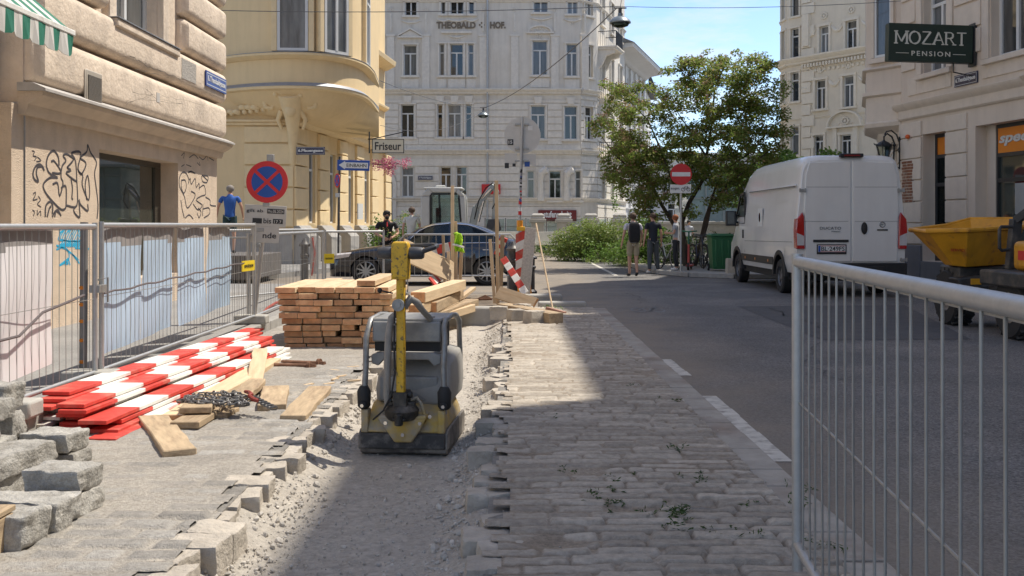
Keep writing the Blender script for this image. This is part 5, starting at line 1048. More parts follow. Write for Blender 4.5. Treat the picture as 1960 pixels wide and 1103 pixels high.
# hedge along the plaza
def G2(px, Y, z=.12): return (px2x(px, Y), Y, z)
lfY = leafmat('foliage_yellowgreen', [(.20,.28,.06),(.27,.34,.09),(.15,.23,.05),(.32,.33,.14)], .4)
for i, (px, Y, sx, sz, m, lab) in enumerate(((1165, 40.5, 1.9, 1.5, lfY, 'tall feathery yellow green shrub left of the man with a backpack'), (1120, 41, 1.6, 1.5, lfY, 'loose pale shrub at the middle of the plaza hedge'), (1150, 38.8, 1.1, .8, lfB, 'bright green fern like shrub low at the kerb of the plaza'), (1215, 35.6, .9, .9, lfB, 'low green shrub behind the legs of the man with a backpack'), (1238, 36.5, 1.1, 1.6, lfB, 'green shrub between the two walking men'), (1062, 47, 1.6, .75, lfD, 'dark clipped shrub behind the wooden post'), (1105, 45.5, 1.1, .8, lfB, 'small round shrub right of the wooden post'), (1020, 50, 1.6, .7, lfB, 'low shrub left of the wooden post'))):
    bush('shrub', lab, 'shrub', G2(px, Y), sx, 1.1, sz, m, int(70*sx*sz)+26, .11, 46, seed=20+i, group='shrubs along the plaza')
for i, (px, Y, sx, sz, lab) in enumerate(((1345, 34.8, 1.3, 1.05, 'dark green shrub behind the parked bicycles'), (1290, 35.3, 1.0, 1.1, 'dark green shrub behind the white bicycle'), (1395, 35.5, 1.3, .9, 'dark green shrub behind the green bin'))): bush('shrub', lab, 'shrub', G2(px, Y), sx, .9, sz, lfD, int(80*sx*sz)+20, .1, 50, seed=40+i, group='dark shrubs behind the bicycles')
def small_tree(label, c, h, spread, m, seed):
    t = thing('small_tree', label, 'tree', c); r_ = random.Random(seed); mb = MB(bark); cl = []
    mb.tube([c, (c[0]+.1, c[1], c[2]+h*.5), (c[0], c[1], c[2]+h*.9)], [.12,.08,.03], 8)
    for i in range(int(26*spread)):
        a = r_.uniform(0, 6.28); q_ = r_.random()**.6; p = (c[0]+math.cos(a)*spread*q_, c[1]+math.sin(a)*spread*q_, c[2]+h*r_.uniform(.5, 1.0)); cl.append((*p, r_.uniform(.25,.5)))
        if i % 3 == 0: mb.tube([(c[0], c[1], c[2]+h*.4), p], [.03,.01], 5)
    mb.build('trunk', t, world=True); leaves('crown', t, cl, m, .2, 40, .6, seed=seed); return t
small_tree('slender green tree behind the van against the cream building', (px2x(1510, 45), 45, .1), 4.6, 1.9, lfB, 3)
small_tree('small green tree behind the cab of the white van', (px2x(1452, 48), 48, .1), 4.4, 2.2, lfB, 5)
t = thing('climbing_plant', 'green climber on the wall of the sunlit white building', 'plant', (px2x(1176, 66), 66, .1)); leaves('foliage', t, [(px2x(1176+random.uniform(-3,3),66), 65.5, 2.5+i*.35, .3) for i in range(9)], lfB, .15, 40, .9, seed=77)
# flowering shrubs at the back left and the hanging blossom
yfl = leafmat('flowers_yellow', [(.55,.42,.10),(.62,.5,.2),(.5,.38,.1)], .2); pfl = leafmat('flowers_pink', [(.62,.13,.24),(.7,.25,.36),(.55,.09,.2),(.72,.42,.48)], .3)
bush('flowering_shrub', 'yellow flowering shrub behind the man in the white shirt', 'shrub', G2(768, 37.5, .14), .95, .7, 1.75, lfB, 90, .1, 50, seed=51, flowers=yfl)
bush('flowering_shrub', 'yellow flowering shrub right beside the excavator cab', 'shrub', G2(800, 38.5, .14), .7, .6, 1.8, lfB, 60, .1, 50, seed=52, flowers=yfl)
bush('shrub', 'narrow green potted shrub at the arched entrance', 'shrub', G2(722, 36, .14), .4, .4, 1.6, lfB, 30, .1, 50, seed=53)
t = thing('blossom_branch', 'pink blossom spray hanging out below the Friseur sign', 'plant', at(725, 318, 35)); r_ = random.Random(5)
mb = MB(bark); mb.tube([at(712,314,35), at(735,316,35), at(758,312,35), at(776,318,35)], [.03,.02,.015,.008], 6); mb.tube([at(735,316,35), at(745,326,35), at(742,335,35)], [.015,.01,.006], 5); mb.build('branch', t, world=True)
leaves('blossom', t, [(*at(px, py, 35+r_.uniform(-.3,.3)), r_.uniform(.1,.2)) for px, py in [(r_.uniform(718,752), r_.uniform(306,322)) for _ in range(16)]+[(r_.uniform(735,755), r_.uniform(318,332)) for _ in range(8)]+[(r_.uniform(752,781), r_.uniform(308,318)) for _ in range(7)]], pfl, .075, 120, .8, seed=8)
# weeds between the stones
wd = []; r_ = random.Random(9)
for (px, py, n) in ((1290,985,16),(1180,966,9),(1150,945,5),(1285,862,5),(1345,925,5),(1520,970,4),(1110,905,4),(1180,915,4),(1440,1030,4),(1370,1010,3),(1295,1005,8),(1060,800,3),(1250,770,3),(1200,740,3),(1580,1045,6),(1490,930,3),(1455,975,3)):
    g = gp(px, py, .02)
    for i in range(n): wd.append((g.x+r_.gauss(0,.07), g.y+r_.gauss(0,.08), .036, r_.uniform(.018,.035)))
leaves('weeds', None, wd, MC['foliage_dark'], .03, 1500, .5, seed=9, kind='stuff', aspect=.28)
wd = [(*gp(1062+r_.uniform(-18,22), 590+r_.uniform(-6,4), .02), .05) for i in range(30)]; leaves('weeds_at_kerb', None, wd, lfB, .07, 500, .9, seed=10, kind='stuff', aspect=.2)
wd = [(px2x(px, Y), Y, .15, .09) for px, Y in [(r_.uniform(1120,1245), r_.uniform(34,36.8)) for _ in range(110)] if px > 1165 or Y > 36]; leaves('ground_cover', None, wd, lfY, .1, 140, 1., seed=11, kind='stuff', aspect=.2)
# ------------------------------------------------------------------ rough stone blocks
def rough_block(dx, dy, dz, seed, m=blockm, n=7, amp=.013):
    bm = bmesh.new(); bmesh.ops.create_cube(bm, size=1); bmesh.ops.subdivide_edges(bm, edges=bm.edges, cuts=n, use_grid_fill=True)
    o = Vector((seed*3.1, seed*1.7, seed*.9)); rd = random.Random(seed); sk = [(rd.uniform(-.06,.06), rd.uniform(-.06,.06)) for _ in range(3)]
    for v in bm.verts:
        p = v.co*2; q = Vector(p); k = 22.
        l = (abs(p.x)**k+abs(p.y)**k+abs(p.z)**k)**(1/k); q = p/l if l > 0 else p
        q.x += sk[0][0]*q.z+sk[0][1]*q.y; q.y += sk[1][0]*q.z+sk[1][1]*q.x; q.z += sk[2][0]*q.x*.5
        w_ = Vector((q.x*dx/2, q.y*dy/2, q.z*dz/2+dz/2)); nn = noise.noise_vector(w_*9+o)*amp+noise.noise_vector(w_*28+o)*amp*.5; v.co = w_+nn+noise.cell_vector(w_*6+o)*0
        c_ = noise.noise(w_*14+o*2); v.co -= Vector((q.x,q.y,q.z*.4))*max(0, c_-.15)*amp*1.6*(abs(q.x*q.z)+abs(q.y*q.z)+abs(q.x*q.y))
    me = bpy.data.meshes.new('stone'); bm.to_mesh(me); bm.free(); me.materials.append(m); me.polygons.foreach_set('use_smooth', [True]*len(me.polygons)); me.set_sharp_from_angle(angle=R(50)); return me
def obj(name, me, loc, rot=(0,0,0), label=None, cat=None, group=None, parent=None):
    o = bpy.data.objects.new(name, me); C.objects.link(o); o.location = loc; o.rotation_euler = rot
    if parent: o.parent = parent
    if label: o['label'] = label; o['category'] = cat
    if group: o['group'] = group
    WM[o.name] = Matrix.LocRotScale(Vector(loc), bpy.data.objects[o.name].rotation_euler, None); return o
RB = [rough_block(.30, .46, .13, s_+1) for s_ in range(3)]+[rough_block(.27, .34, .2, s_+5) for s_ in range(3)]
RB = [rough_block(.25, .62, .115, s_+1, n=11) for s_ in range(3)]+[rough_block(.38, .225, .155, s_+5, n=10) for s_ in range(3)]
RB += [rough_block(.31, .25, .115, s_+41, n=9) for s_ in range(2)]
bl = [  # x, y, z, variant, rz, label
 (-2.30,4.56,0,3,-4,'thick grey stone block at the near end of the paving stone pile'), (-2.27,4.82,0,4,-2,'thick grey stone block second from the near end of the stone pile'),
 (-2.24,5.10,0,6,-12,'thick lowest stone block beside the foot of the long slabs'), (-2.24,5.11,.115,7,-8,'thick stone block lying on the thick lowest block'),
 (-2.74,5.5,0,0,-5,'lowest long stone slab in the middle of the pile'), (-2.72,5.48,.11,2,-8,'long pale stone slab in the second layer at the middle of the pile'), (-2.98,5.4,.22,1,-4,'long dusty stone slab in the third layer beside the long pale slab'),
 (-2.66,5.98,0,6,-4,'stone block at the foot of the pile, towards the barrier boards'), (-2.67,5.98,.115,7,-9,'whitish dusty stone block on top of the pile, towards the barrier boards'),
 (-2.96,5.6,.0,1,0,'lower stone slab behind the long slabs'), (-2.95,5.6,.11,2,3,'middle stone slab behind the long slabs'), (-3.0,5.75,.335,6,-3,'small top stone slab behind the long slabs'),
 (-3.10,6.1,0,4,6,'dark thick stone block at the bottom of the rear stack by the fence'), (-3.12,6.1,.165,5,2,'dark pitted stone block in the middle of the rear stack by the fence'), (-3.14,6.08,.33,3,-3,'dark pitted stone block on top of the rear stack by the fence'),
 (-2.68,4.78,0,5,-3,'thick stone block behind the timber crate')]
for x, y, z, k, rz, lab in bl: obj('paving_stone', RB[k], (x, y, z+.018), (0, 0, R(rz)), lab, 'paving stone', 'paving stones piled by the fence')
# blocks bordering the trench
EB = [rough_block(.27, .20, .205, 20+s_, dustblock, n=7, amp=.009) for s_ in range(3)]+[rough_block(.23, .22, .20, 30+s_, dustblock, n=7, amp=.010) for s_ in range(3)]
r_ = random.Random(4); y = 4.0
while y < 15.2:
    d = r_.uniform(.20, .245)+max(0, y-8)*.03; y += d
    obj('edge_stone', r_.choice(EB), (TL-.13+r_.uniform(-.05,.10), y, -.186+r_.uniform(-.014,.008)), (r_.uniform(-.04,.04), r_.uniform(-.07,.07), r_.uniform(-.2,.2)), 'rough dusty stone block bordering the trench on the side of the timber and chain', 'paving stone', 'stones bordering the trench on its dusty side')
y = 4.1
while y < 15.6:
    d = r_.uniform(.20, .28)+max(0, y-8)*.02; y += d
    if r_.random() < .88: obj('edge_stone', r_.choice(EB), (TR+.14+r_.uniform(-.13,.05)+(.0 if y < 12.5 else .12), y, -.182+r_.uniform(-.016,.006)), (r_.uniform(-.04,.04), r_.uniform(-.05,.05), r_.uniform(-.12,.12)), 'rough stone block bordering the trench on the side of the cobblestones', 'paving stone', 'stones bordering the trench on its cobbled side')
for i, (px, py, k) in enumerate(((955,612,1),(988,618,3),(1022,622,0),(1000,606,4))): g = gp(px, py, .0); obj('edge_stone', EB[k], (g.x, g.y, .0), (0,0,R(20*i)), 'loose block lying under the heavy timber beside the kerb', 'paving stone', 'blocks under the heavy timber')
# ------------------------------------------------------------------ kerb island at the head of the trench
mb = MB(concm); mb.prism([(-2.4,16.35),(.15,16.35),(.35,16.45),(.35,16.62),(-2.4,16.62)], -.2, .13, 'z'); o = tag(mb.build('kerb_beam', bevel=.03), 'pale concrete kerb crossing the head of the trench', 'kerb')
mb = MB(concm); mb.box(.45,1.28,17.55,17.85,-.05,.12); tag(mb.build('kerb_stone', bevel=.03), 'dark kerb stone lying by the broom head', 'kerb')
mb = MB(concm); mb.box(.0,.95,19.3,19.6,-.05,.13); tag(mb.build('kerb_stone', bevel=.04), 'kerb stone behind the leaning grey plank', 'kerb')
soil = mat('soil', (.20,.16,.12), .95, var=.35, scale=8, bump=1, bscale=25, bdist=.03); mb = MB(soil); mb.box(-2.4,.3,16.6,20.2,-.1,.06); struct(mb.build('tree_pit_soil', smooth=None))
# ------------------------------------------------------------------ timber
def board_mesh(w_, l_, t_, m=wood, me_=woodend, chip=0, seed=0):
    mb = MB(m); mb.box(-w_/2, w_/2, 0, l_, 0, t_); me = mb.mesh('board', True, None)
    me.materials.append(me_)
    for p in me.polygons:
        if abs(p.normal.y) > .9: p.material_index = 1
    return me
def bev(o, w_=.004):
    b = o.modifiers.new('bevel', 'BEVEL'); b.width = w_; b.segments = 1; b.limit_method = 'ANGLE'; return o
BM_ = [board_mesh(.212, 1.75, .062), board_mesh(.205, 1.9, .062), board_mesh(.235, 1.7, .062)]; BM_2 = board_mesh(.15, 1.8, .062)
r_ = random.Random(21)
for lay in range(10):
    x = px2x(528+max(0, (9-lay))*2.3, 11.8)+r_.uniform(-.01,.01); n = 6; z = -.0+lay*.0725
    for i in range(n):
        me = r_.choice(BM_); wd = me.dimensions[0] if hasattr(me, 'dimensions') else (.212, .205, .235)[BM_.index(me)]
        if (lay, i) in ((2,2),(4,4),(6,3),(3,3)): 
            me = BM_2; wd = .15; gap = .07
        else: gap = r_.uniform(.002, .018)
        if x+wd > px2x(752, 11.8): wd2 = px2x(757,11.8)-x; me = BM_2 if wd2 > .1 else None; wd = .15
        if me is None: continue
        o = obj('timber_board', me, (x+wd/2, 11.78+r_.uniform(-.06,.06), z+.012), (r_.uniform(-.003,.003), 0, R(r_.uniform(-1.2,1.2))), 'sawn timber board stacked in the neat lumber pile behind the compactor', 'timber board', 'boards of the lumber pile'); bev(o); x += wd+gap
for (px, dx, lab) in ((703,0,'single board topmost next to the lumber pile'),): o = obj('timber_board', BM_[0], (px2x(px,11.9), 11.8, .742), (0,0,R(-1)), lab, 'timber board', None); bev(o)
# heavy beams behind the pile
HBm = board_mesh(.22, 2.0, .15, wood, woodend); HB2 = board_mesh(.17, 1.2, .12); OBM = board_mesh(.22, 1.9, .15, oldwood, woodend)
for i, (px, py, z, Y, rz, me, lab) in enumerate(((806,0,.0,14.3,-10,HBm,'lower squared beam next to the lumber pile'),(790,0,.165,14.2,-12,HBm,'second squared beam resting on the lower beam'),(826,0,.0,14.9,-16,HBm,'squared beam at the outer side of the beam heap'),(800,0,.33,14.4,-14,HBm,'bright squared beam topmost in the beam heap'),(822,0,.165,14.7,-9,HBm,'squared beam in the middle of the beam heap'),(842,0,.0,15.2,-20,HB2,'short pale squared beam in front of the tree stakes'))):
    me = me if i not in (0,2,4) else OBM
    o = obj('timber_beam', me, (px2x(px,Y), Y, z+.02), (R(2), 0, R(rz)), lab, 'timber beam', 'squared beams behind the lumber pile'); bev(o, .008)
def plank(p0, p1, w_, t_, label, m=wood, up=(0,0,1), name='plank', cat='plank', group=None, rough=False, stripes=None):
    p0 = Vector(p0); p1 = Vector(p1); L_ = (p1-p0).length; me_n = MB(m); y = (p1-p0).normalized(); z = Vector(up); z = (z-y*z.dot(y)).normalized(); x = y.cross(z)
    if stripes:
        k = max(1, round(L_/stripes)); mb = MB()
        for i in range(k): mb.use(redp if i % 2 == 0 else whitep); mb.box(-w_/2, w_/2, L_*i/k, L_*(i+1)/k, -t_/2, t_/2)
        # drop inner faces
        fs = [(f, q) for f, q in zip(mb.f, mb.mi)]; keep = []
        for j, (f, q) in enumerate(fs):
            i, s_ = divmod(j, 6)
            if (s_ == 2 and i > 0) or (s_ == 4 and i < k-1): continue
            keep.append((f, q))
        mb.f = [a for a, b in keep]; mb.mi = [b for a, b in keep]; me = mb.mesh('board', True, None, merge=True)
    else:
        mb = MB(m); nseg = 6 if rough else 1
        if rough:
            rr = random.Random(int(abs(p0.x*100+p0.y*37))); rings = []
            for i in range(nseg+1):
                yy = L_*i/nseg; j = [rr.uniform(-.008,.008) for _ in range(6)]; rings.append([(-w_/2+j[0], yy+j[4], -t_/2),(w_/2+j[1], yy+j[5], -t_/2+j[2]*.5),(w_/2+j[1], yy+j[4], t_/2+j[3]*.4),(-w_/2+j[0], yy+j[5], t_/2)])
            mb.loft(rings)
        else: mb.box(-w_/2, w_/2, 0, L_, -t_/2, t_/2)
        me = mb.mesh('plank', True, None)
        me.materials.append(woodend if m is wood else m)
        for p in me.polygons:
            if abs(p.normal.y) > .9: p.material_index = 1
    M_ = Matrix((x, y, z)).transposed().to_4x4(); M_.translation = p0; o = bpy.data.objects.new(name, me); C.objects.link(o); o.matrix_world = M_; o.location = p0; o.rotation_euler = M_.to_euler(); WM[o.name] = M_
    tag(o, label, cat, group); bev(o, .006 if rough else .003); return o
# red and white barrier boards
def brd(x0, y0, L_, rz, z, lab, first=0, wd=.2, m=None):
    p0 = (x0, y0, z); p1 = (x0+math.sin(R(rz))*L_, y0+math.cos(R(rz))*L_, z); return plank(p0, p1, wd, .028, lab, m or redp, name='barrier_board', cat='barrier board', group='red and white barrier boards', stripes=None if m else .5)
r_ = random.Random(2)
names = ['topmost','second','third','fourth','fifth','lowest']
for k in range(6):
    z = .25-.034*k
    if k < 3: brd(-3.24+(0,.02,-.03)[k], 7.27+(0,-.1,-.22)[k], 4.5, 3.7, z, names[k]+' red and white board of the stack next to the fence')
    else: brd(-3.26+r_.uniform(-.03,.03), 7.2-.1*(k-3), 4.4, 3.8, z-.002*k, names[k]+' bare pale board under the stack next to the fence', m=greywood if k != 4 else whitep)
for k in range(6): brd(-3.03+(0,.03,-.01,.02,.0,.01)[k], 7.02+(0,-.04,.02,.1,.05,.0)[k], 4.3, 3.8, .205-.034*k, names[k]+' red and white board of the middle stack')
for k, (x, y, z, lab) in enumerate(((-2.99,6.72,.05,'red and white board jutting furthest forward at ground level'),(-2.78,6.9,.115,'upper red and white board in the low stack beside the loose planks'),(-2.76,7.12,.08,'middle red and white board in the low stack beside the loose planks'),(-2.72,6.95,.045,'lower red and white board in the low stack beside the loose planks'),(-2.66,6.75,.025,'red and white board on the ground closest to the loose planks'))): brd(x-.05, y, 4.2, 3.6, z, lab)
# loose weathered planks
def gpl(px0, py0, px1, py1, z, w_, t_, lab, m=oldwood, dz=0): a = gp(px0, py0, z); b = gp(px1, py1, z); b.z += dz; return plank(a, b, w_, t_, lab, m, rough=True, group='weathered plank pieces', name='plank')
gpl(293,802,345,868,.04,.2,.055,'weathered plank piece with split end closest to the camera'); gpl(560,802,612,745,.04,.2,.055,'long weathered plank lying alone right of the chain')
gpl(520,782,528,745,.05,.22,.06,'short weathered plank stub left of the long single plank'); gpl(335,800,520,690,.05,.2,.05,'long pale plank running under the chain towards the lumber pile', wood)
gpl(352,815,430,770,.06,.2,.05,'lower broken plank stub under the chain'); gpl(375,785,398,755,.12,.22,.045,'topmost broken plank stub carrying the chain'); gpl(415,800,440,785,.04,.14,.05,'small plank offcut under the chain end'); gpl(455,765,492,730,.09,.16,.05,'weathered plank behind the chain')
gpl(488,728,498,692,.05,.14,.03,'bright new plank end standing up behind the chain', wood, .12)
# chain heap
t = thing('chain', 'heap of steel chain with a reddish hook on the broken planks', 'chain', gp(420, 762, .1)); r_ = random.Random(8); c0 = gp(418, 765, .14)
linkm = mat('chain_steel', (.22,.21,.20), .5, .6, var=.4, scale=20)
mb = MB(linkm)
def link(mb, c, q, s_=.022, r=.0058):
    old = mb.M; mb.M = Matrix.Translation(c) @ q.to_matrix().to_4x4(); pts = [(math.cos(a)*s_*.62, (math.sin(a)*s_*.62+(s_*.55 if math.sin(a) >= 0 else -s_*.55)), 0) for a in [2*math.pi*k/10 for k in range(10)]]; mb.tube(pts, r, 5, closed=True); mb.M = old
p = Vector((-.26,-.02,0)); d = 0
for i in range(170):
    d += r_.uniform(-.7,.7); p = p+Vector((math.cos(d), math.sin(d), 0))*.034
    if abs(p.x) > .26: d = math.pi-d; p.x = max(-.26, min(.26, p.x))
    if abs(p.y) > .2: d = -d; p.y = max(-.2, min(.2, p.y))
    h = .06*max(0, 1-(p.x/.28)**2)*max(0, 1-(p.y/.22)**2)
    q = Quaternion((0,0,1), d-math.pi/2) @ Quaternion((0,1,0), (i % 2)*1.57+r_.uniform(-.3,.3)); link(mb, c0+Vector((p.x, p.y, h*r_.uniform(.1,1))), q)
for i in range(14): link(mb, c0+Vector((.26+.015*i, -.02-.03*i*.4, .02-.004*i)), Quaternion((0,0,1), -1.2) @ Quaternion((0,1,0), (i%2)*1.57))
mb.build('links', t, world=True, smooth=60); mb = MB(mat('red_hook', (.28,.05,.035), .5, .3, var=.2)); mb.tube([c0+Vector(v) for v in ((.2,-.0,.06),(.24,-.04,.06),(.27,-.09,.05),(.26,-.12,.05),(.3,-.16,.03),(.34,-.17,.02))], [.012,.016,.018,.013,.018,.014], 8); mb.build('hook', t, world=True)
# rusty pins
for i, (px, py, l_, rz) in enumerate(((512,700,.42,70),(540,694,.4,78))):
    g = gp(px, py, .04); t = thing('steel_pin', ('front','rear')[i]+' rusty steel pin with flange lying before the lumber pile', 'steel pin', g, R(-8-8*i)); mb = MB(rust); mb.cyl((0,0,0),(l_,0,0),.028,n=12); mb.build('shaft', t); mb = MB(rust); mb.cyl((l_,0,0),(l_+.03,0,0),.055,n=14); mb.cyl((l_+.03,0,0),(l_+.08,0,0),.03,n=6); mb.build('flange', t)
# timber crate corner at the lower left
t = thing('timber_crate', 'corner of a timber crate below the paving stone pile', 'crate', gp(0, 1095, 0)); mb = MB(wood); a = gp(-25, 1100, 0); CX = -2.2
for z in (0,.115): mb.box(a.x-.4, CX, a.y-.05, a.y+.0, z, z+.07)
mb.build('front_board', t, world=True, bevel=.004); mb = MB(oldwood); mb.box(a.x-.4, CX, a.y+.003, a.y+.3, .185, .21); mb.build('top_board', t, world=True, bevel=.004); mb = MB(oldwood); mb.box(CX-.05, CX-.003, a.y+.004, a.y+.28, 0, .18); mb.build('side_board', t, world=True, bevel=.004)
# heavy timber and light board by the kerb, stakes of the tree guard
a = gp(962, 600, .1); b = gp(1066, 612, .1); plank(a+Vector((0,.9,0)), b+Vector((0,.1,0)), .22, .17, 'heavy weathered timber lying before the tree guard', oldwood, rough=True, name='timber_beam', cat='timber beam')
Yk = 17.0
def stake(px0, py0, px1, py1, Y0, Y1, w_, t_, lab, m=wood, up=(0,-1,0), stripes=None, name='wooden_stake', cat='stake', group='stakes of the tree guard'): return plank(at(px0, py0, Y0), at(px1, py1, Y1), w_, t_, lab, m, up=up, name=name, cat=cat, group=group, stripes=stripes)
stake(866,586,866,356,17.2,17.2,.055,.05,'tallest left stake of the tree guard carrying the yellow vest'); stake(873,584,871,424,17.25,17.25,.07,.05,'shorter stake fixed beside the tallest left stake'); stake(860,588,858,482,17.1,17.1,.05,.05,'short stake left of the tallest stake'); stake(878,584,884,470,17.6,17.6,.06,.05,'short stake right of the tallest left stake')
stake(953,582,950,346,17.6,17.6,.06,.06,'tallest right stake of the tree guard'); stake(947,581,938,458,17.4,17.4,.055,.05,'leaning stake left of the tallest right stake'); stake(958,570,962,450,18.2,18.2,.07,.05,'brown stake behind the tallest right stake', oldwood); stake(852,570,848,450,19.4,19.4,.05,.05,'dark stake carrying the striped board', oldwood)
stake(772,478,868,522,16.4,17.1,.40,.03,'broad bright plank sloping down towards the stakes with the vest', up=(-.05,-.85,.5), name='plank', cat='plank', group=None); stake(953,560,1024,583,17.2,16.6,.22,.045,'broad bright board set on edge before the stakes by the rebar', up=(.05,-1,.3), name='plank', cat='plank', group=None)
stake(812,484,872,470,19.6,19.6,.17,.025,'striped barrier board nailed to the stakes with the vest', stripes=.13, name='barrier_board', cat='barrier board', group='striped boards of the tree guard'); stake(952,488,965,455,18.6,18.2,.14,.025,'small striped board at the top of the stakes by the rebar', stripes=.1, name='barrier_board', cat='barrier board', group='striped boards of the tree guard')
stake(963,494,1006,562,18,17.3,.12,.025,'striped board sloping down to the right from the stakes by the rebar', stripes=.17, name='barrier_board', cat='barrier board', group='striped boards of the tree guard'); stake(826,540,852,520,16.6,17.4,.16,.025,'striped offcut leaning on the beam heap', stripes=.12, name='barrier_board', cat='barrier board', group='striped boards of the tree guard')
stake(1004,562,1016,436,18.8,18.8,.2,.045,'wide grey weathered plank leaning upright beside the warning board', greywood, name='plank', cat='plank', group=None)
stake(880,572,906,552,18.5,19.5,.1,.06,'low bright plank at the far side of the tree pit', up=(0,0,1), name='plank', cat='plank', group=None)
t = thing('rebar_bundle', 'rusty reinforcing bars lying in the tree pit', 'rebar', gp(915,575,.06)); mb = MB(rust)
for k in range(7): mb.tube([at(885+k*3, 574+k*.6, 18.4+.12*k), at(942-k*2, 573-k*1.2, 18.2+.15*k)], .02, 6)
mb.build('bar', t, world=True)
# yellow vest
t = thing('safety_vest', 'lime yellow safety vest hanging on the tallest left stake', 'vest', at(875, 460, 17.1)); mb = MB(mat('lime_fabric', (.42,.72,.03), .7, var=.12, scale=14)); mb2 = []
for i in range(7):
    px = 868+i*2.6; mb2.append([tuple(at(px+1.5*math.sin(j*1.1+i), 444+j*5.8+(3-abs(i-2))*-1.2*(j == 0)+i*j*.25, 17.08+.05*math.sin(i*1.9+j*.8))) for j in range(8 if i < 5 else 6)]) if False else mb2.append([tuple(at(px+1.5*math.sin(j*1.1+i)+j*.5, 444+j*5.2+abs(i-2)*1.0, 17.08+.05*math.sin(i*1.9+j*.8))) for j in range(8)])
mb.loft(mb2, closed=False, caps=False); vo = mb.build('body', t, world=True, smooth=80, fixn=False); so_ = vo.modifiers.new('thick', 'SOLIDIFY'); so_.thickness = .012
mb = MB(mat('reflective_tape', (.6,.6,.58), .3)); mb.tube([at(866,468,17.04),at(876,470,17.03),at(888,474,17.06)], .02, 6); mb.build('reflective_band', t, world=True)
# broom
t = thing('broom', 'street broom with long wooden handle and red bristle head leaning by the kerb', 'broom', gp(1062, 602)); mb = MB(wood); mb.tube([at(1026,428,18.0), at(1058,592,16.6)], .014, 8); mb.build('handle', t, world=True)
mb = MB(mat('broom_head', (.33,.17,.12), .7, var=.2)); mb.bar(at(1046,590,16.5), at(1082,600,16.3), .07, .05); mb.build('head', t, world=True, bevel=.008); mb = MB(mat('broom_bristles', (.42,.06,.04), .8, var=.3, scale=60)); mb.bar(at(1050,597,16.45), at(1086,607,16.25), .08, .06); mb.build('bristles', t, world=True, bevel=.01)
# warning beacon board
t = thing('warning_board', 'red and white barricade board with amber lamp behind the grey plank', 'warning board', at(1000, 555, 19.6)); c = at(997, 492, 19.6); mb = MB(); n = 5
for k in range(n):
    mb.use(redp if k % 2 == 0 else whitep); z0 = c.z-.42+.17*k; mb.prism([(c.x-.10, z0),(c.x+.10, z0-.0+.10),(c.x+.10, z0+.27),(c.x-.10, z0+.17)], 19.58, 19.62, 'y')
mb.build('board', t, world=True, smooth=None); amb = mat('amber_lamp', (.75,.3,.02), .3); mb = MB(amb); mb.cyl(c+Vector((-.02,0,.58)), c+Vector((-.02,0,.7)), .06, n=16); mb.build('lamp', t, world=True); mb = MB(mat('yellow_plastic', (.75,.42,.02), .5)); mb.box(c.x-.08,c.x+.08,19.53,19.67,c.z+.5,c.z+.58); mb.build('battery_box', t, world=True, bevel=.01); mb = MB(mat('orange_leg', (.7,.3,.03), .5)); mb.bar((c.x+.06,19.65,c.z+.5),(c.x+.2,19.9,0),.05,.03); mb.bar((c.x-.04,19.65,c.z-.4),(c.x-.04,19.65,0),.05,.03); mb.build('leg', t, world=True, smooth=None)
def bollard(label, px, Y, top, r=.07, z0=0):
    t = thing('bollard', label, 'bollard', (px2x(px,Y), Y, z0)); h = py2z(top, Y)-z0; mb = MB(darkst); mb.lathe([(r*1.5,0),(r*1.5,.12),(r,.16),(r,h*.62),(r*1.25,h*.64),(r*1.25,h*.68),(r,h*.7),(r,h*.84)], 16); mb.build('post', t); mb = MB(darkst); mb.lathe([(r*1.5,h*.84),(r*1.55,h*.88),(r*.9,h*.92),(r*.7,h*.95),(r*.3,h)], 16); mb.build('cap', t)
bollard('black cast iron bollard behind the lumber pile', 583, 20.4, 456, .075, .15); bollard('black bollard behind the leaning grey plank', 1015, 20.4, 482, .09); bollard('dark round post at the right end of the crowd barrier', 982, 20.2, 463, .09)
# ------------------------------------------------------------------ fences
def fence_panel(label, p0, p1, zb, zt, r=.021, sp=.105, group='mesh fence panels', mid=.5, lean=None, post=True, wr=.0028):
    p0 = Vector((*p0, 0)); p1 = Vector((*p1, 0)); d = p1-p0; L_ = d.length; t = thing('mesh_fence', label, 'fence panel', (p0.x, p0.y, zb), math.atan2(d.y, d.x), group)
    if lean: t.rotation_euler = (lean, 0, t.rotation_euler[2]); WM[t.name] = Matrix.LocRotScale(t.location, t.rotation_euler, None)
    h = zt-zb; mb = MB(galv); c_ = .0
    mb.tube([(0,0,-.1),(0,0,h*.5),(0,0,h+.02)], r, 12); mb.tube([(L_,0,-.1),(L_,0,h*.5),(L_,0,h+.02)], r, 12); mb.tube([(0,0,h-.01),(L_,0,h-.01)], r, 12); mb.tube([(0,0,0),(L_,0,0)], r*.85, 12); mb.build('frame', t, smooth=50)
    mb = MB(galvr); n = int(L_/sp)
    for k in range(1, n): x = L_*k/n+random.uniform(-.003,.003); mb.tube([(x, -.004*(k%2), 0), (x+random.uniform(-.004,.004), .0, h/2), (x, 0, h-.01)], wr, 6)
    if mid: mb.tube([(0,-.004,h*mid),(L_,-.004,h*mid)], wr, 6)
    mb.tube([(0,-.006,h-.035),(L_,-.006,h-.035)], wr, 6); mb.build('wire_mesh', t, smooth=60)
    return t
fA = fence_panel('galvanized mesh fence panel with the large whitish sheet', (-3.385, 4.4), (-3.36, 8.25), .26, 1.445, group='mesh fence panels')
fB = fence_panel('galvanized mesh fence panel with four pale blue sheets and a yellow tag', (-3.36, 8.38), (-3.36, 13.35), .26, 1.455)
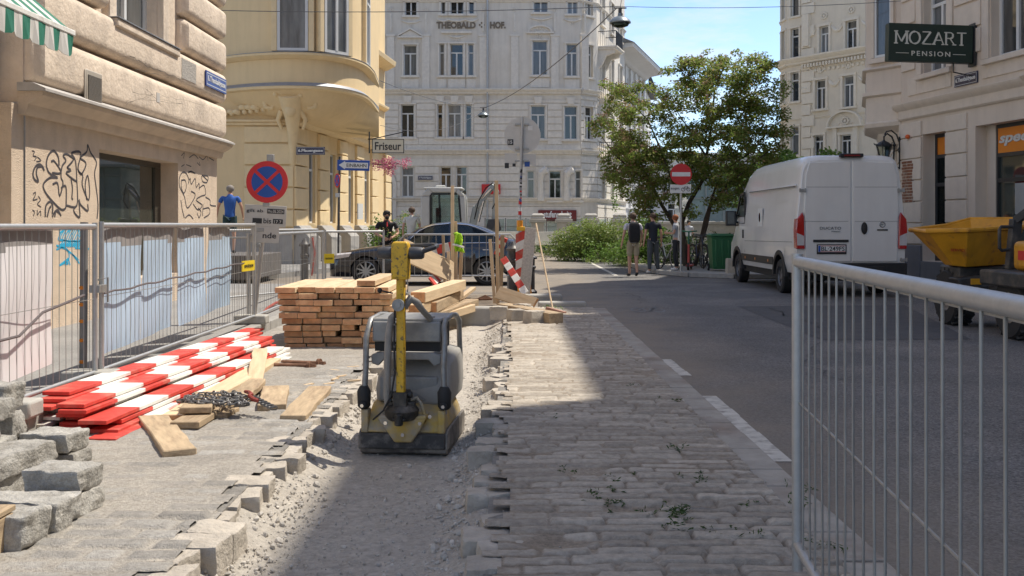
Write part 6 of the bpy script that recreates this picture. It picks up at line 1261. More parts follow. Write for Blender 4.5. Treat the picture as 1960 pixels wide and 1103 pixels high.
fC = fence_panel('mesh fence panel running back behind the no stopping sign', (-3.5, 13.6), (-3.75, 20.3), .2, 1.32, sp=.13); fD = fence_panel('far mesh fence panel in front of the dark car bonnet with striped tape', (-3.72, 20.4), (-2.62, 20.9), .12, 1.32, sp=.1)
fE = fence_panel('mesh fence panel set askew behind the no stopping sign', (-4.9, 17.5), (-3.8, 20.0), .2, 1.36, sp=.11)
fR = fence_panel('large galvanized mesh fence panel beside the road, closest to the camera', (.76, .55), (1.115, 4.0), .2, 1.315, r=.022, sp=.118, wr=.0042, group=None, lean=R(3))
fR.rotation_euler = (0, 0, math.atan2(3.45, .355)); WM[fR.name] = Matrix.LocRotScale(fR.location, fR.rotation_euler, None)
# extra posts
t = thing('steel_pole', 'grey steel post with orange dots behind the first fence panel', 'post', (px2x(158, 8.6), 8.6, .15)); mb = MB(mat('dull_post', (.25,.235,.22), .7, .2, var=.2)); x0 = px2x(159,8.6); mb.tube([(x0,8.6,.15),(x0+.01,8.6,1.47)], .032, 12); mb.build('pole', t, world=True); mb = MB(orange)
for z in (.3,.48,.64,.78,.92): mb.sphere((x0+.0,8.57,z), .014, 8, 5, (1.6,.5,1.2))
mb.build('paint_dot', t, world=True)
for i, (y, lab) in enumerate(((8.3,'concrete fence foot by the double post'),(13.4,'concrete fence foot at the no stopping sign'),(6.9,'concrete fence foot behind the red and white boards'))): mb = MB(concm); mb.box(-3.62,-3.2,y-.11,y+.11,.152,.27); tag(mb.build('ballast_block', bevel=.02), lab, 'ballast block', 'fence feet')
t = thing('fence_clamp', 'steel clamp joining the fence panels between whitish and blue sheets', 'clamp', (-3.36,8.31,.95)); mb = MB(galvr); mb.box(-3.40,-3.32,8.24,8.39,.9,.96); mb.tube([(-3.36,8.31,1.0),(-3.28,8.31,1.02),(-3.28,8.31,.82)], .008, 6); mb.build('clamp', t, world=True)
# sheets hung behind the mesh
blue = mat('pale_blue_sheet', (.42,.53,.66), .75, var=.05, scale=2, spec=.2); wsh = mat('pale_white_sheet', (.70,.68,.69), .75, var=.05, scale=2, spec=.2); top_band = mat('grey_top_band', (.27,.255,.25), .85, var=.08)
def sheet_(label, ya, yb_, zt, zb0, zb1, m, seed, x=-3.395):
    t = thing('plastic_sheet', label, 'sheet', (x, ya, zb0), group='sheets hung on the fence'); r_ = random.Random(seed); nu, nv = 14, 26; rows = []
    ph = [r_.uniform(0,6) for _ in range(4)]
    for j in range(nv+1):
        v = j/nv; row = []
        for i in range(nu+1):
            u = i/nu; y = ya+(yb_-ya)*u+.012*math.sin(v*7+ph[0])*(1-abs(2*u-1)); zb = zb0+(zb1-zb0)*u; z = zt+(zb-zt)*v; xx = x-.02*(1-v)*0+.007*math.sin(v*9+u*3+ph[1])+.008*math.sin(u*9+v*4+ph[2])-.03*v*v*math.sin(u*2+ph[3]); row.append((min(xx, -3.372), y, z))
        rows.append(row)
    mb = MB(m); mb.loft(rows, closed=False, caps=False); o = mb.build('cloth', t, world=True, smooth=80, fixn=False)
    me = o.data; me.materials.append(top_band)
    for p in me.polygons:
        zc = p.center.z+t.location.z; yc = p.center.y+t.location.y
        if zc > zt-.13-.03*math.sin(yc*5): p.material_index = 1  # top band of the sheet turns grey, with a wavy lower edge
    return t
pxs = [(196,270),(273,332),(341,391),(399,442)]; nm = ['first','second','third','fourth']
for i, (a, b) in enumerate(pxs):
    ya, yb_ = -3.39*F/(a-980), -3.39*F/(b-980); sheet_(nm[i]+' pale blue sheet from the left on the long fence panel', ya, yb_, 1.42, .36+.03*i, .40+.03*i, blue, i+1)
sheet_('large crumpled whitish sheet on the fence before the blue graffiti', 5.6, -3.39*F/(103-980), 1.42, .3, .42, wsh, 9)
t = thing('rope', 'dark sagging cord strung across the blue sheets', 'rope', (-3.34, 8.4, .9)); mb = MB(mat('cord', (.12,.1,.1), .8)); r_ = random.Random(3); pts = [(-3.345, 8.4+.2*k, .885+.004*k+.008*math.sin(k*1.7)) for k in range(23)]; mb.tube(pts, .009, 6); mb.build('cord', t, world=True)
t = thing('cable', 'dark cable drooping across the whitish sheet', 'cable', (-3.34, 6, .7)); mb = MB(MC['cord']); mb.tube([(-3.345, 5.2+.35*k, .74-.05*math.sin(min(1, k/8)*3.1)+.02*k*(k > 5)) for k in range(9)], .010, 6); mb.build('cord', t, world=True)
yt = mat('tag_yellow', (.78,.58,.02), .5)
for i, (c, lab) in enumerate(((Vector((-3.33, -3.33*F/(475-980), py2z(507,13)-.01)), 'yellow tag on the blue sheet fence panel'), (Vector((px2x(631,20.35), 20.3, py2z(495,20.35))), 'small yellow tag on the far fence panel'))):
    t = thing('warning_tag', lab, 'tag', c); mb = MB(yt); d_ = Vector((.1,.99,0)) if i == 0 else Vector((1,.4,0)).normalized(); s_ = .15 if i == 0 else .1; mb.bar(c-d_*s_, c+d_*s_, .012, .2 if i == 0 else .19) if i else mb.bar(c-d_*.22, c+d_*.22, .012, .13); o = mb.build('plate', t, world=True, smooth=None); text('BAUZAUN', t, 'lettering', blackp, c+(Vector((.012,0,0)) if i == 0 else Vector((0,-.012,0))), right=d_, h=.035, width=.3 if i == 0 else .14, ext=.002, bold=.02)
t = thing('barrier_tape', 'red and white tape wound around the far fence panel', 'tape', (px2x(598,20.5), 20.4, 1.3)); mb = MB(whitep); mb.loft([[tuple(at(px+2*math.sin(j), 452+j*9, 20.42+.02*math.sin(i+j))) for px in ()]]) if False else mb.loft([[tuple(at(594+i*3.2+1.2*math.sin(j*.9), 452+j*9, 20.44+.03*math.sin(i*2+j*.5))) for i in range(5)] for j in range(9)], closed=False, caps=False); mb.build('tape', t, world=True, fixn=False); mb = MB(redp); mb.tube([at(598,455,20.38),at(602,485,20.38),at(597,528,20.38)], .016, 5); mb.build('stripe', t, world=True)
# crowd barrier
t = thing('crowd_barrier', 'galvanized crowd barrier with vertical bars in front of the dark car', 'crowd barrier', (px2x(765,21), 21, .1)); x0, x1 = px2x(766,21), px2x(986,21); zt_, zb_ = py2z(449,21), py2z(528,21); mb = MB(galv); mb.tube([(x0,21,.1),(x0,21,zt_-.1),(x0+.1,21,zt_),(x1-.1,21,zt_),(x1,21,zt_-.1),(x1,21,.1)], .019, 8); mb.tube([(x0,21,zb_),(x1,21,zb_)], .015, 8); mb.build('frame', t, world=True); mb = MB(galvr); n = 16
for k in range(1, n): x = x0+(x1-x0)*k/n; mb.tube([(x,21,zb_),(x,21,zt_)], .0075, 6)
mb.build('bars', t, world=True)
for x in (x0+.15, x1-.15): mb = MB(galvr); mb.box(x-.02,x+.02,20.75,21.25,.015,.06); mb.box(x-.015,x+.015,20.99,21.01,.055,zb_); mb.build('foot', t, world=True, smooth=None)
# ------------------------------------------------------------------ traffic signs
def disc(root, name, c, r, m, y0=0, th=.01, n=40):
    mb = MB(m); mb.lathe([(0,0),(r,0),(r,th),(0,th)], n); mb.M = Matrix(); v = [Vector((p[0], -p[2]+0, p[1])) for p in mb.v]; mb.v = [tuple(Vector(c)+Vector((0,y0,0))+q_) for q_ in v]; return mb.build(name, root, world=True, smooth=30)
def sdisc(root, c, r, ring, inner, rr=.78):
    disc(root, 'disc', c, r, ring, 0, .012); disc(root, 'field', c, r*rr, inner, -.0125, .003)
Yn = 13.7; c = at(511.5, 348.5, Yn); rn = 40*Yn/F
t = thing('traffic_sign', 'large no stopping sign on a leaning post with three supplementary plates', 'traffic sign', at(487, 612, Yn)); mb = MB(mat('aluminium_post', (.42,.40,.38), .5, .5, var=.15)); mb.tube([at(486,613,Yn+.06), at(519,298,Yn+.06)], .03, 12); mb.build('post', t, world=True)
disc(t, 'disc', c, rn, retro_r, 0, .012); disc(t, 'field', c, rn*.745, retro_b, -.0125, .003); mb = MB(retro_r)
for s_ in (1, -1): d_ = Vector((math.cos(R(43)), 0, s_*math.sin(R(43))))*rn*.77; mb.bar(c-d_+Vector((0,-.0175,0)), c+d_+Vector((0,-.0175,0)), .003, rn*.16, up=(0,1,0)) if False else mb.bar(c-d_+Vector((0,-.0175-.001*(s_>0),0)), c+d_+Vector((0,-.0175-.001*(s_>0),0)), rn*.15, .004, up=(0,1,0))
mb.build('cross', t, world=True, smooth=None)
mb = MB(galvr); mb.cbox(at(518,303,Yn+.03), (.09,.08,.1)); mb.cbox(at(510,392,Yn+.02), (.09,.06,.05)); mb.cbox(at(499,440,Yn+.02), (.09,.06,.05)); mb.cbox(at(493,470,Yn+.03), (.09,.06,.05)); mb.build('bracket', t, world=True, bevel=.006)
plg = mat('supplementary_plate', (.50,.485,.455), .5, var=.08, drip=.1)
for (x0, y0, x1, y1, rot, txs) in ((468,393,548,434,3,(('gilt ab',488,404,32,8),('bis',512,423,15,10))),(480,434,534,465,2,(('nde',516,451,26,11),))):
    cc_ = at((x0+x1)/2, (y0+y1)/2, Yn); M_ = Matrix.Translation(cc_) @ Matrix.Rotation(R(rot), 4, 'Y'); mb = MB(plg); mb.M = M_; mb.cbox((0,0,0), ((x1-x0)*Yn/F, .008, (y1-y0)*Yn/F)); pl = mb.build('plate', t, world=True, bevel=.012)
    for s_, px, py, w_, h_ in txs: text(s_, pl, 'lettering', signblk, at(px, py, Yn)+Vector((0,-.007,0)), right=M_.to_3x3() @ Vector((1,0,0)), up=M_.to_3x3() @ Vector((0,0,1)), h=h_*Yn/F, width=w_*Yn/F, ext=.002, bold=.012)
    if txs[0][0] == 'gilt ab':
        mb = MB(signblk); mb.M = M_
        for (a, b, p_, q_) in ((12,40,-5,-14),(-12,2,-12,-20) if False else (-2,0,-14,-20)): pass
        k = Yn/F; mb.box(3*k, 36*k, -.0075, -.004, 5*k, 14*k); mb.box(-24*k, -6*k, -.0075, -.004, -15*k, -5*k); mb.box(15*k, 34*k, -.0075, -.004, -14*k, -5*k); mb.build('black_field', pl, world=True, smooth=None)
        text('Mo.05.2024', pl, 'lettering', plg, at(528,405,Yn)+Vector((0,-.0095,0)), right=M_.to_3x3() @ Vector((1,0,0)), h=6*k, width=30*k, ext=.002, bold=.01); text('17.7', pl, 'lettering', plg, at(532,425,Yn)+Vector((0,-.0095,0)), right=M_.to_3x3() @ Vector((1,0,0)), h=6*k, width=14*k, ext=.002, bold=.01)
# round sign seen from behind
Ys = 22.0; t = thing('traffic_sign', 'back of a large round grey sign on a pole covered with stickers', 'traffic sign', (px2x(991,Ys), Ys, 0)); mb = MB(galv); mb.tube([(px2x(991,Ys),Ys,0), at(1000,224,Ys)], .033, 12); mb.build('pole', t, world=True)
disc(t, 'disc', at(1000, 259, Ys)+Vector((-.0,.07,0)), 35*Ys/F, signback, 0, .015)
mb = MB(signback); k = Ys/F
for q_ in ((978,304,24,22),(1012,305,28,20)): mb.cbox(at(q_[0],q_[1],Ys)+Vector((0,.06,0)), (q_[2]*k,.012,q_[3]*k))
mb.build('plate', t, world=True, smooth=None); mb = MB(galvr)
for py in (238, 285, 308): mb.cbox(at(999,py,Ys)+Vector((0,.03,0)), (.3,.04,.035))
mb.build('bracket', t, world=True, smooth=None)
for (px, py, w_, h_, m_) in ((977,272,11,11,signblk),(970,317,8,10,signblk),(984,316,6,6,signblk),(1009,314,10,10,retro_b),(1015,245,9,9,retro_w),(1022,313,9,11,signback)): mb = MB(m_); mb.cbox(at(px,py,Ys)+Vector((0,.048,0)), (w_*k,.004,h_*k)); mb.build('sticker', t, world=True, smooth=None)
text('15', t, 'lettering', retro_w, at(977,272,Ys)+Vector((0,.044,0)), h=.07, width=.08, ext=.003, bold=.02)
stc = [retro_r, retro_w, mat('sticker_blue', (.06,.1,.3), .5), retro_w, retro_r, mat('sticker_grey', (.3,.3,.32), .5), signblk]
r_ = random.Random(6)
for i in range(26):
    py = 326+i*3.1 if i < 20 else r_.uniform(440,520); zc_ = py2z(py, Ys); f_ = (py-224)/(558-224); xc_ = px2x(1000+(991-1000)*f_, Ys); mb = MB(stc[r_.randrange(7)] if py < 385 or r_.random() < .3 else retro_r if py < 394 else galvr); a0 = r_.uniform(-2.6,-1.6); mb.lathe([(.0345,-.02-.01*r_.random()),(.0345,.016)], 8, (xc_,Ys,zc_), a0, a0+1.6); mb.build('sticker', t, world=True, smooth=30, fixn=False)
for py, m_ in ((388,retro_r),(401,retro_w),(408,retro_r),(470,retro_r),(483,retro_w)): f_ = (py-224)/(558-224); mb = MB(m_); mb.lathe([(.035,-.04),(.035,.04)], 12, (px2x(1000-9*f_,Ys),Ys,py2z(py,Ys))); mb.build('sticker', t, world=True)
# one way sign and small no stopping sign on the same pole
Yo = 29.5; k = Yo/F; t = thing('traffic_sign', 'blue one way sign with white EINBAHN arrow on a thin pole before the yellow building', 'traffic sign', (px2x(647,Yo), Yo, .14)); mb = MB(darkst); mb.tube([(px2x(647,Yo),Yo,.14), at(650,300,Yo)], .03, 10); mb.build('pole', t, world=True)
c = at(677, 317, Yo); M_ = Matrix.Translation(c+Vector((0,-.05,0))) @ Matrix.Rotation(R(1.5), 4, 'Y'); mb = MB(retro_b); mb.M = M_; mb.cbox((0,0,0), (62*k,.015,20*k)); mb.build('plate', t, world=True, bevel=.01)
mb = MB(retro_w); mb.M = M_; a = k; mb.prism([(-28*a,0),(-16*a,8*a),(-16*a,5.5*a),(28*a,5.5*a),(28*a,-5.5*a),(-16*a,-5.5*a),(-16*a,-8*a)], -.011, -.0085, 'y'); mb.build('arrow', t, world=True, smooth=None)
text('EINBAHN', t, 'lettering', signblk, M_ @ Vector((6*a,-.0135,0)), right=M_.to_3x3() @ Vector((1,0,0)), h=6.5*a, width=38*a, ext=.002, bold=.01)
c = at(646.5, 346, Yo)+Vector((0,-.05,0))
def disc_r(root, name, c, r, m, off, rz, sx=1):
    mb = MB(m); mb.lathe([(0,0),(r,0),(r,.008),(0,.008)], 28); Mx = Matrix.Translation(c) @ Matrix.Rotation(rz, 4, 'Z'); mb.v = [tuple(Mx @ Vector((p[0], off-p[2], p[1]))) for p in mb.v]; return mb.build(name, root, world=True, smooth=30)
t2 = thing('traffic_sign', 'small no stopping sign seen at an angle below the one way arrow', 'traffic sign', c); disc_r(t2, 'disc', c, 14*k, retro_r, 0, R(-58)); disc_r(t2, 'field', c, 10.5*k, retro_b, -.009, R(-58)); mb = MB(retro_r); Mx = Matrix.Translation(c) @ Matrix.Rotation(R(-58), 4, 'Z'); mb.M = Mx
for s_ in (1,-1): mb.bar((-.1,-.02,-.1*s_), (.1,-.02,.1*s_), .035, .006, up=(0,1,0))
mb.build('cross', t2, world=True, smooth=None); mb = MB(plg); mb.M = Mx; mb.cbox((-.0,0,-.42), (.3,.01,.12)); mb.build('plate', t2, world=True, smooth=None)
# no entry sign in front of the tree
Ye = 28.9; k = Ye/F; t = thing('traffic_sign', 'red no entry sign with white bar on a pole before the tree', 'traffic sign', (px2x(1304,Ye), Ye, .12)); mb = MB(galv); mb.tube([(px2x(1303,Ye),Ye,.12), at(1303,314,Ye)], .03, 10); mb.build('pole', t, world=True); c = at(1303,334,Ye)+Vector((0,-.05,0)); disc(t, 'disc', c, 20.5*k, retro_r, 0, .012); mb = MB(retro_w); mb.cbox(c+Vector((0,-.014,0)), (35*k,.004,8*k)); mb.build('bar', t, world=True, smooth=None)
mb = MB(retro_w); mb.cbox(at(1302,362,Ye)+Vector((0,-.05,0)), (40*k,.01,16*k)); pl = mb.build('plate', t, world=True, bevel=.01); text('ausgen.', pl, 'lettering', signblk, at(1292,362,Ye)+Vector((0,-.058,0)), h=4.5*k, width=17*k, ext=.002, bold=.01)
mb = MB(signblk); cb2 = at(1312,363,Ye)+Vector((0,-.058,0))
for s_ in (-1,1): mb.tube([cb2+Vector((s_*5*k+3.2*k*math.cos(a*math.pi/6),0,3.2*k*math.sin(a*math.pi/6))) for a in range(12)], .5*k, 4, closed=True)
mb.tube([cb2+Vector((-5*k,0,0)),cb2+Vector((-2*k,0,5*k)),cb2+Vector((3*k,0,5*k)),cb2+Vector((0,0,0)),cb2+Vector((-2*k,0,5*k))], .45*k, 4); mb.tube([cb2+Vector((3*k,0,6*k)),cb2+Vector((5*k,0,0))], .45*k, 4); mb.build('bicycle_symbol', pl, world=True)
# ------------------------------------------------------------------ hanging street lamps and span wires
lmp = mat('lamp_hood', (.23,.26,.27), .35, .4, var=.1)
def bell(label, px, py, Y, w_):
    c = at(px, py, Y); t = thing('street_lamp', label, 'street lamp', c); r = w_/2; mb = MB(lmp); mb.lathe([(r,-.0),(r*1.02,.03),(r*.9,r*.3),(r*.6,r*.55),(r*.25,r*.68),(r*.2,r*.95)], 24, c); mb.build('hood', t, world=True); mb = MB(clearglass); mb.lathe([(r*.9,0),(r*.75,-r*.25),(r*.3,-r*.4),(.001,-r*.42)], 20, c); mb.build('bowl', t, world=True); mb = MB(darkst); mb.cyl(c+Vector((0,0,r*.9)), c+Vector((0,0,r*1.5)), r*.16, n=10); mb.box(c.x-r*.6,c.x+r*.6,c.y-.03,c.y+.03,c.z+r*1.4,c.z+r*1.5); mb.build('hanger', t, world=True); return c
l1 = bell('large bell shaped street lamp hanging from wires at the top beside the sky', 1187, 45, 30, .62); l2 = bell('small far bell shaped street lamp hanging before the inscribed building', 925, 222, 54, .6)
wm = mat('wire', (.10,.10,.105), .6)
def wire(label, p0, p1, r=.01, sag=.1):
    t = thing('span_wire', label, 'wire', p0, group='overhead span wires'); p0 = Vector(p0); p1 = Vector(p1); mb = MB(wm); mb.tube([p0+(p1-p0)*i/12-Vector((0,0,sag*4*(i/12)*(1-i/12))) for i in range(13)], r, 5); mb.build('wire', t, world=True)
wire('overhead wire from the yellow building to the large lamp', at(415,20,32.5), l1+Vector((0,0,.5)), .012); wire('overhead wire from the large lamp to the beige building on the right', l1+Vector((0,0,.5)), at(1725,2,26.6), .008); wire('overhead wire rising out of the picture above the large lamp', l1+Vector((0,0,.45)), at(1200,-60,31), .012, 0)
wire('overhead cable slanting from the large lamp to the small far lamp', l1+Vector((-.1,0,.45)), l2+Vector((0,0,.4)), .017, .4); wire('overhead wire from the small lamp up to the yellow building', l2+Vector((0,0,.4)), at(728,155,36.5), .012, .2); wire('thin overhead wire from the small lamp to the sign corner', l2+Vector((0,0,.35)), at(728,240,36.5), .009, .6)
# ------------------------------------------------------------------ raised landing where the man in blue stands
st_ = thing('stone_landing', 'raised landing with steel handrail where the man in blue stands', 'landing', (-7.6, 25, .14)); mb = MB(mat('dark_landing', (.13,.12,.115), .85, var=.2)); mb.box(-9.6,-6.15,24.2,27.3,.14,.72); mb.build('platform', st_, world=True, smooth=None, bevel=.02); mb = MB(galvr)
for z in (1.14,1.32): mb.tube([(-9.6,24.15,z),(-6.1,24.15,z)], .022, 8)
for k in range(6): mb.tube([(-9.6+.7*k,24.15,.14),(-9.6+.7*k,24.15,1.32)], .02, 8)
mb.build('handrail', st_, world=True)
# ------------------------------------------------------------------ vehicles
rimm = mat('wheel_rim', (.30,.31,.32), .35, .8, var=.1); lens_r = mat('tail_lens_red', (.42,.01,.012), .15, var=.1, spec=.7, coat=.5); lens_w = mat('tail_lens_clear', (.55,.52,.52), .15, spec=.7)
def wheel(parent, c, r, w_, side, spokes=5, rimmat=None, rr=.62, name='wheel', knob=0, world=False):
    """axis along local x; side = +1/-1 is the outer face"""
    o = bpy.data.objects.new(name, None); C.objects.link(o); o.parent = parent; o.location = c; WM[o.name] = wmat(parent) @ Matrix.Translation(c); o.empty_display_size = .1
    def rotx(mb): mb.v = [(v[2]*side, v[1], v[0]) for v in mb.v]
    mb = MB(black); mb.lathe([(r*rr,-w_/2),(r*.93,-w_/2),(r,-w_*.38),(r,w_*.38),(r*.93,w_/2),(r*rr,w_/2),(r*rr,-w_/2)], 36)
    if knob:
        for k in range(knob):
            for s_ in (-1, 1):
                a = 2*math.pi*(k+(.5 if s_ > 0 else 0))/knob; old = mb.M; mb.M = Matrix.Rotation(a, 4, 'Z') @ Matrix.Translation((r*1.0, 0, s_*w_*.2)) @ Matrix.Rotation(s_*.5, 4, 'X'); mb.box(-.03,.03,-.025,.025,-w_*.24,w_*.24); mb.M = old
    rotx(mb); mb.build('tyre', o, smooth=35)
    mb = MB(rimmat or rimm); R_ = r*rr; mb.lathe([(R_,w_*.42),(R_*.93,w_*.44),(R_*.88,w_*.25),(R_*.88,-w_*.4),(R_*.99,-w_*.45)], 32, cap=False); mb.lathe([(.001,w_*.36),(R_*.22,w_*.36),(R_*.26,w_*.25),(R_*.26,w_*.1)], 20, cap=False)
    for k in range(spokes):
        a = 2*math.pi*k/spokes; old = mb.M; mb.M = Matrix.Rotation(a, 4, 'Z'); mb.prism([(R_*.18,-R_*.09),(R_*.9,-R_*.13 if spokes < 8 else -R_*.05),(R_*.9,R_*.13 if spokes < 8 else R_*.05),(R_*.18,R_*.09)], w_*.18, w_*.33, 'z'); mb.M = old
    rotx(mb); mb.build('rim', o, smooth=35); mb = MB(black); mb.lathe([(.001,w_*.02),(R_*.87,w_*.02)], 24, cap=False); rotx(mb); mb.build('brake_disc', o, smooth=None, fixn=False); return o
# --- van: local y forward from the rear face
vw = mat('van_white', (.74,.725,.695), .28, var=.04, scale=2, coat=.5, drip=.05)
van = thing('van', 'tall white panel van seen from behind, parked before the beige building', 'van', (6.77, 20.45, 0), 0)
def arch(y, yws, r, zc, zb):
    z = zb
    for yw in yws:
        d = abs(y-yw)
        if d < r: z = max(z, zc+math.sqrt(r*r-d*d))
    return z
ZR = [(0,2.64),(.04,2.70),(.12,2.74),(.6,2.76),(3.6,2.76),(4.3,2.72),(4.7,2.60),(5.0,2.36),(5.35,1.95),(5.7,1.52),(5.85,1.36),(6.15,1.16),(6.28,.95),(6.33,.6)]
def interp(T, y):
    for (a, b), (c, d) in zip(T, T[1:]):
        if a <= y <= c: return b+(d-b)*(y-a)/(c-a)
    return T[-1][1] if y > T[-1][0] else T[0][1]
yst = sorted(set([a for a, b in ZR]+[1.3+.44*math.cos(k*math.pi/8) for k in range(9)]+[5.34+.44*math.cos(k*math.pi/8) for k in range(9)]+[1,2,2.6,3.2,3.9]))
def vring(y):
    zr = interp(ZR, y); zb = arch(y, (1.3, 5.34), .44, .36, .45); e = 1-.05*sm(np.array((y-5.2)/1.1)).item()-(.02 if y < .03 else 0); k = min(1, (zr-.6)/2.1)
    def P(x, z): return (x*e, y, max(z, zb) if z < 1 else min(z, zr))
    xs_ = [(1.0,.45),(1.035,.62),(1.04,1.0),(1.035,1.42),(1.02,1.6)]; pts = [P(x, z) for x, z in xs_]
    wt = 1.02-.13*max(0, (zr-1.6)/1.16); pts += [P(1.02+(wt-1.02)*.8, 1.6+(zr-1.6)*.78), P(wt-.03, zr-.09), P(wt-.10, zr-.03), P(wt-.28, zr), P(0, zr+.02)]
    if zr < 1.7: pts = pts[:3]+[P(1.02, zr*.9), P(.98, zr*.95), P(.92, zr*.98), P(.85, zr), P(.7, zr), P(.5, zr), P(0, zr+.02)]
    return pts+[(-x, y_, z) for x, y_, z in pts[-2::-1]]
mb = MB(vw); mb.loft([vring(y) for y in yst]); mb.build('body', van, smooth=32)
mb = MB(black); mb.box(-.95,.95,.3,6.1,.3,.46); mb.build('underbody', van, smooth=None)
for i, s_ in enumerate((-1, 1)):
    p = [(.012,.68),(.87,.68),(.87,1.1),(.87,1.45),(.90,1.66),(.87,2.35),(.80,2.60),(.012,2.63)]; mb = MB(vw); mb.prism([(x*s_, z) for x, z in p], -.035, .02, 'y'); d = mb.build('rear_door', van, smooth=None, bevel=.018)
    mb = MB(mat('panel_gap', (.13,.13,.135), .8, var=0)); 
    for z, x0 in ((2.12,.86),(1.46,.93)): mb.box(min(s_*.06,s_*x0), max(s_*.06,s_*x0), -.0375, -.03, z, z+.006)
    mb.build('crease', d, smooth=None)
    mb = MB(lens_r); q = [(.885,.93),(1.04,.93),(1.052,1.3),(1.035,1.5),(.93,1.64),(.90,1.55)]; q = [(x*s_, z) for x, z in q]; mb.prism(q, -.055, .16, 'y'); tl = mb.build('tail_light', van, smooth=None, bevel=.015); mb = MB(lens_w); mb.prism([(x*s_, z) for x, z in [(.90,1.0),(1.035,1.0),(1.042,1.24),(.905,1.18)]], -.063, -.05, 'y'); mb.build('reversing_lens', tl, smooth=None)
    for z, x in ((2.06,.93),(.72,.98),): mb = MB(galvr); mb.cbox((s_*(x-.0),-.045,z), (.13,.03,.05)); mb.cbox((s_*(x-.05),-.06,z), (.03,.03,.08)); mb.cbox((s_*(x+.05),-.06,z), (.03,.03,.08)); mb.build('hinge', van, smooth=None, bevel=.006)
mb = MB(black); mb.prism([(-1.03,.42),(1.03,.42),(1.04,.66),(-1.04,.66)], -.09, .14, 'y'); mb.box(-.6,.6,-.13,-.09,.44,.60); mb.build('bumper', van, bevel=.03)
mb = MB(blackp); mb.cbox((0,-.01,2.735), (.44,.12,.07)); bl_ = mb.build('brake_light', van, bevel=.015); mb = MB(mat('dim_red', (.2,.01,.01), .3)); mb.cbox((0,-.073,2.73), (.30,.01,.03)); mb.build('lens', bl_, smooth=None)
mb = MB(blackp); mb.lathe([(.001,0),(.055,0),(.06,.02),(.001,.035)], 16); mb.v = [(v[0]+.235, -.036-v[2], v[1]*2.0+1.33) for v in mb.v]; mb.build('door_handle', van)
mb = MB(blackp); mb.box(-.73,-.06,-.062,-.036,1.06,1.11); mb.build('handle_strip', van, bevel=.008)
mb = MB(retro_w); mb.box(-.64,-.12,-.058,-.045,.87,1.0); pl = mb.build('number_plate', van, bevel=.004); mb = MB(blackp); mb.box(-.66,-.10,-.05,-.036,.83,1.02); mb.build('holder', pl, smooth=None)
mb = MB(retro_b); mb.box(-.635,-.595,-.061,-.057,.876,.994); mb.build('band', pl, smooth=None); mb = MB(retro_r); mb.box(-.595,-.125,-.0605,-.057,.985,.992); mb.box(-.595,-.125,-.0605,-.057,.877,.884); mb.build('stripe', pl, smooth=None)
VM = wmat(van)
text('BL·249FS', pl, 'lettering', signblk, VM @ Vector((-.36,-.062,.935)), h=.085, width=.44, ext=.002, bold=.008)
chl = mat('chrome_lettering', (.25,.25,.26), .3, .8, var=0)
text('DUCATO', van, 'lettering', chl, VM @ Vector((-.40,-.042,1.33)), h=.055, width=.40, ext=.006, bold=.01, spacing=1.1); text('maxi', van, 'lettering', chl, VM @ Vector((-.30,-.042,1.27)), h=.03, width=.16, ext=.005)
mb = MB(chl); mb.tube([(.58+.05*math.cos(a*math.pi/10), -.045, 1.40+.05*math.sin(a*math.pi/10)) for a in range(20)], .009, 6, closed=True); mb.lathe([(.001,0),(.04,0)], 16); mb.build('emblem', van); text('FIAT', van, 'lettering', chl, VM @ Vector((.58,-.044,1.40)), h=.028, width=.06, ext=.004, bold=.01); mb = MB(blackp); mb.box(.48,.68,-.05,-.036,1.285,1.31); mb.build('badge_strip', van, smooth=None)
for s_ in (-1, 1): mb = MB(blackp); mb.box(min(s_*1.032,s_*1.052), max(s_*1.032,s_*1.052), 1.80, 4.85, .56, .72); mb.build('side_moulding', van, bevel=.01)
pass; mb = MB(mat('marker_orange', (.6,.2,.03), .3))
for y in (2.2,3.4,4.4): mb.box(-1.058,-1.05,y-.04,y+.04,.61,.66)
mb.build('side_marker', van, smooth=None)
for yw in (1.3, 5.34):
    for s_ in (-1, 1):
        mb = MB(blackp); n = 14; o_ = []
        for k in range(n): 
            a, b = math.pi*k/n, math.pi*(k+1)/n; mb.prism([(yw+.52*math.cos(a), .36+.52*math.sin(a)), (yw+.52*math.cos(b), .36+.52*math.sin(b)), (yw+.43*math.cos(b), .36+.43*math.sin(b)), (yw+.43*math.cos(a), .36+.43*math.sin(a))], s_*.9, s_*1.055, 'x')
        mb.build('wheel_arch', van, smooth=30)
        wheel(van, (s_*.92, yw, .345), .345, .22, s_, 6, mat('steel_wheel', (.22,.22,.23), .45, .6))
for s_ in (-1,1): mb = MB(carglass); mb.prism([(4.62,1.5),(5.55,1.45),(5.45,1.62),(5.12,2.0),(4.72,2.12),(4.62,2.05)], s_*.99, s_*1.022, 'x'); mb.build('side_window', van, smooth=None)
pass; mb = MB(blackp)
for y0, z0, y1, z1 in ((4.55,1.42,5.6,1.38),(4.55,1.42,4.6,2.15),(4.6,2.15,5.05,2.1),(5.05,2.1,5.6,1.5)): mb.bar((-1.02,y0,z0),(-1.02,y1,z1),.03,.05)
mb.build('window_seal', van, smooth=None)
mb = MB(mat('panel_gap', (.13,.13,.135))); 
for q_ in ((4.52,.75,4.52,2.2),(4.52,2.2,4.9,2.3),(2.9,.75,2.9,2.3)): 
    if q_[0] < 4: continue
    mb.bar((-1.036,q_[0],q_[1]),(-1.00,q_[2],q_[3]),.008,.01)
mb.bar((-1.0,.3,2.15),(-1.0,4.2,2.15),.006,.012); mb.bar((-1.042,.3,1.06),(-1.042,4.5,1.02),.004,.008); mb.build('body_crease', van, smooth=None)
